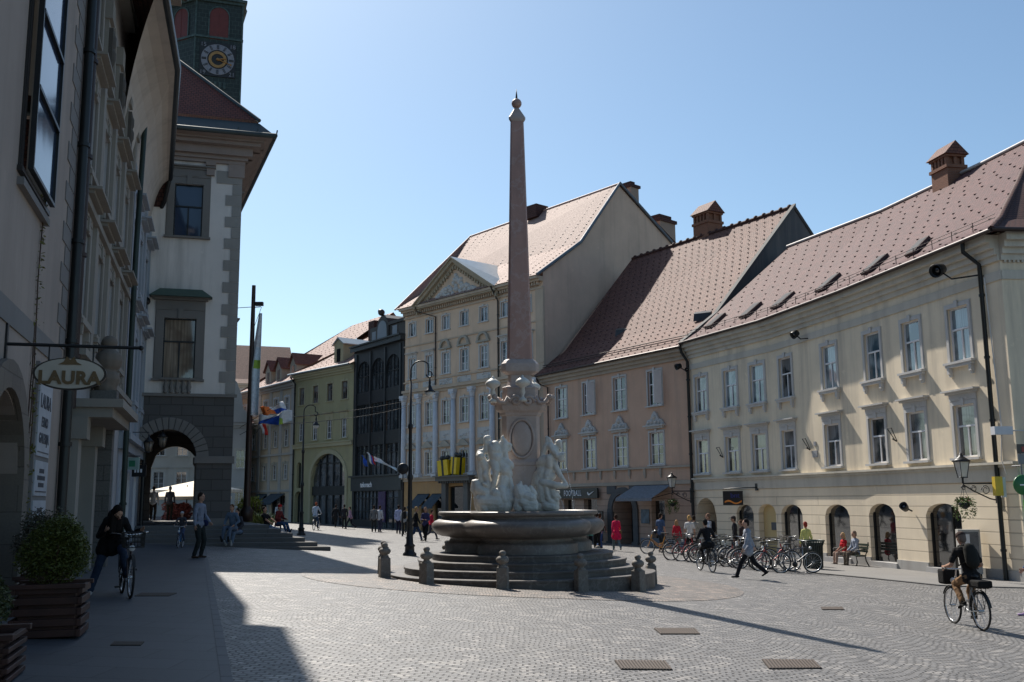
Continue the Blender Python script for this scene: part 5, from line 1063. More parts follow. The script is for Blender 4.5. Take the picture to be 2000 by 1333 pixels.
M_H2O = NT('water_jet'); M_H2O.b.inputs['Transmission Weight'].default_value = .6; M_H2O = M_H2O.done((.8, .85, .9), .15)
for pts in (((1418, 565, -.2), (1440, 640, -.24), (1470, 760, -.3), (1500, 900, -.36), (1530, 1060, -.42), (1545, 1240, -.46)), ((1362, 1085, -.2), (1385, 1130, -.26), (1405, 1180, -.32), (1420, 1250, -.38)), ((150, 1010, .0), (140, 1100, -.04), (132, 1250, -.1))):
    m = MB(); w_ = [aty(900+x/7.017, 820+y/7.017, 24.6+d) for x, y, d in pts]
    for a, b in zip(w_, w_[1:]):
        for i in range(9):
            p, q = a.lerp(b, i/9), a.lerp(b, (i+rnd.uniform(.25, .8))/9); m.cap(p, q, .006, .005, n=5)
    m.build('water_jet', M_H2O, fo)
# bollards round the steps
M_BOL = marble('bollard_stone', (.2, .175, .15), (.135, .12, .105), (.3, .28, .26), .75, 3, .5)
def bollard(p, rz, label):
    o = thing('stone_bollard', label, 'bollard', p, rz, 'stone bollards round the fountain steps')
    m = LB(); h = .56; m.hexa([V((x*.125*sx, x_*.125*sx, z)) for z, sx in ((-.15, 1.12), (h, 1.0)) for x, x_ in ((-1, -1), (1, -1), (1, 1), (-1, 1))]); part(m, 'post', M_BOL, o, bevel=.02)
    m = LB(); m.lathe([(.11, h-.01), (.12, h+.02), (.075, h+.05), (.07, h+.08), (.125, h+.11), (.155, h+.17), (.15, h+.22), (.105, h+.27), (.06, h+.285), (.062, h+.3), (.08, h+.33), (.08, h+.37), (.05, h+.41), (.005, h+.425)], n=16); part(m, 'ball_cap', M_BOL, o); o.scale = (.92, .92, .82); return o
names = ['left front', 'front left', 'front middle', 'front right', 'right front', 'right rear', 'far right rear', 'far left rear', 'left rear']
cen = lambda u, v: gp(u, v)
BP = [(751, 1134, 'left front corner'), (833, 1141, 'front left'), (982, 1149, 'front centre'), (1135, 1146, 'front right, in the obelisk shadow'), (1247, 1141, 'right front corner'), (1272, 1131, 'outermost right'), (740, 1127, 'outermost left')]
for u, v, nm in BP:
    d = aty(u, v, 25); x = (aty(u, v, 25).x-FC.x); 
    R_ = 3.42; dx = max(-R_*.995, min(R_*.995, x)); 
    for it in range(30):
        y = FC.y-sqrt(max(0, R_*R_-dx*dx))*(1 if nm not in ('outermost right', 'outermost left') else -.25); dx = max(-R_*.995, min(R_*.995, aty(u, v, y).x-FC.x))
    ax = FC.x+dx; bollard((ax, y, G(ax, y)+.0), atan2(y-FC.y, dx), 'stone bollard with ball cap at the fountain, '+nm)
for ang, nm in ((52, 'far right side'), (88, 'hidden behind the basin'), (126, 'far left side')):
    x, y = FC.x+3.42*cos(radians(ang)), FC.y+3.42*sin(radians(ang)); bollard((x, y, G(x, y)), radians(ang), 'stone bollard with ball cap behind the fountain, '+nm)

# ================= lamps, mast, flags, signs
def tub(m, pts, r, n=6): m.tube(pts, r, n)
def street_lamp(u, v, label, H=7.0, flip=1):
    p = gp(u, v); o = thing('street_lamp', label, 'street lamp', p, 0, 'tall iron street lamps'); m = LB()
    m.lathe([(.24, -.1), (.24, .08), (.17, .14), (.16, .3), (.2, .34), (.13, .42), (.1, .9), (.1, 1.15), (.13, 1.2), (.08, 1.3), (.075, 2.6), (.1, 2.65), (.1, 2.75), (.065, 2.85), (.06, 4.4), (.09, 4.45), (.09, 4.55), (.05, 4.6), (.04, H-1.0)], n=12); part(m, 'pole', M_DARK, o)
    m = LB(); pts = [V((0, 0, H-1.0))]+[V((.36-.36*cos(a), 0, H-.62+.36*sin(a))) for a in [pi*i/12 for i in range(10)]]+[V((.66+.1*cos(a), 0, H-.75+.11*sin(a))) for a in [pi*.6-i*.5 for i in range(11)]]
    m.tube(pts, .026, 7); part(m, 'arm', M_DARK, o)
    hx = .68; m = LB(); m.lathe([(.012, H-.86), (.03, H-.95), (.05, H-1.05), (.035, H-1.12), (.07, H-1.2), (.12, H-1.3), (.2, H-1.36), (.2, H-1.39)], (hx, 0, 0), 12); hd = part(m, 'lantern', M_DARK, o)
    m = LB(); m.lathe([(.17, H-1.39), (.16, H-1.46), (.1, H-1.53), (.01, H-1.56)], (hx, 0, 0), 12); part(m, 'lamp_glass', plain('milk_glass', (.6, .6, .58), .3), hd); return o
street_lamp(800, 1086, 'tall black street lamp with curled arm, just behind the fountain on the left', 7.1)
street_lamp(588, 1046, 'tall black street lamp with curled arm, at the foot of the town hall steps', 7.3)
# the mast and its long banner
mp = atz(481, 1019, .78); mt = aty(494, 558, mp.y)
o = thing('mast', 'thick dark mast with a camera, on the steps beside the town hall', 'mast', (mp.x, mp.y, .78)); m = LB(); H = mt.z-.78
m.tube([(0, 0, 0), (0, 0, H)], [.16, .085], 12); m.lathe([(.28, 0), (.28, .5), (.2, .6), (.19, .65)], n=8); part(m, 'pole', M_BROWNP, o)
m = LB(); m.box(.1, .45, -.1, .1, H-.95, H-.78); m.tube([(0, 0, H-1.02), (.35, 0, H-1.0)], .02); m.tube([(0, 0, H-1.0), (-.75, .2, H-1.0)], .015); part(m, 'camera', M_DARK, o)
def flag(label, pole, pts, bands, name='flag', r=.012, ctr=None):
    """pole: two points; pts: grid rows of points; bands: material per column strip"""
    o = thing(name, label, 'flag', pole[0]); m = MB(); m.tube(pole, r, 6); m.build('flagpole', M_DARK, o)
    rows, cols = len(pts), len(pts[0]); m = MB()
    m.add([p for r_ in pts for p in r_], [], 0)
    b = 0; fs = []
    for i in range(rows-1):
        for j in range(cols-1): m.f.append([i*cols+j, i*cols+j+1, (i+1)*cols+j+1, (i+1)*cols+j]); m.m.append(bands[1](i/(rows-1), j/(cols-1))); m.s.append(True)
    c = m.build('cloth', bands[0], o); s = c.modifiers.new('s', 'SOLIDIFY'); s.thickness = .008; return o
W_, B_, R__, G_, OR_, YE_ = [cloth('flag_'+n, c) for n, c in (('white', (.6, .62, .64)), ('blue', (.03, .09, .4)), ('red', (.5, .04, .03)), ('green', (.3, .45, .08)), ('orange', (.7, .18, .05)), ('pale_blue', (.55, .64, .7)))]
tp = aty(511, 600, mp.y); g = []
for i in range(25):
    t = i/24; v = 612+t*200; w0 = 505-18*min(1, t*1.3); uu = 509-3*t; row = []
    ub = 487+6*0; ul = 506-19*min(1, t*1.8); ur = 512-6*t
    for j in range(9): s = j/8; p = aty(ul+(ur-ul)*s, v, mp.y-.05); row.append(p+V((0, .1*sin(s*9+t*2)*(.4+t), 0)))
    g.append(row)
flag('long pale banner with a green patch hanging from the dark mast', [tp, aty(496, 640, mp.y)], g, ([YE_, G_, W_], lambda a, b: 1 if .44 < a < .53 and b > .3 else 2 if a < .3 else 0), 'banner')
def wave(p0, du, dv, n=14, k=8, amp=.12, seed=0):
    return [[p0+du*(j/(k-1))+dv*(i/(n-1))+V((amp*.5*sin(i*.8+seed), amp*sin(i*.9+j*.25+seed), amp*.6*sin(j*.7+i*.5+seed))) for j in range(k)] for i in range(n)]
D_ = 44.0; A = aty(468, 836, D_); B = aty(546, 788, D_)
flag('white, orange and blue flag flying beside the town hall corner', [A, B], wave(aty(503, 798, D_), aty(516, 815, D_)-aty(503, 798, D_), aty(552, 786, D_)-aty(503, 798, D_)+V((0, .2, 0)), seed=1), ([W_, OR_, B_], lambda a, b: 1 if a < .45 else (0 if b < .45 else 2)))
A = aty(468, 850, D_-1); B = aty(560, 800, D_-1)
flag('white and blue flag with a green corner beside the town hall corner', [A, B], wave(aty(502, 812, D_-1), aty(502, 832, D_-1)-aty(502, 812, D_-1), aty(570, 806, D_-1)-aty(502, 814, D_-1), amp=.13, seed=2), ([W_, B_, G_], lambda a, b: 1 if b > .4 and a < .55 else 2 if .5 < a < .75 and b > .5 else 0))
flag('small red and white flag drooping below the other flags by the town hall', [aty(500, 846, D_), aty(520, 820, D_)], wave(aty(508, 828, D_), aty(520, 830, D_)-aty(508, 828, D_), aty(512, 848, D_)-aty(508, 828, D_), n=8, amp=.04, seed=4), ([R__, W_], lambda a, b: 0 if b > .4 else 1))
D2 = 79.0
flag('dark blue flag on the front of the glass building', [aty(712, 905, D2+1), aty(716, 885, D2-1)], wave(aty(706, 890, D2-1), aty(714, 896, D2-1)-aty(706, 890, D2-1), aty(712, 908, D2-1)-aty(706, 890, D2-1), n=8, amp=.1), ([B_], lambda a, b: 0))
flag('white, blue and red flag on the front of the glass building', [aty(724, 905, D2), aty(714, 880, D2-1.5)], wave(aty(716, 884, D2-1.5), aty(727, 890, D2-1.5)-aty(716, 884, D2-1.5), aty(724, 904, D2-1.5)-aty(716, 884, D2-1.5), n=8, amp=.1), ([W_, B_, R__], lambda a, b: min(2, int(b*3))))
flag('long white flag blown out from the glass building', [aty(730, 905, D2), aty(728, 893, D2-1.5)], wave(aty(730, 893, D2-1.5), aty(731, 899, D2-1.5)-aty(730, 893, D2-1.5), aty(774, 914, D2-1.5)-aty(730, 893, D2-1.5), n=12, amp=.12), ([W_, YE_], lambda a, b: 1 if b > .6 else 0))
def cable(label, a, b, sag):
    m = MB(); pts = [a.lerp(b, i/20)-V((0, 0, sag*4*(i/20)*(1-i/20))) for i in range(21)]; m.tube(pts, .014, 5); tag(m.build('cable', M_DARK), label, 'cable')
cable('upper thin cable strung from the mast to the palace front', aty(482, 822, mp.y), FC_.w(5, 9.8, .3), .3); cable('lower thin cable strung from the mast to the palace front', aty(482, 830, mp.y), FC_.w(4.8, 9.5, .3), .5)
cable('thin cable running from the corner downpipe out of the frame at the right', FY[2].w(8.35, 8.9, .15), FS.w(9, 9.6, 2.5), .15)

# wall lanterns on scrolled brackets, each with a hanging flower basket
leaf_m = foliage('basket_leaf', (.05, .09, .02), (.1, .15, .035)); flower_m = plain('red_flower', (.35, .03, .03), .7)
def leafball(m, c, r, n, s, rn, mi=0, droop=0):
    for i in range(n):
        d = V((rn.gauss(0, 1), rn.gauss(0, 1), rn.gauss(0, 1))).normalized()*(rn.random()**.4)
        p = V(c)+V((d.x*r[0], d.y*r[1], d.z*r[2])); a = V((rn.gauss(0, 1), rn.gauss(0, 1), rn.gauss(0, .6))).normalized(); b = a.orthogonal().normalized(); b = Matrix.Rotation(rn.uniform(0, 6.3), 3, a) @ b
        k = s*rn.uniform(.6, 1.3); m.add([p-a*k, p+b*k*.35, p+a*k, p-b*k*.35], [(0, 1, 2, 3)], mi)
def wall_lantern(f, s, z, out, label, bl):
    o = thing('wall_lantern', label, 'wall lamp', f.w(s, z)); w = lambda d, zz, q=0: f.w(s+q, zz, d)
    m = MB(); m.tube([w(.05, z), w(out, z)], .025); m.tube([w(.05, z-.55), w(.3, z-.5), w(.7*out, z-.25), w(out, z-.04)], .022)
    for c, r in ((.35, .16), (.7, .11), (1.0, .08)): m.tube([w(c*out+r*cos(a)*(1-a/16), z-.06-r+r*sin(a)*(1-a/16)) for a in [i*.55 for i in range(17)]], .014, 5)
    m.box(-.06, .06, -.06, .0, -.65, .15, f.M(s, z)); m.tube([w(out, z), w(out, z+.2)], .035); m.build('bracket', M_DARK, o)
    m = MB(); M = f.M(s, z+.2, out); h = .5
    for sx in (-1, 1):
        for sy in (-1, 1): m.tube([M @ V((sx*.1, sy*.1, 0)), M @ V((sx*.17, sy*.17, h))], .012, 4)
    m.lathe([(.17, -.02), (.16, .01)], (0, 0, 0), 4, M @ Matrix.Rotation(pi/4, 4, 'Z')); m.lathe([(.29, h), (.3, h+.03), (.2, h+.1), (.08, h+.18), (.05, h+.26), (.02, h+.3)], (0, 0, 0), 8, M @ Matrix.Rotation(pi/8, 4, 'Z')); cg = m.build('lantern', M_DARK, o)
    m = MB(); m.lathe([(.13, .01), (.23, h)], (0, 0, 0), 4, M @ Matrix.Rotation(pi/4, 4, 'Z'), sm=False); m.build('lamp_glass', plain('frosted_glass', (.5, .5, .47), .25), cg)
    b = thing('hanging_basket', bl, 'flower basket', w(out, z-.75)); rn = random.Random(int(z*100)); c = w(out, z-.62)
    m = MB(); [m.tube([w(out, z-.02), c+V((.18*cos(a), .18*sin(a), 0))], .006, 4) for a in (0, 2.1, 4.2)]; m.lathe([(.05, -.2), (.16, -.12), (.2, 0)], c, 10); m.build('pot', M_DARK, b)
    m = MB(); leafball(m, c+V((0, 0, .05)), (.34, .34, .17), 260, .06, rn); [leafball(m, c+V((.3*cos(a), .3*sin(a), -.2-rn.random()*.15)), (.1, .1, .3), 45, .05, rn) for a in (0, .9, 2, 3, 4, 5.2)]; leafball(m, c+V((0, 0, .08)), (.33, .33, .14), 30, .035, rn, 1); m.build('plant', [leaf_m, flower_m], b)
wall_lantern(FY[2], 8.1, 2.0, 1.25, 'iron wall lantern on a scrolled bracket at the yellow house corner', 'flower basket hanging under the lantern at the yellow house corner')
wall_lantern(FP, FP.L-.25, 2.0, 1.35, 'iron wall lantern on a scrolled bracket at the pink house end', 'flower basket hanging under the lantern by the pink house')
def floodlight(label, p, d, r=.22, arm=None):
    o = thing('floodlight', label, 'floodlight', p); m = MB(); d = V(d).normalized(); a = d.to_track_quat('Z', 'Y').to_matrix().to_4x4(); M = Matrix.Translation(p) @ a
    m.lathe([(r*.5, -r*1.1), (r*.8, -r*.9), (r, r*.2), (r*1.05, r*.9), (r, r*.95), (r*.8, r*.4)], (0, 0, 0), 14, M); m.build('housing', M_DARK, o)
    m = MB(); m.lathe([(r*.8, r*.45), (.01, r*.5)], (0, 0, 0), 14, M); m.build('glass', M_GLASSD, o)
    if arm: m = MB(); m.tube([p]+arm, .03, 6); m.build('arm', M_DARK, o)
fl = FY[2]
floodlight('large round floodlight on an arm at the yellow house corner, just under the eave', fl.w(7.2, 9.35, .9), (-.8, -.5, -.3), .23, [fl.w(7.6, 8.95, .7), fl.w(8.3, 8.95, .15)])
floodlight('dark floodlight high on the middle of the yellow house', FY[1].w(3.1, 8.95, .45), (-.8, -.2, -.5), .17, [FY[1].w(3.3, 8.7, .3), FY[1].w(3.5, 8.7, .05)])
floodlight('left one of two floodlights on the pipe between pink and yellow houses', FY[0].w(-.3, 8.85, .55), (-.9, -.2, -.3), .17, [FY[0].w(0, 8.6, .3)]); floodlight('right one of two floodlights on the pipe between pink and yellow houses', FY[0].w(.45, 8.6, .45), (-.4, -.8, -.3), .12, [FY[0].w(0, 8.5, .2)])
floodlight('small dark floodlight low on the yellow house between two shop windows', FY[2].w(3.2, 1.2, .3), (-.6, -.6, .5), .15, [FY[2].w(3.3, 1.05, .05)])
# signs
def board(name, label, f, s, z, w, h, d, mat, depth=.05, cat='sign', grp=None, edge=None):
    o = thing(name, label, cat, f.w(s, z, d), 0, grp); m = MB(); m.box(-w/2, w/2, -depth, 0, -h/2, h/2, f.M(s, z, d)); m.build('panel', mat, o)
    if edge:
        m = MB(); e = .03; M = f.M(s, z, d)
        for x0, x1, z0, z1 in ((-w/2-e, w/2+e, h/2, h/2+e), (-w/2-e, w/2+e, -h/2-e, -h/2), (-w/2-e, -w/2, -h/2, h/2), (w/2, w/2+e, -h/2, h/2)): m.box(x0, x1, -depth-.02, .01, z0, z1, M)
        m.build('frame', edge, o)
    return o
def letter(o, f, tx, s, z, d, size, mat, bold=0, sp=1.0, rot=None, sx=1.0):
    M = f.M(s, z, d) @ Matrix.Diagonal((sx, 1, 1, 1)); return place(text_mesh(tx, size, .006, mat, bold, sp), 'lettering', o, Matrix.Translation(-o.location) @ M)
M_SGW = plain('sign_white', (.8, .8, .82), .5); M_SGB = plain('sign_black', (.012, .012, .013), .4)
o = board('shop_sign', 'black shop sign reading FOOTBALL with a white tick mark, on the pink house', FP, 4.05, 1.98, 4.7, .62, .16, M_SGB, .12)
letter(o, FP, 'FOOTBALL', 3.75, 1.98, .31, .5, M_SGW, .004, 1.15, sx=.72)
m = MB(); m.prism([(-.36, .02), (-.3, -.1), (-.18, -.15), (.42, .14), (-.14, -.04), (-.24, -.03), (-.28, .08)], -.01, .01, FP.M(5.75, 1.99, .31)); m.build('tick_mark', M_SGW, o)
o = board('chalkboard', 'chalkboard menu with pale writing standing by the pink house gateway', FP, 6.85, .3, .85, 1.15, .5, M_SGB, .04, 'chalkboard', edge=M_WOOD)
m = MB(); [m.box(-.3+rnd.uniform(0, .1), .3-rnd.uniform(0, .25), -.062, -.05, z, z+.025, FP.M(6.85, .3, .5)) for z in [-.45+.1*i for i in range(10)]]; m.build('chalk_writing', M_SGW, o)
m = MB(); [m.box(x-.03, x+.03, -.04, .0, -1.2, -.5, FP.M(6.85, .3, .5)) for x in (-.35, .35)]; m.build('leg', M_WOOD, o)
board('poster', 'small striped blue and brown poster right of the pink house gateway', FP, 10.75, .6, .75, .8, .02, plain('poster_blue', (.08, .12, .16), .5, var=.6), .03, 'poster')
f = FY[0]; o = thing('hanging_sign', 'square black hanging sign with blue letters and an orange wave, on the yellow house', 'sign', f.w(4.9, 1.75))
m = MB(); m.tube([f.w(5.75, 2.1, .02), f.w(5.7, 2.1, .8), f.w(4.0, 2.06, .8)], .025, 6); m.box(-.1, .1, -.06, 0, -.15, .2, f.M(5.75, 2.1)); m.build('bracket', M_DARK, o)
Fs = Fac(tuple(f.w(4.1, 0, .9)[:2]), tuple((f.w(4.1, 0, .9)+V((1.0, -.35, 0)))[:2])); m = MB(); m.box(0, .98, -.06, .06, 1.25, 1.95, Fs.M(0, 0, 0)); m.build('panel', M_SGB, o)
place(text_mesh('bnt', .34, .01, plain('sign_blue', (.03, .04, .25), .5)), 'lettering', o, Matrix.Translation(-o.location) @ Fs.M(.6, 1.72, .075))
m = MB(); xs = [i/20 for i in range(21)]; m.prism([(.08+.84*x, 1.36+.06*sin(x*7)) for x in xs]+[(.08+.84*x, 1.44+.07*sin(x*7)) for x in xs[::-1]], -.075, -.062, Fs.M(0, 0, 0)); m.build('wave_mark', plain('sign_orange', (.75, .25, .04), .5), o)
# oval sign on the left
f = f1; sB = S1(14.5); o = thing('oval_sign', 'cream oval shop sign with gold lettering hanging from an iron bracket', 'sign', f.w(sB, 3.5, .9))
A = wallhit(10, 672, f.P, f.Q); sA = (V((A.x, A.y))-f.P).dot(f.t); A = f.w(sA, A.z, 0)
q1 = A+V((f.n.x, f.n.y, 0))*1.75; cz_ = aty(137, 731, A.y+.3); 
Fo = Fac(tuple((A+V((f.n.x, f.n.y, 0))*.55)[:2]), tuple((A+V((f.n.x, f.n.y, 0))*1.75)[:2]))
lp, rp = wallhit(64, 731, Fo.P, Fo.Q), wallhit(209, 731, Fo.P, Fo.Q); wdt = hypot(rp.x-lp.x, rp.y-lp.y); cx_ = ((lp+rp)/2); sc_ = (V((cx_.x, cx_.y))-Fo.P).dot(Fo.t); M = Fo.M(sc_, lp.z*.5+rp.z*.5, 0); hh = wdt*.235
m = MB(); m.tube([A, f.w(sA, A.z+.0, 1.85)], .025, 6); m.box(-.05, .05, -.03, .0, -.35, .3, f.M(sA, A.z)); [m.tube([M @ V((x, 0, hh*.8)), M @ V((x, 0, A.z-M.translation.z))], .012, 5) for x in (-.3, .3)]; m.ball(f.w(sA, A.z, 1.85), .04); m.build('bracket', M_DARK, o)
N = 36; el = lambda k: [(wdt/2*k*cos(a), hh*k*sin(a)) for a in [2*pi*i/N for i in range(N)]]
m = MB(); m.prism(el(1), -.05, .05, M); m.build('rim', plain('sign_rim', (.03, .022, .015), .5), o); m = MB(); m.prism(el(.93), -.062, .062, M); m.build('panel', plain('cream_enamel', (.45, .42, .36), .4), o)
gold = plain('dull_gold', (.13, .08, .03), .5)
place(text_mesh('LAURA', .26, .008, gold, .011, 1.05), 'lettering', o, Matrix.Translation(-o.location) @ M @ Matrix.Translation((0, -.068, -.07)))
m = MB(); m.prism([(-.16, .13), (.16, .13), (.09, .17), (.05, .25), (0, .2), (-.05, .25), (-.09, .17)], -.075, -.063, M); m.build('emblem', gold, o)
# white panels on a grey strip of the beige house
sL, sR = S1(16.75), S1(18.0); o = thing('wall_sign', 'tall grey board with four white lettered panels on the beige house', 'sign', f.w((sL+sR)/2, 2.4, .05)); m = MB(); fbox(m, f, sL-.1, sR+.1, .9, 4.0, 0, .06); m.build('backing', M_GREYP, o)
w_ = (sL+sR)/2
for z0, z1, L in ((2.42, 3.9, (('LAURA', 3.35, .34), ('ETNO', 3.0, .24), ('GALERIJA', 2.72, .24))), (1.75, 2.34, ()), (1.08, 1.67, ())):
    m = MB(); fbox(m, f, sL, sR, z0, z1, .06, .08); pn = m.build('panel', plain('panel_white', (.4, .42, .46), .5), o)
    for tx, z, sz in L[:3]:
        place(text_mesh(tx, sz, .004, plain('ink', (.06, .065, .08), .6), .004), 'lettering', pn, Matrix.Translation(-o.location) @ f.M(w_, z, .085))
    m = MB(); fbox(m, f, sL+.1, sR-.1, z0+.06, z0+.08, .08, .088)
    if not L:
        for zz, wd in ((.42, .25), (.3, .42), (.18, .3)): [fbox(m, f, w_-wd+.02+q*.07, w_-wd+.06+q*.07, z0+zz-.035, z0+zz+.04, .08, .088) for q in range(int(wd*2/.07))]
    m.build('rule', plain('ink', (.06, .065, .08), .6), pn)
rn = random.Random(5); o = thing('climbing_vine', 'sparse climbing vine trailing up the beige house beside the white panels', 'vine', f.w(S1(16.0), .2)); m = MB(); tips = []
for q in range(4):
    s = S1(15.95+q*.16); pts = [f.w(s+.08*sin(z*1.7+q)+.03*rn.uniform(-1, 1), z, .03) for z in [i*.35 for i in range(-1, (9, 14, 20, 11)[q])]]; m.tube(pts, .012, 5); tips += pts[3:]
m.build('stem', M_WOOD, o); m = MB()
for p in tips: leafball(m, p, (.12, .1, .2), 7 if p.z < 4.6 else 16, .05, rn)
m.build('leaves', foliage('vine_leaf', (.08, .09, .02), (.14, .13, .03)), o)
# things on the town hall side of the left row: lanterns and small signs
f = Fac(LY(y2), LY(y3)); o = thing('hanging_sign', 'small pale green square sign hanging near the arch', 'sign', f.w(3.0, 3.0, .6)); q = aty(259, 906, 33.5); m = MB(); m.box(-.22, .22, -.04, .04, -.2, .2, Matrix.Translation(q)); m.build('panel', plain('pale_green_enamel', (.3, .42, .38), .4), o)
m = MB(); m.box(-.1, .1, -.05, -.041, -.1, .1, Matrix.Translation(q)); m.build('emblem', plain('green_enamel', (.03, .2, .1), .4), o); m = MB(); m.tube([q+V((-.9, -.2, .25)), q+V((.25, 0, .25))], .015, 5); m.build('bracket', M_DARK, o)
q = aty(272, 920, 34.5); o = thing('hanging_sign', 'small black square sign with white letters hanging near the arch', 'sign', q); m = MB(); m.box(-.24, .24, -.04, .04, -.2, .2, Matrix.Translation(q)); m.build('panel', M_SGB, o); m = MB(); [m.box(-.15+.1*i, -.09+.1*i, -.05, -.041, -.06, .06, Matrix.Translation(q)) for i in range(3)]; m.build('lettering', M_SGW, o); m = MB(); m.tube([q+V((-.8, -.2, .25)), q+V((.25, 0, .25))], .015, 5); m.build('bracket', M_DARK, o)
def lantern(label, p, hang, k=1.0):
    o = thing('lantern', label, 'lantern', p); m = MB(); M = Matrix.Translation(p); r = .2*k
    for a in range(6): m.tube([M @ V((r*.65*cos(a*pi/3), r*.65*sin(a*pi/3), -.2*k)), M @ V((r*cos(a*pi/3), r*sin(a*pi/3), .15*k))], .012, 4)
    m.lathe([(r*.65, -.22*k), (r*.65, -.2*k)], (0, 0, 0), 6, M); m.lathe([(r*1.15, .15*k), (r*.6, .28*k), (.03, .36*k), (.03, .45*k)], (0, 0, 0), 6, M); m.tube([p+V((0, 0, .4*k))]+hang, .015, 5); m.build('frame', M_DARK, o)
    m = MB(); m.lathe([(r*.6, -.2*k), (r*.93, .14*k)], (0, 0, 0), 6, M); m.build('lamp_glass', plain('smoky_glass', (.2, .16, .12), .2), o)
q = aty(317, 862, 39.2); lantern('iron lantern hanging inside the top of the town hall arch', q, [q+V((0, 0, 1.0))])
q = aty(290, 872, 36.0); lantern('iron lantern on a bracket of the blue white house by the arch', q, [q+V((0, 0, .5)), q+V((-1.2, -.3, .5))], .9)
# signs and boxes round the right corner of the yellow house
def fsp(u, v): return FS.hit(u, v)
s, z = fsp(1980, 948); o = thing('round_sign', 'round green sign on a post bracket at the right edge, above a small green square', 'sign', FS.w(s, z, .5)); m = MB(); m.lathe([(.3, -.04), (.32, 0), (.3, .04)], (0, 0, 0), 20, FS.M(s, z, .5) @ Matrix.Rotation(pi/2, 4, 'X')); m.build('panel', plain('leaf_green', (.03, .16, .05), .4), o)
place(text_mesh('BIKE', .15, .005, M_SGW), 'lettering', o, FS.M(0, 0).to_3x3().to_4x4() @ Matrix.Translation((0, -.05, 0))) if False else None
m = MB(); m.box(-.12, .12, -.055, -.042, -.02, .02, FS.M(s, z, .5)); m.build('bar', M_SGW, o); m = MB(); m.tube([FS.w(s, z+1.2, .5), FS.w(s, z-1.0, .5)], .025); m.tube([FS.w(s, z+.6, 0), FS.w(s, z+.6, .5)], .02); m.build('post', plain('grey_steel', (.2, .2, .21), .5, .6), o)
s2, z2 = fsp(1990, 987); o = thing('square_sign', 'small light green square sign below the round green sign', 'sign', FS.w(s2, z2, .5)); m = MB(); m.box(-.17, .17, -.03, .0, -.17, .17, FS.M(s2, z2, .52)); m.build('panel', plain('light_green', (.12, .35, .08), .4), o)
s2, z2 = fsp(1986, 888); o = thing('street_sign', 'dark sign with a red emblem over a grey plate at the right edge', 'sign', FS.w(s2, z2, .4)); m = MB(); m.box(-.3, .3, -.03, 0, 0, .3, FS.M(s2, z2, .52)); m.build('panel', plain('dark_brown_panel', (.05, .04, .035), .4), o); m = MB(); m.box(-.3, .3, -.03, 0, -.32, -.01, FS.M(s2, z2, .52)); m.build('plate', plain('grey_plate', (.16, .17, .18), .4), o); m = MB(); m.box(-.16, .02, -.04, -.032, .06, .22, FS.M(s2, z2, .52)); m.build('emblem', plain('dull_red', (.3, .05, .04), .5), o)
s, z = fsp(1952, 842); o = thing('junction_box', 'white electrical box with a metal bracket on the yellow house side wall', 'electrical box', FS.w(s, z)); m = MB(); m.box(-.3, .3, -.25, 0, -.13, .13, FS.M(s, z)); m.build('case', M_WHITE, o); m = MB(); m.tube([FS.w(s, z-.1, .1), FS.w(s-.05, z-.9, .05), FS.w(s+.1, z-1.4, .04)], .015, 5); m.tube([FS.w(s+.05, z+.1, .05), FS.w(s-.1, z+5, .05)], .02, 5); m.tube([FS.w(s+.3, z, .1), FS.w(s+.8, z, .1), FS.w(s+.8, z-.5, .1)], .025, 5); m.build('cable', M_GREYTRIM, o)
s, z = fsp(1950, 950); o = thing('letter_box', 'yellow and cream letter box on the yellow house side wall', 'letter box', FS.w(s, z)); m = MB(); m.box(-.2, .05, -.18, 0, -.3, .3, FS.M(s, z)); m.build('case', plain('post_yellow', (.6, .42, .03), .5), o); m = MB(); m.box(.06, .18, -.12, 0, -.35, .28, FS.M(s, z)); m.build('holder', M_WHITE, o)
# black and yellow gift boxes over the palace door
for i, (u, v, w_, h_, rz) in enumerate(((883, 912, .95, 1.15, .25), (899, 909, .8, 1.25, -.1))):
    s, z = FC_.hit(u, v); base = FC_.w(s, 3.45+(.1 if i else 0), .55-.25*i); o = thing('gift_box', 'yellow gift box with a black bow on the palace ledge, the %s one' % ('right' if i else 'left'), 'gift box', base, atan2(FC_.t.y, FC_.t.x)+rz)
    o.rotation_euler[1] = -.1 if i == 0 else .12
    m = LB(); m.box(-w_/2, w_/2, -.4, .4, 0, h_); part(m, 'box', plain('gift_yellow', (.75, .5, .01), .45), o)
    m = LB(); m.box(-.09, .09, -.415, .415, -.01, h_+.015); m.box(-w_/2-.012, w_/2+.012, -.09, .09, -.01, h_+.02); [m.ball((x, 0, h_+.2), (.26, .12, .17), n=9) for x in (-.25, .25)]; m.cap((0, 0, h_+.05), (0, 0, h_+.2), .1, .1); part(m, 'ribbon', M_SGB, o)
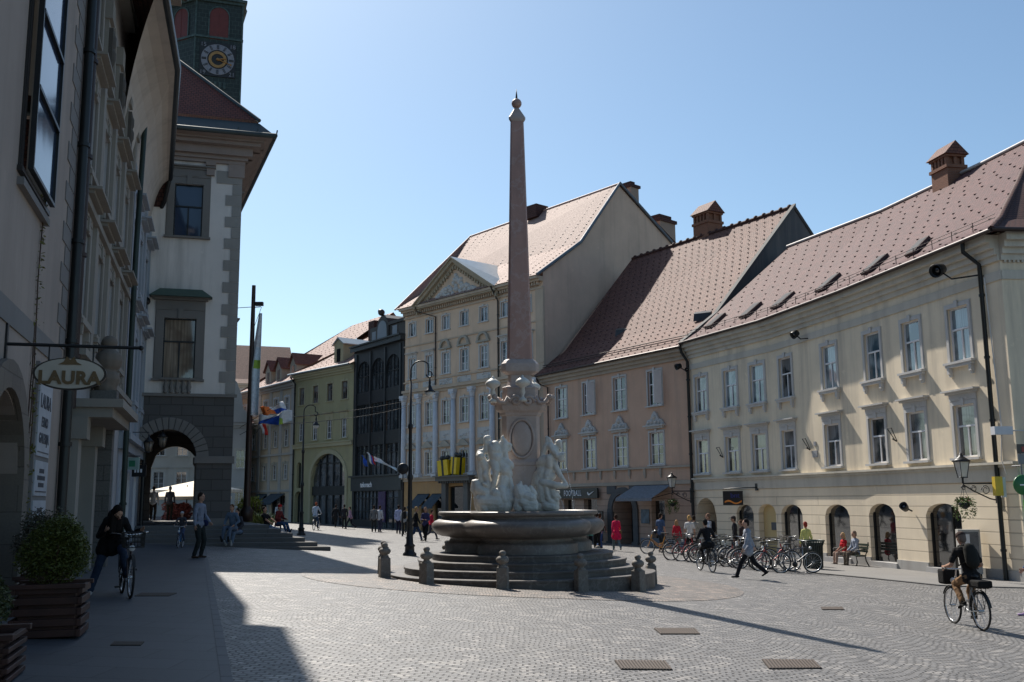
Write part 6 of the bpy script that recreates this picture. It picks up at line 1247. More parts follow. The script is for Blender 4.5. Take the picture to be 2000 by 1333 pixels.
# round clock-like sign and drain covers
q = aty(787, 916, 60); o = thing('round_sign', 'dark round sign projecting beside the nearer street lamp', 'sign', q); m = MB(); m.lathe([(.3, -.05), (.34, 0), (.3, .05)], (0, 0, 0), 20, Matrix.Translation(q) @ Matrix.Rotation(pi/2, 4, 'X')); m.build('panel', M_DARK, o)
m = MB(); m.tube([q, q+V((0, 0, -1.0))], .03); m.tube([q+V((0, 0, -.9)), V((q.x, q.y, G(q.x, q.y)))], .05, 8); m.build('post', M_DARK, o)
def drain(us, label):
    P = [gp(*u) for u in us]; c = sum(P, V((0, 0, 0)))/4; o = thing('drain_grate', label, 'drain cover', c); m = MB(); up = V((0, 0, .012)); m.hexa([p-up for p in P]+[p+up for p in P]); m.build('frame', plain('rusty_iron', (.02, .015, .012), .8), o)
    m = MB(); n = 16; up2 = V((0, 0, .02))
    for i in range(n):
        a, b = P[0].lerp(P[1], (i+.2)/n), P[0].lerp(P[1], (i+.75)/n); c_, d = P[3].lerp(P[2], (i+.75)/n), P[3].lerp(P[2], (i+.2)/n); m.hexa([a+up, b+up, c_+up, d+up, a+up2, b+up2, c_+up2, d+up2])
    m.build('bars', plain('rust_brown', (.085, .062, .048), .75), o)
drain([(1213, 1309), (1314, 1310), (1300, 1293), (1200, 1292)], 'slotted drain cover at the bottom centre of the square'); drain([(1502, 1308), (1606, 1307), (1590, 1291), (1488, 1290)], 'slotted drain cover at the bottom right of the square')
drain([(1290, 1240), (1368, 1240), (1358, 1229), (1277, 1229)], 'drain cover beyond the other two, near the tip of the obelisk shadow'); drain([(262, 1166), (330, 1166), (346, 1160), (275, 1160)], 'dark drain slot in the left pavement beside the cyclist'); drain([(215, 1263), (275, 1263), (282, 1256), (222, 1256)], 'dark drain slot nearest on the left pavement')
drain([(1606, 1192), (1650, 1192), (1645, 1187), (1603, 1187)], 'small dark drain cover on the cobbles left of the right cyclist')

# ================= planters, plants, parasols, bench, bin
def planter(p, rz, w, h, label, br, bh, seed, col=((.03, .055, .012), (.075, .1, .022)), name='wooden_planter'):
    o = thing(name, label, 'planter', p, rz); m = LB(); k = 5
    for i in range(k):
        z = h*i/k; m.box(-w/2, w/2, -w/2, -w/2+.05, z+.02, z+h/k-.02); m.box(-w/2, w/2, w/2-.05, w/2, z+.02, z+h/k-.02); m.box(-w/2-.02, -w/2+.03, -w/2-.02, w/2+.02, z+.02, z+h/k-.02); m.box(w/2-.03, w/2+.02, -w/2-.02, w/2+.02, z+.02, z+h/k-.02)
    m.box(-w/2+.06, w/2-.06, -w/2+.06, w/2-.06, .02, h-.06); m.box(-w/2-.05, w/2+.05, -w/2-.05, -w/2+.04, h-.04, h+.01); m.box(-w/2-.05, w/2+.05, w/2-.04, w/2+.05, h-.04, h+.01); part(m, 'box', plain('planter_wood', (.05, .018, .012), .6, var=.35), o, bevel=.006)
    rn = random.Random(seed); m = LB(); m.tube([(0, 0, h-.1), (0, 0, h+bh*.5)], .03, 6); [m.tube([(0, 0, h), (br*.7*cos(a), br*.7*sin(a), h+bh*.6)], .012, 5) for a in (0, 1.3, 2.5, 3.8, 5)]; part(m, 'stem', M_WOOD, o)
    m = LB()
    for q in range(26):
        a = rn.uniform(0, 6.28); e = rn.uniform(-.4, 1); rr = br*rn.uniform(.35, .75); c = (rr*cos(a)*sqrt(1-max(0, e)*.7), rr*sin(a)*sqrt(1-max(0, e)*.7), h+bh*.45+e*bh*.42); leafball(m, c, (br*.45, br*.45, bh*.28), 420, .024, rn)
    leafball(m, (0, 0, h+bh*.45), (br*.95, br*.95, bh*.52), 5000, .022, rn); part(m, 'foliage', foliage('shrub_leaf_%d' % seed, *col), o); return o
p = gp(100, 1240); a = atan2(1, -.293)
planter((p.x+.02, p.y-.1, p.z), .28, .72, .6, 'large slatted brown wooden planter with a rounded green bush, near left corner', .42, .72, 3, ((.04, .055, .01), (.1, .11, .02)))
p = gp(10, 1330); planter((p.x-.34, p.y-.05, p.z), .28, .8, .42, 'nearest slatted wooden planter with low plants, cut by the left edge', .38, .5, 4, ((.03, .05, .02), (.09, .09, .03)))
p = gp(55, 1195); planter((p.x-.1, p.y+.6, p.z), .28, .6, .45, 'low planter with flowering plants behind the big bush', .45, .9, 6, ((.05, .06, .03), (.12, .1, .08)))
def bush(name, label, c, r, n, s, cols, seed, spiky=0):
    rn = random.Random(seed); o = thing(name, label, 'plant', (c[0], c[1], c[2])); m = LB(); [m.tube([(0, 0, -.1), (r[0]*.5*cos(q), r[1]*.5*sin(q), r[2]*1.1)], .02, 5) for q in range(6)]; part(m, 'stem', M_WOOD, o); m = LB()
    if spiky:
        for i in range(n):
            a = rn.uniform(0, 6.28); L = s*rn.uniform(.6, 1.2); b = V((rn.uniform(-r[0], r[0]), rn.uniform(-r[1], r[1]), rn.uniform(0, .1))); d = V((cos(a)*.6, sin(a)*.6, rn.uniform(.5, 1.2))).normalized(); q = d.cross(V((0, 0, 1))).normalized()*.035; mid = b+d*L*.6; e = b+d*L+V((cos(a), sin(a), 0))*L*.3-V((0, 0, L*.15)); m.add([b-q, b+q, mid+q, mid-q, e], [(0, 1, 2, 3), (3, 2, 4)])
    else:
        for q in range(14):
            c2 = (rn.uniform(-.6, .6)*r[0], rn.uniform(-.6, .6)*r[1], r[2]*rn.uniform(.4, 1.6)); leafball(m, c2, (r[0]*.45, r[1]*.45, r[2]*.4), n//14, s, rn)
    part(m, 'leaves', foliage(name+'_leaf%d' % seed, *cols), o)
q = aty(498, 1018, 47); bush('spiky_plant', 'low spiky yellow green plant on the edge of the steps behind the mast', (q.x, q.y, .5), (.75, .4, 1), 320, .75, ((.2, .24, .05), (.45, .45, .2)), 11, 1)
q = aty(492, 1000, 48.5); bush('shrub', 'tall yellow green shrub behind the dark mast', (q.x, q.y, .4), (.7, .5, .9), 2400, .09, ((.12, .16, .02), (.3, .3, .06)), 12)
q = aty(338, 1000, 52.5); bush('red_shrub', 'dark red leaved shrub seen through the arch', (q.x+.1, q.y, .5), (.95, .6, .66), 4200, .09, ((.28, .06, .05), (.5, .2, .17)), 13)
def parasol(u, v, D, R_, z, label):
    q = aty(u, v, D); o = thing('parasol', label, 'parasol', (q.x, q.y, .3), .4); m = LB(); hz = z-.3
    n = 8; vs = [V((0, 0, hz+.55))]+[V((R_*cos(2*pi*i/n), R_*sin(2*pi*i/n), hz)) for i in range(n)]+[V((R_*cos(2*pi*i/n), R_*sin(2*pi*i/n), hz-.16)) for i in range(n)]
    m.add(vs, [(0, 1+i, 1+(i+1) % n) for i in range(n)]+[(1+i, 9+i, 9+(i+1) % n, 1+(i+1) % n) for i in range(n)]); part(m, 'canopy', plain('cream_canvas', (.75, .66, .52), .8), o)
    m = LB(); [m.tube([(0, 0, hz+.5), (R_*.97*cos(2*pi*i/n), R_*.97*sin(2*pi*i/n), hz-.02)], .018, 4) for i in range(n)]; m.tube([(0, 0, -.3), (0, 0, hz+.6)], .035, 8); m.box(-.35, .35, -.35, .35, -.1, .12); part(m, 'pole', M_WOOD, o)
parasol(385, 960, 58, 2.55, 2.35, 'upper cream parasol behind the town hall, its tips showing both sides of the pier'); parasol(365, 970, 54, 2.35, 1.95, 'lower cream parasol seen through the arch above the red shrub')
p = gp(1590, 1112); o = thing('litter_bin', 'dark green slatted litter bin with a flared rim, at the end of the bicycle row', 'litter bin', p, .4); m = LB()
m.lathe([(.3, 0), (.3, .06), (.31, .08)], n=16); [m.tube([(.31*cos(a), .31*sin(a), .05), (.33*cos(a), .33*sin(a), .8), (.4*cos(a), .4*sin(a), 1.0)], .018, 4) for a in [2*pi*i/26 for i in range(26)]]; m.tube([(.4*cos(a), .4*sin(a), 1.0) for a in [2*pi*i/20 for i in range(20)]], .03, 6, closed=True); part(m, 'cage', plain('bin_green', (.012, .025, .022), .4, .3), o)
m = LB(); m.lathe([(.28, .04), (.3, .85), (.34, .95), (.33, .95), (.28, .8)], n=16); part(m, 'liner', plain('bin_liner', (.05, .06, .06), .6, var=.5), o)
sb, _ = FY[2].hit(1700, 1075); bp = FY[2].w(sb-.2, 0, .62); bp.z = G(bp.x, bp.y); brz = atan2(FY[2].n.y, FY[2].n.x)+pi/2
o = thing('bench', 'green slatted bench against the yellow house with two people sitting on it', 'bench', bp, brz); m = LB()   # local x along bench, seat faces -y
for i in range(4): m.box(-.95, .95, -.42+i*.11, -.33+i*.11, .43, .46)
part(m, 'seat', plain('bench_green', (.03, .045, .03), .5), o); m = LB(); [m.box(-.95, .95, .04+.03*i, .07+.03*i, .56+.12*i, .65+.12*i) for i in range(3)]; part(m, 'backrest', plain('bench_green', (.03, .045, .03), .5), o)
for x in (-.85, .85): m = LB(); m.tube([(x, -.42, 0), (x, -.36, .2), (x, -.4, .42), (x, 0, .42), (x, .08, .6), (x, .16, .95)], .025, 6); m.tube([(x, .15, 0), (x, .02, .25), (x, 0, .42)], .025, 6); m.tube([(x, -.4, .42), (x, -.42, .65), (x, .08, .68)], .02, 6); part(m, 'leg', M_DARK, o)
p = gp(1905, 1131); o = thing('newspaper_box', 'pale grey glass fronted display box by the yellow house corner, behind the right cyclist', 'display box', (p.x, p.y+.3, G(p.x, p.y+.3)), -.2); m = LB(); m.box(-.34, .34, -.2, .2, .15, 1.6); part(m, 'case', plain('display_grey', (.36, .35, .33), .5), o); m = LB(); m.box(-.28, .28, -.215, -.2, .5, 1.52); part(m, 'pane', M_REFL, o); m = LB(); m.box(-.24, .0, -.23, -.217, .8, 1.45); part(m, 'notice', M_WHITE, o); m = LB(); [m.box(x-.03, x+.03, -.1, .1, 0, .16) for x in (-.3, .3)]; part(m, 'leg', M_DARK, o)
# green bench before the pink house
o = thing('bench', 'light green slatted bench in front of the pink house gateway', 'bench', (FP.w(6.6, 0, 1.0).x, FP.w(6.6, 0, 1.0).y, G(*FP.w(6.6, 0, 1.0)[:2])), atan2(FP.t.y, FP.t.x)); m = LB(); [m.box(-1.0, 1.0, -.3+i*.15, -.2+i*.15, .43, .47) for i in range(3)]; [m.box(-1, 1, .2, .23, .6+.14*i, .7+.14*i) for i in range(2)]; part(m, 'seat', plain('mint_green', (.1, .35, .22), .5), o); m = LB(); [m.box(x-.03, x+.03, -.28, .22, 0, .43) for x in (-.85, .85)]; [m.box(x-.02, x+.02, .17, .2, .43, .85) for x in (-.85, .85)]; part(m, 'leg', M_DARK, o)

# ================= bicycles
RUB = plain('tyre_rubber', (.014, .014, .014), .8); CHR = plain('chrome', (.55, .55, .56), .25, .9); BLKP = plain('black_plastic', (.018, .018, .018), .6)
BM = {}
def bike_meshes(step):
    if step in BM: return BM[step]
    D = {}; R_ = .34
    def wheel(): 
        m = LB(); m.tube([(-.05*0, -.05, 0), (0, .05, 0)], .025, 8)
        for i in range(18): a = 2*pi*i/18; m.tube([(.02*cos(a+1), .025*(-1)**i, .02*sin(a+1)), (R_*.92*cos(a), 0, R_*.92*sin(a))], .0028, 3, caps=False)
        return m
    D['wheel'] = wheel().mesh('wheel', CHR)
    m = LB(); m.tube([((R_-.018)*cos(a), 0, (R_-.018)*sin(a)) for a in [2*pi*i/36 for i in range(36)]], .02, 7, closed=True); D['tyre'] = m.mesh('tyre', RUB)
    m = LB(); m.tube([((R_-.045)*cos(a), 0, (R_-.045)*sin(a)) for a in [2*pi*i/36 for i in range(36)]], .012, 5, closed=True); D['rim'] = m.mesh('rim', CHR)
    bb, sc, ht, hb_ = (-.06, 0, .29), (-.22, 0, .78), (.36, 0, .88), (.42, 0, .64); ra, fa_ = (-.5, 0, .34), (.57, 0, .34)
    m = LB(); m.tube([bb, sc], .018); 
    if step: m.tube([(-.13, 0, .5), (.1, 0, .44), (.41, 0, .7)], .018); m.tube([bb, (.12, 0, .36), (.42, 0, .64)], .021)
    else: m.tube([(-.2, 0, .74), (.37, 0, .82)], .017); m.tube([bb, (.42, 0, .64)], .021)
    m.tube([ht, hb_], .022)
    for y in (-.055, .055): m.tube([(-.2, y*.3, .72), (ra[0], y, .34)], .01); m.tube([bb, (ra[0], y, .34)], .012); m.tube([(.42, y*.6, .64), (.44, y, .62), (.5, y, .45), (fa_[0], y, .34)], .012)
    D['frame'] = m
    m = LB(); m.tube([ht, (.33, 0, 1.0)], .014); m.tube([(.12, .3, 1.04), (.2, .29, 1.05), (.33, .12, 1.02), (.35, 0, 1.01), (.33, -.12, 1.02), (.2, -.29, 1.05), (.12, -.3, 1.04)], .012); D['handlebar'] = m.mesh('handlebar', CHR)
    m = LB(); [m.tube([(.09, y, 1.035), (.2, y, 1.05)], .018) for y in (-.3, .3)]; D['grip'] = m.mesh('grip', BLKP)
    m = LB(); m.cap((-.34, 0, .93), (-.08, 0, .94), .075, .03, flat=.45, fdir=(0, 0, 1)); m.tube([(-.22, 0, .78), (-.235, 0, .92)], .013); D['saddle'] = m.mesh('saddle', BLKP)
    m = LB(); m.lathe([(.09, -.004), (.09, .004)], n=18, M=Matrix.Translation((-.06, -.07, .29)) @ Matrix.Rotation(pi/2, 4, 'X')); m.tube([(-.06, -.08, .29), (.04, -.09, .16)], .01); m.tube([(-.06, .08, .29), (-.16, .09, .42)], .01); m.box(.0, .09, -.18, -.09, .145, .17); m.box(-.21, -.12, .09, .18, .405, .43); m.tube([(-.06, -.065, .37), (-.5, -.065, .38)], .006, 4); m.tube([(-.06, -.065, .21), (-.5, -.065, .3)], .006, 4); D['pedal'] = m.mesh('pedal', BLKP)
    m = LB()
    for c, a0, a1 in ((ra, .1, 2.9), (fa_, .5, 2.7)): 
        pts = [(c[0]+.365*cos(a), .34+.365*sin(a)) for a in [a0+(a1-a0)*i/14 for i in range(15)]]
        for p, q in zip(pts, pts[1:]): m.add([(p[0], -.025, p[1]), (q[0], -.025, q[1]), (q[0], .025, q[1]), (p[0], .025, p[1])], [(0, 1, 2, 3)], 0, True)
    D['mudguard'] = m.mesh('mudguard', BLKP)
    m = LB()
    for y in (-.07, 0, .07): m.tube([(-.22, y, .74), (-.72, y, .74)], .007, 4)
    for y in (-.07, .07): m.tube([(-.5, y, .36), (-.6, y, .74)], .006, 4); m.tube([(-.5, y, .36), (-.42, y, .74)], .006, 4)
    D['rack'] = m.mesh('rack', BLKP)
    m = LB(); bx = [(.42, .82), (.84, .82), (.86, 1.06), (.4, 1.06)]
    for z, s in ((.82, .9), (.9, .94), (.98, .97), (1.06, 1.0)): m.tube([(.63-.21*s, -.16*s, z), (.63+.21*s, -.16*s, z), (.63+.21*s, .16*s, z), (.63-.21*s, .16*s, z)], .006, 4, closed=True)
    for i in range(9): x = .44+.38*i/8; m.tube([(x, -.15, .82), (x, -.16, 1.06)], .004, 3); m.tube([(x, .15, .82), (x, .16, 1.06)], .004, 3)
    for i in range(7): y = -.14+.28*i/6; m.tube([(.42, y, .82), (.42, y, 1.06)], .004, 3); m.tube([(.84, y, .82), (.84, y, 1.06)], .004, 3); m.tube([(.42, y, .82), (.84, y, .82)], .004, 3)
    D['basket'] = m.mesh('basket', BLKP)
    m = LB(); m.lathe([(.01, -.05), (.045, -.03), (.05, .02), (.04, .025)], n=12, M=Matrix.Translation((.5, 0, .8)) @ Matrix.Rotation(pi/2, 4, 'Y')); D['lamp'] = m.mesh('lamp', plain('lamp_lens', (.6, .6, .6), .2))
    BM[step] = D; return D
FR = {}
def bicycle(p, yaw, label, col, step=True, basket=True, rack=True, guard=True, lean=0, steer=0, group=None, z=None):
    D = bike_meshes(step); o = thing('bicycle', label, 'bicycle', p, yaw, group); o.rotation_euler = (lean, 0, yaw)
    k = (step, col)
    if k not in FR: FR[k] = D['frame'].mesh('frame', plain('bike_paint_%02d' % len(FR), col, .35, .2))
    place(FR[k], 'frame', o)
    for x in (-.5, .57):
        w = place(D['wheel'], 'wheel', o, Matrix.Translation((x, 0, .34)) @ Matrix.Rotation(x*3+yaw, 4, 'Y')); place(D['tyre'], 'tyre', w); place(D['rim'], 'rim', w)
    for n_ in ['handlebar', 'saddle', 'pedal', 'grip', 'lamp']+(['mudguard'] if guard else [])+(['rack'] if rack else [])+(['basket'] if basket else []): place(D[n_], n_, o)
    return o
def between(a, b): a, b = gp(*a), gp(*b); c = (a+b)/2; return V((c.x, c.y, G(c.x, c.y))), atan2(b.y-a.y, b.x-a.x)

# ================= people
SK = [cloth('skin_%d' % i, c) for i, c in enumerate(((.42, .25, .18), (.36, .2, .14), (.46, .29, .22)))]
EYE = plain('eye_dark', (.03, .02, .015), .3); MOU = plain('lip', (.25, .09, .07), .5)
crease = bpy.data.textures.new('crease', 'CLOUDS'); crease.noise_scale = .09; crease.noise_depth = 2
def wrinkle(o): d = o.modifiers.new('d', 'DISPLACE'); d.texture = crease; d.strength = .028; d.texture_coords = 'LOCAL'
def ik(a, b, l1, l2, pole):
    a, b = V(a), V(b); d = b-a; L = d.length
    if L > (l1+l2)*.995: d = d*((l1+l2)*.995/L); L = d.length; b = a+d
    x = (l1*l1-l2*l2+L*L)/(2*L); h = sqrt(max(0, l1*l1-x*x)); dn = d/L; pl = V(pole); pl = (pl-dn*pl.dot(dn)).normalized(); return a+dn*x+pl*h, b
def person(label, p, yaw, H=1.72, pose='stand', top=(.3, .3, .3), legs=(.02, .02, .03), hair=(.03, .02, .015), hl=0, sleeve=1, skin=0, shoe=(.02, .02, .02), legl=1, coat=0, hat=None, bag=None, vox=.014, lean=None, feet=None, hands=None, pel=None, twist=0, female=0, head=0, z=None, elbow=(-.6, 0, -.8), sun=0, knee=None, group=None, armspread=.05):
    k = H/1.75; o = thing('person', label, 'person', p, yaw, group)
    pz = {'stand': .94, 'walk': .9, 'sit': .52, 'ground': .12, 'cycle': .98}[pose]; P = V(pel) if pel else V((0, 0, pz*k)); ln = {'stand': .03, 'walk': .06, 'sit': .06, 'ground': -.35, 'cycle': .3}[pose] if lean is None else lean
    up = V((sin(ln), 0, cos(ln))); fw = V((cos(ln), 0, -sin(ln))); sd = V((0, 1, 0))
    C1 = P+up*.24*k; C2 = P+up*.47*k; N = P+up*.55*k; nk = N+up*.06*k+fw*.01; hd_l = ln*.35+head; hu = V((sin(hd_l), 0, cos(hd_l))); hf = Matrix.Rotation(twist, 3, 'Z') @ V((cos(hd_l), 0, -sin(hd_l))); hs = hu.cross(hf); HC = nk+hu*.13*k+hf*.015
    sw = (.165 if female else .19)*k; sh = {1: C2+sd*sw+up*.03*k, -1: C2-sd*sw+up*.03*k}; hp = {s: P+sd*.09*k*s-up*.02 for s in (1, -1)}
    F_ = feet or {'stand': ((.03, .1, .08), (-.05, -.11, .08)), 'walk': ((.34, .07, .09), (-.42, -.08, .2)), 'sit': ((.5, .12, .08), (.46, -.12, .08)), 'ground': ((.85, .1, .07), (.8, -.12, .07)), 'cycle': ((.02, .12, .25), (-.14, -.12, .5))}[pose]
    Hn = hands or {'stand': ((.08, .27, .76), (.06, -.27, .78)), 'walk': ((-.22, .25, .82), (.25, -.24, .86)), 'sit': ((.3, .12, .62), (.3, -.12, .62)), 'ground': ((.2, .25, .3), (.25, -.2, .35)), 'cycle': ((.52, .26, 1.06), (.52, -.26, 1.06))}[pose]
    LG = {}; AM = {}
    for s, ft in ((1, F_[0]), (-1, F_[1])): LG[s] = ik(hp[s], V(ft)*1.0 if pel or pose == 'cycle' else V((ft[0]*k, ft[1]*k, ft[2]*k)), .44*k, .43*k, knee or ((1, 0, .25) if pose != 'ground' else (.1, 0, 1)))
    for s, hn in ((1, Hn[0]), (-1, Hn[1])): AM[s] = ik(sh[s], V(hn) if pel or pose == 'cycle' or hands else V((hn[0]*k, hn[1]*k, hn[2]*k)), .285*k, .25*k, (elbow[0], s*.5, elbow[2]))
    b = MB()                                       # the body: one continuous surface
    b.ball(HC, (.092*k, .076*k, .118*k), n=16, M=Matrix((hf, hs, hu)).transposed().to_4x4()); b.cap(HC-hu*.05*k+hf*.03*k, HC-hu*.085*k+hf*.045*k, .052*k, .036*k); b.cap(HC+hf*.085*k-hu*.0*k, HC+hf*.108*k-hu*.025*k, .012*k, .015*k); b.cap(HC+hf*.075*k-hu*.055*k, HC+hf*.085*k-hu*.06*k, .02*k, .014*k)
    for s in (1, -1): b.ball(HC+hs*.078*k*s-hu*.01*k, (.02*k, .01*k, .03*k), n=8); b.cap(HC+hf*.075*k+hs*.03*k*s+hu*.03*k, HC+hf*.078*k+hs*.045*k*s+hu*.028*k, .012*k)
    b.cap(N, nk+hu*.05*k, .056*k, .05*k); b.cap(P+sd*.06*k, P-sd*.06*k, .115*k, .115*k, flat=.8, fdir=fw); b.cap(P, C1, .12*k, .11*k, flat=.75, fdir=fw); b.cap(C1, C2-up*.05*k, .115*k, .135*k, flat=.72, fdir=fw); b.cap(C2+sd*sw*.6, C2-sd*sw*.6, .085*k, .085*k); b.cap(C2, N, .09*k, .055*k)
    for s in (1, -1):
        kn, an = LG[s]; el, wr = AM[s]; b.cap(hp[s], kn, .088*k, .056*k); b.cap(kn, kn.lerp(an, .35), .052*k, .055*k); b.cap(kn.lerp(an, .3), an, .054*k, .034*k); fd = V((1, s*.12, 0)).normalized() if an.z < P.z-.2 or pose == 'cycle' else V((1, 0, 0))
        b.cap(sh[s]-sd*s*.02, el, .052*k, .04*k); b.cap(el, el.lerp(wr, .3), .04*k, .042*k); b.cap(el.lerp(wr, .25), wr, .041*k, .027*k)
        d = (wr-el).normalized(); t = (V((0, s, 0))-d*d.y*s).normalized(); q = d.cross(t).normalized(); pa = wr+d*.075*k; b.cap(wr+d*.015, pa, .03*k, .036*k, flat=.5, fdir=t)
        if vox < .016:
            for i in range(4):
                b0 = pa+q*(-.028+.019*i)*k; L = (.06, .07, .075, .058)[i]*k; cu = -t*s*0+(-V((0, s, 0)))*.5; m1 = b0+(d+cu*.3).normalized()*L*.5; e = m1+(d+cu*1.2).normalized()*L*.5; b.cap(b0, m1, .0098*k, .009*k, n=6); b.cap(m1, e, .009*k, .0078*k, n=6)
            b.cap(wr+d*.03*k-q*.02*k, wr+d*.06*k-q*.055*k, .012*k, .01*k, n=6); b.cap(wr+d*.06*k-q*.055*k, wr+d*.095*k-q*.06*k, .01*k, .009*k, n=6)
        else: b.cap(pa, pa+d*.07*k-V((0, s*.02, 0)), .03*k, .02*k, flat=.5, fdir=t); b.cap(wr+d*.03*k-q*.02*k, wr+d*.08*k-q*.055*k, .014*k, .01*k, n=6)
    bo = b.build('body', SK[skin], o, off=(0, 0, 0), remesh=vox*.85 if vox < .016 else vox, soft=1)
    m = MB(); [m.ball(HC+hf*.083*k+hs*.032*k*s+hu*.018*k, (.012*k, .013*k, .008*k), n=8) for s in (1, -1)]; part(m, 'eye', EYE, bo); m = MB(); m.cap(HC+hf*.098*k+hs*.02*k-hu*.058*k, HC+hf*.098*k-hs*.02*k-hu*.058*k, .006*k); part(m, 'mouth', MOU, bo)
    m = MB(); t_ = .018*k; base = P-up*(.02+coat)*k
    m.cap(P+sd*.05*k-up*.02, P-sd*.05*k-up*.02, .13*k+t_*.5, .13*k+t_*.5, flat=.82, fdir=fw); m.cap(P, C1, .135*k+t_*.4, (.118 if female else .13)*k, flat=.8, fdir=fw); m.cap(C1, C2-up*.05*k, (.12 if female else .13)*k+t_*.3, .15*k, flat=.76, fdir=fw); m.cap(C2+sd*sw*.62, C2-sd*sw*.62, .09*k+t_*.6, .09*k+t_*.6); m.cap(C2, N-up*.015, .1*k, .07*k)
    if female: m.cap(C2-up*.1*k+fw*.08*k+sd*.05*k, C2-up*.1*k+fw*.08*k-sd*.05*k, .055*k)
    if coat:
        for s in (1, -1): q = hp[s].lerp(LG[s][0], min(1, coat/.44)); m.cap(hp[s], q, .135*k, (.13+coat*.08)*k); 
        q0 = (hp[1].lerp(LG[1][0], min(1, coat/.44))+hp[-1].lerp(LG[-1][0], min(1, coat/.44)))/2; m.cap(P, q0, .14*k, .15*k)
    for s in (1, -1):
        el, wr = AM[s]
        m.cap(sh[s]-sd*s*.02, el if sleeve else sh[s].lerp(el, .75), .062*k, .054*k)
        if sleeve: m.cap(el, wr-(wr-el).normalized()*.01, .053*k, .042*k)
    part(m, 'coat' if coat > .2 else 'shirt', cloth('cloth_%s' % str(tuple(round(c, 3) for c in top)), top), o, remesh=vox*1.05, soft=1); wrinkle(KIDS[o.name][-1])
    m = MB(); m.cap(P+sd*.055*k-up*.03, P-sd*.055*k-up*.03, .125*k, .125*k, flat=.85, fdir=fw)
    for s in (1, -1):
        kn, an = LG[s]; m.cap(hp[s], kn, .1*k, .07*k)
        if legl: m.cap(kn, kn.lerp(an, .5), .069*k, .066*k); m.cap(kn.lerp(an, .5), an.lerp(kn, .06), .064*k, .056*k)
        else: m.cap(kn, kn.lerp(an, .1), .07*k, .07*k)
    part(m, 'trousers', cloth('cloth_%s' % str(tuple(round(c, 3) for c in legs)), legs), o, remesh=vox*1.05, soft=1); wrinkle(KIDS[o.name][-1])
    for s in (1, -1):
        kn, an = LG[s]; m = MB(); sh_d = (an-kn).normalized(); fd = V((1, s*.12, 0)); fd = (fd-sh_d*fd.dot(sh_d)*.75).normalized()
        if an.z < .12: fd = V((1, s*.12, 0)).normalized()
        if pose == 'ground': fd = V((.35, s*.15, .9)).normalized()
        dn = -V((0, 0, 1)) if abs(fd.z) < .6 else sh_d; dn = (dn-fd*dn.dot(fd)).normalized(); m.cap(an+dn*.035*k-fd*.04*k, an+dn*.042*k+fd*.14*k, .042*k, .034*k, flat=.8, fdir=dn); m.cap(an, an+dn*.03*k, .045*k, .045*k); part(m, 'shoe', cloth('shoe_%s' % str(tuple(round(c, 3) for c in shoe)), shoe), o, remesh=vox)
    m = MB(); Mh = Matrix((hf, hs, hu)).transposed().to_4x4(); hm = cloth('hair_%s' % str(tuple(round(c, 3) for c in hair)), hair)
    m.ball(HC-hf*.018*k+hu*.028*k, (.094*k, .086*k, .108*k), n=14, M=Mh); m.ball(HC-hf*.05*k-hu*.02*k, (.06*k, .075*k, .09*k), n=12, M=Mh)
    if hl:
        for a in (-1, -.4, .4, 1): m.cap(HC-hf*.045*k+hs*.06*k*a, HC-hf*.07*k+hs*.075*k*a-V((0, 0, hl)), .045*k, .03*k)
    part(m, 'hair', hm, o, remesh=vox*.9)
    if hat:
        m = MB(); m.ball(HC-hf*.005*k+hu*.05*k, (.105*k, .092*k, .085*k), n=14, M=Mh)
        if hat[1]: m.cap(HC+hf*.08*k+hu*.05*k, HC+hf*.15*k+hu*.04*k, .06*k, .045*k, flat=.2, fdir=hu)
        part(m, 'cap', cloth('hat_%s' % str(hat[0]), hat[0]), o)
    if bag:
        m = MB(); c = C1+up*.1*k-fw*.19*k
        if bag[1] == 'back': m.cap(c-up*.12*k, c+up*.12*k, .13*k, .12*k, flat=.65, fdir=fw); [m.tube([c+up*.2*k+sd*.09*k*s, C2+up*.12*k+sd*.1*k*s, C2+fw*.14*k+sd*.1*k*s, C1+fw*.12*k+sd*.13*k*s, c-up*.1*k+sd*.1*k*s], .015, 5) for s in (1, -1)]
        else: s = bag[2] if len(bag) > 2 else 1; c = P+sd*.2*k*s-fw*.02+up*.02; m.cap(c-fw*.09*k, c+fw*.09*k, .1*k, .1*k, flat=.6, fdir=sd); m.tube([c+up*.06*k, C1+sd*.12*k*s+fw*.1*k, C2-sd*.09*k*s+up*.1*k], .012, 5)
        part(m, 'backpack' if bag[1] == 'back' else 'bag', cloth('bag_%s' % str(bag[0]), bag[0]), o)
    return o
# --- cyclist at the right
bp_, by = between((1917, 1233), (1869, 1219)); L_ = hypot(gp(1917, 1233).x-gp(1869, 1219).x, gp(1917, 1233).y-gp(1869, 1219).y)
by = radians(92); b = bicycle(bp_, by, 'silver step-through bicycle ridden by the man in black at the right', (.35, .36, .37), True, False, True, group='bicycles in the square')
m = LB(); m.box(.5, .78, -.16, .16, .72, 1.0); part(m, 'handlebar_bag', cloth('bag_black', (.014, .014, .014)), b, bevel=.04)
m = LB(); m.box(-.75, -.35, -.13, .13, .75, .88); part(m, 'rack_bag', cloth('bag_black', (.014, .014, .014)), b, bevel=.03)
RID = dict(pose='cycle')
person('man in black T-shirt and tan trousers riding a silver bicycle at the right', bp_, by, 1.7, 'cycle', top=(.018, .017, .017), legs=(.2, .12, .065), hair=(.16, .12, .1), sleeve=0, shoe=(.012, .012, .012), pel=(-.24, 0, .92), feet=((-.13, .14, .46), (.03, -.14, .22)), hands=((.16, .29, 1.07), (.16, -.29, 1.07)), lean=.36, head=.2, vox=.013, bag=((.02, .02, .018), 'back'), hat=((.06, .04, .035), 0), elbow=(-.3, 0, -1.3))
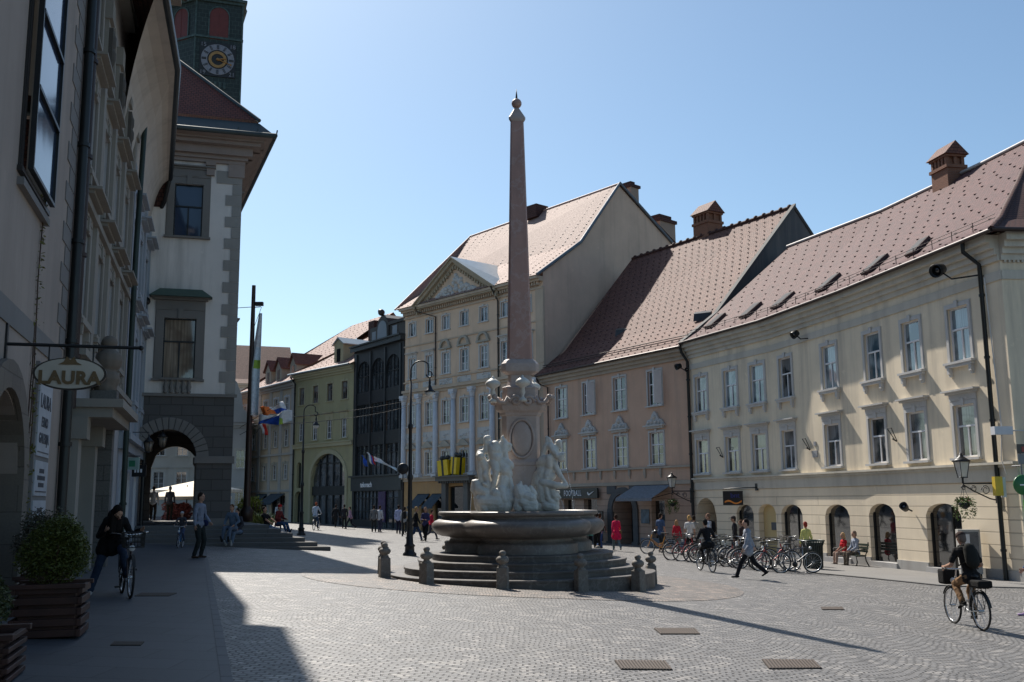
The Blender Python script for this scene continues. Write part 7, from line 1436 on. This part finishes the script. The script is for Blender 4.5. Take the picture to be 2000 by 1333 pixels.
# --- cyclist in the middle distance
bp2, _ = between((1394, 1119), (1367, 1115)); by2 = radians(100)
bicycle(bp2, by2, 'dark bicycle ridden by the man in a black jacket, near the bicycle row', (.03, .035, .04), False, False, True, group='bicycles in the square')
person('man in black jacket and trousers cycling away, left of the walking woman', bp2, by2, 1.62, 'cycle', top=(.016, .016, .019), legs=(.012, .012, .014), hair=(.012, .012, .012), pel=(-.22, 0, .86), feet=((-.13, .14, .42), (.03, -.14, .2)), hands=((.16, .29, 1.07), (.16, -.29, 1.07)), lean=.3, vox=.014, coat=.06, elbow=(-.3, 0, -1.3))
# --- striding woman
pw = (gp(1440, 1131)+gp(1488, 1131))/2; pw.z = G(pw.x, pw.y)
person('woman in grey cardigan and black trousers striding left across the square', pw, radians(180), 1.66, 'walk', top=(.26, .28, .33), legs=(.014, .014, .018), hair=(.025, .018, .016), skin=2, feet=((.4, .05, .09), (-.5, -.05, .2)), hands=((.2, .27, .82), (-.22, -.24, .88)), vox=.012, female=1, coat=.1, lean=.03, shoe=(.01, .01, .012))
# --- cyclist on the left
pl1, pl2 = gp(226, 1163), gp(243, 1175); bp3 = (pl1+pl2)/2; bp3.z = G(bp3.x, bp3.y); by3 = radians(-62)
bp3 = gp(236, 1168)+V((-.06, .35, 0)); bp3.z = G(bp3.x, bp3.y)
b = bicycle(bp3, by3, 'black bicycle with a front basket held by the long haired woman on the left pavement', (.05, .03, .03), True, True, True, group='bicycles in the square')
person('long haired woman in dark coat with a backpack leaning over her bicycle', bp3+V((-.12, -.02, 0)), by3, 1.7, 'cycle', top=(.012, .011, .012), legs=(.03, .045, .08), hair=(.014, .011, .01), hl=.36, female=1, pel=(-.28, -.1, .9), feet=((.0, .12, .3), (-.18, -.42, .09)), hands=((.2, .28, 1.08), (.2, -.28, 1.08)), lean=.78, vox=.012, bag=((.012, .012, .013), 'back'), shoe=(.4, .4, .42), coat=.15, head=.6, twist=.5, elbow=(-.5, 0, -1.5))
# --- standing man at the left
person('man in a grey blue shirt and dark trousers standing before the steps, facing right', gp(386, 1091), radians(-15), 1.8, 'stand', top=(.2, .23, .3), legs=(.025, .03, .03), hair=(.02, .015, .012), vox=.013, hands=((.2, .24, 1.02), (.05, -.28, .84)), shoe=(.06, .04, .03), bag=((.02, .03, .09), 'side', 1))
# --- child
pc_ = gp(352, 1071); bicycle(pc_, radians(-82), 'small blue bicycle with a child, front on before the arch steps', (.03, .13, .3), True, False, False, group='bicycles in the square').scale = (.72, .72, .72)
person('child in a dark top and pale helmet on a small blue bicycle', pc_, radians(-82), 1.15, 'cycle', top=(.05, .05, .06), legs=(.06, .08, .14), hair=(.05, .03, .02), hat=((.4, .4, .42), 0), pel=(-.15, 0, .68), feet=((-.08, .1, .3), (.02, -.1, .12)), hands=((.2, .2, .78), (.2, -.2, .78)), lean=.1, vox=.014)
# --- on the steps
def onstep(u, v, z): q = atz(u, v, z); return V((q.x, q.y, z))
GS = 'people sitting on the town hall steps'
p = onstep(466, 1044, .45); person('seated figure in a pale top and light jeans on the steps, nearest the mast', p, radians(-110), 1.68, 'ground', top=(.05, .05, .06), legs=(.12, .16, .22), hair=(.02, .015, .01), pel=(0, 0, .12), feet=((.55, .1, -.32), (.5, -.16, -.32)), hands=((.3, .2, .22), (.3, -.2, .22)), lean=.15, vox=.016, knee=(.3, 0, 1), female=1, hl=.2, shoe=(.4, .4, .4))
p = onstep(455, 1037, .6); person('second seated figure in a blue jacket on the steps, left of the mast', p, radians(-100), 1.7, 'ground', top=(.1, .14, .2), legs=(.1, .13, .18), hair=(.12, .05, .02), pel=(0, 0, .12), feet=((.55, .1, -.3), (.5, -.16, -.3)), hands=((.3, .2, .22), (.3, -.2, .22)), lean=.2, vox=.016, knee=(.3, 0, 1))
p = onstep(522, 1034, .45); person('figure in black shirt and blue jeans lying back on the steps', p, radians(-22), 1.76, 'ground', top=(.014, .014, .016), legs=(.04, .09, .18), hair=(.015, .012, .01), pel=(0, 0, .13), feet=((.82, .1, -.22), (.86, -.12, -.25)), hands=((.35, .1, .3), (.3, -.15, .25)), lean=-.3, vox=.015, knee=(.2, 0, 1), sleeve=0, shoe=(.25, .25, .26))
p = onstep(543, 1028, .55); person('seated figure with a red head scarf beside the one lying back', p, radians(-30), 1.68, 'ground', top=(.16, .03, .03), legs=(.03, .07, .15), hair=(.3, .02, .02), hat=((.45, .02, .025), 0), pel=(0, 0, .13), feet=((.6, .1, -.25), (.62, -.12, -.25)), hands=((.3, .2, .3), (.3, -.15, .3)), lean=.1, vox=.016, knee=(.2, 0, 1), female=1)
# --- pedestrians; (feet u, v, facing, height, ...)
def ped(u, v, yaw, label, **k): return person(label, gp(u, v), radians(yaw), k.pop('H', 1.72), k.pop('pose', 'walk'), vox=k.pop('vox', .018), **k)
ped(543, 1034, -60, 'man in a white shirt walking behind the steps, right of the red scarf', top=(.4, .42, .44), legs=(.03, .05, .07))
ped(655, 1031, 90, 'dark dressed pedestrian before the arched window of the green house', top=(.02, .02, .022), legs=(.02, .02, .02))
ped(684, 1034, 180, 'pedestrian in a mauve top and dark trousers by the glass building', top=(.35, .22, .3), legs=(.02, .02, .03), H=1.62, female=1)
ped(672, 1033, 100, 'dark dressed pedestrian left of the mauve top, farther off', top=(.03, .03, .035), legs=(.02, .02, .02), pose='stand')
q = gp(617, 1036); bicycle(q, radians(85), 'bicycle ridden away by the rider with red hair, left of centre', (.05, .05, .05), True, False, True, group='bicycles in the square')
person('rider in a pale shirt with red hair cycling away toward the green house', q, radians(85), 1.72, 'cycle', top=(.4, .45, .52), legs=(.03, .06, .12), hair=(.3, .07, .03), pel=(-.2, 0, 1.0), feet=((-.13, .12, .46), (.03, -.12, .22)), hands=((.22, .29, 1.1), (.22, -.29, 1.1)), lean=.2, vox=.018)
ped(741, 1040, 60, 'pedestrian in a white shirt in front of the glass building window', top=(.5, .5, .52), legs=(.05, .05, .08), pose='stand'); ped(730, 1040, 100, 'pedestrian in grey beside the white shirt at the glass building window', top=(.15, .15, .15), legs=(.03, .03, .03), pose='stand')
ped(778, 1043, 80, 'pedestrian in a pale blue shirt left of the near street lamp', top=(.35, .38, .55), legs=(.02, .02, .04), pose='stand', H=1.78); ped(790, 1045, 95, 'pedestrian in a light grey shirt with a dark bag behind the near street lamp', top=(.33, .34, .35), legs=(.03, .03, .03), bag=((.02, .02, .02), 'back'))
ped(811, 1058, 10, 'blond pedestrian in a black jacket right of the near street lamp', top=(.015, .015, .017), legs=(.03, .05, .1), hair=(.4, .25, .1), coat=.05); ped(831, 1058, -95, 'woman in a navy shirt and black trousers left of the basin', top=(.05, .05, .12), legs=(.012, .012, .015), hair=(.25, .15, .1), hl=.15, female=1, hands=((.3, .1, 1.1), (.3, -.1, 1.1)))
ped(842, 1055, 0, 'pedestrian in red mostly hidden behind the left end of the basin', top=(.5, .02, .05), legs=(.05, .05, .07), H=1.6)
ped(1172, 1073, 60, 'pedestrian in blue jeans just right of the basin', top=(.12, .07, .06), legs=(.04, .08, .2), H=1.72, hair=(.05, .025, .015)); ped(1167, 1075, 100, 'dark dressed pedestrian half hidden by the basin at its right end', top=(.03, .03, .03), legs=(.015, .015, .015), pose='stand')
ped(1205, 1077, 100, 'woman in a bright red coat walking toward the gateway of the pink house', top=(.62, .02, .08), legs=(.12, .16, .17), hair=(.04, .02, .015), coat=.22, female=1, H=1.68, vox=.015, bag=((.2, .12, .06), 'side', -1), shoe=(.35, .35, .35))
bq = gp(1290, 1083); bicycle(bq, radians(175), 'bicycle with an orange fork beside the man in blue, left end of the row', (.55, .25, .05), True, False, True, group='bicycles in the square')
ped(1291, 1080, 40, 'man in a blue shirt and shorts with a shoulder bag, pushing a bicycle', top=(.07, .11, .2), legs=(.03, .04, .05), H=1.78, legl=0, sleeve=0, vox=.015, bag=((.02, .025, .04), 'side', 1), pose='stand', shoe=(.3, .28, .26))
ped(1323, 1082, 60, 'girl in a red top with long blond hair beside the man in blue', top=(.5, .03, .05), legs=(.2, .22, .22), hair=(.42, .24, .12), hl=.22, H=1.5, female=1, pose='stand', vox=.015)
ped(1349, 1088, 100, 'blond woman in a white blouse behind the red bicycles', top=(.62, .6, .58), legs=(.02, .02, .022), hair=(.5, .3, .12), H=1.72, female=1, sleeve=0, pose='stand', vox=.015, hl=.06); ped(1358, 1086, 90, 'dark haired person just behind the blond woman in white', top=(.3, .28, .25), legs=(.03, .03, .03), pose='stand')
ped(1388, 1092, 160, 'man in a white shirt with a black jacket before the yellow archway', top=(.55, .57, .62), legs=(.015, .015, .02), hair=(.2, .12, .08), H=1.82, pose='stand', vox=.015, bag=((.012, .012, .014), 'back'))
ped(1438, 1096, 170, 'person in a dark cap and black clothes behind the bicycle row', top=(.03, .03, .035), legs=(.03, .03, .04), hat=((.05, .04, .04), 1), H=1.75, pose='stand', vox=.015); ped(1452, 1098, 150, 'person in a dark top with a red mark beside the dark cap, partly hidden', top=(.05, .035, .035), legs=(.02, .02, .02), H=1.6, pose='stand', hair=(.1, .05, .03))
ped(1578, 1106, 100, 'woman with red hair in a yellow green top by the litter bin', top=(.55, .55, .2), legs=(.09, .13, .2), hair=(.28, .04, .03), H=1.62, female=1, vox=.014, pose='stand', bag=((.012, .012, .012), 'side', -1))
q = gp(2036, 1205); person('passer-by in a blue denim sleeve cut off by the right edge', q, radians(170), 1.72, 'walk', top=(.04, .08, .18), legs=(.45, .42, .4), hair=(.05, .03, .02), vox=.014, shoe=(.35, .25, .4), hands=((.25, .24, 1.0), (.2, -.24, .95)))
# --- the pair on the bench
for dx, lab, kw in ((-.48, 'woman in a red top with blond hair sitting at the left of the bench', dict(top=(.5, .02, .03), legs=(.35, .25, .2), hair=(.45, .3, .16), female=1, hl=.12, legl=1, H=1.64, sleeve=0)), (.42, 'man in a pale blue shirt sitting at the right of the bench', dict(top=(.3, .33, .4), legs=(.11, .09, .07), hair=(.2, .15, .12), H=1.76))):
    a = brz; wx = bp+V((cos(a)*dx, sin(a)*dx, 0))+V((sin(a)*.12, -cos(a)*.12, 0)); wx.z = bp.z
    person(lab, wx, a-pi/2, kw.pop('H'), 'sit', vox=.014, shoe=(.03, .03, .03), **kw)
# --- through the arch
for u, D, t, h, lab in ((298, 50.5, (.6, .6, .6), (.03, .02, .02), 'person in a white shirt seen from behind through the arch'), (330, 51.2, (.08, .08, .09), (.2, .2, .2), 'grey haired person in dark clothes seen through the arch'), (286, 51.5, (.2, .16, .12), (.05, .03, .02), 'person in brown at the left in the arch opening')):
    q = aty(u, 1010, D); person(lab, V((q.x, q.y, .76)), radians(95), 1.66, 'stand', top=t, legs=(.05, .04, .03), hair=h, vox=.018)
q = aty(552, 1010, 70)
# --- the row of parked bicycles
r0, r1 = gp(1338, 1096), gp(1552, 1121); cols = [(.32, .02, .025), (.34, .02, .025), (.12, .13, .14), (.02, .02, .02), (.5, .5, .5), (.05, .07, .09), (.28, .03, .03), (.03, .03, .03), (.1, .1, .11), (.36, .03, .03), (.03, .03, .035), (.05, .05, .06)]
desc = ['red bicycle, leftmost of the parked row', 'red bicycle, second from the left of the parked row', 'grey bicycle with basket, third in the parked row', 'black diamond frame bicycle, fourth in the parked row', 'silver bicycle with basket, fifth in the parked row', 'slate blue bicycle, sixth in the parked row', 'dark red bicycle just left of the striding woman', 'black bicycle behind the striding woman', 'grey bicycle with basket just right of the striding woman', 'red bicycle, third from the right of the parked row', 'black sports bicycle, second from the right of the parked row', 'black bicycle, rightmost of the parked row']
rn = random.Random(9)
for i in range(12):
    q = r0.lerp(r1, i/11); q = V((q.x+rn.uniform(-.2, .2), q.y+.25, 0)); q.z = G(q.x, q.y)
    bicycle(q, radians(rn.uniform(2, 26)+(180 if i % 3 == 1 else 0)), desc[i], cols[i], i not in (3, 7, 10, 11), i in (0, 1, 2, 4, 8), i not in (10, 11), i != 11, lean=rn.uniform(-.06, .06), group='bicycles in the square')
q = gp(1606, 1083); bicycle(q, radians(10), 'black bicycle leaning by the yellow house wall behind the bin', (.03, .03, .03), True, False, True, group='bicycles in the square')
q = gp(1548, 1098); bicycle(q, radians(100), 'grey bicycle with a child seat standing end-on before the yellow doorway', (.15, .15, .16), True, True, True, group='bicycles in the square')
m = MB()                                          # the low steel racks that hold the parked row
for i in range(12):
    q = r0.lerp(r1, (i+.45)/11.5); z = G(q.x, q.y); c = V((q.x+.35, q.y+.25, z)); m.tube([c+V((-.25, 0, 0)), c+V((-.25, 0, .45)), c+V((.15, .05, .45)), c+V((.15, .05, 0))], .016, 5)
a, b = r0+V((.6, .2, 0)), r1+V((.6, .2, 0)); m.tube([V((a.x, a.y, G(a.x, a.y)+.02)), V((b.x, b.y, G(b.x, b.y)+.02))], .02, 5)
tag(m.build('bicycle_rack', plain('grey_steel', (.2, .2, .21), .5, .6)), 'low steel hoop rack under the row of parked bicycles', 'bicycle rack')
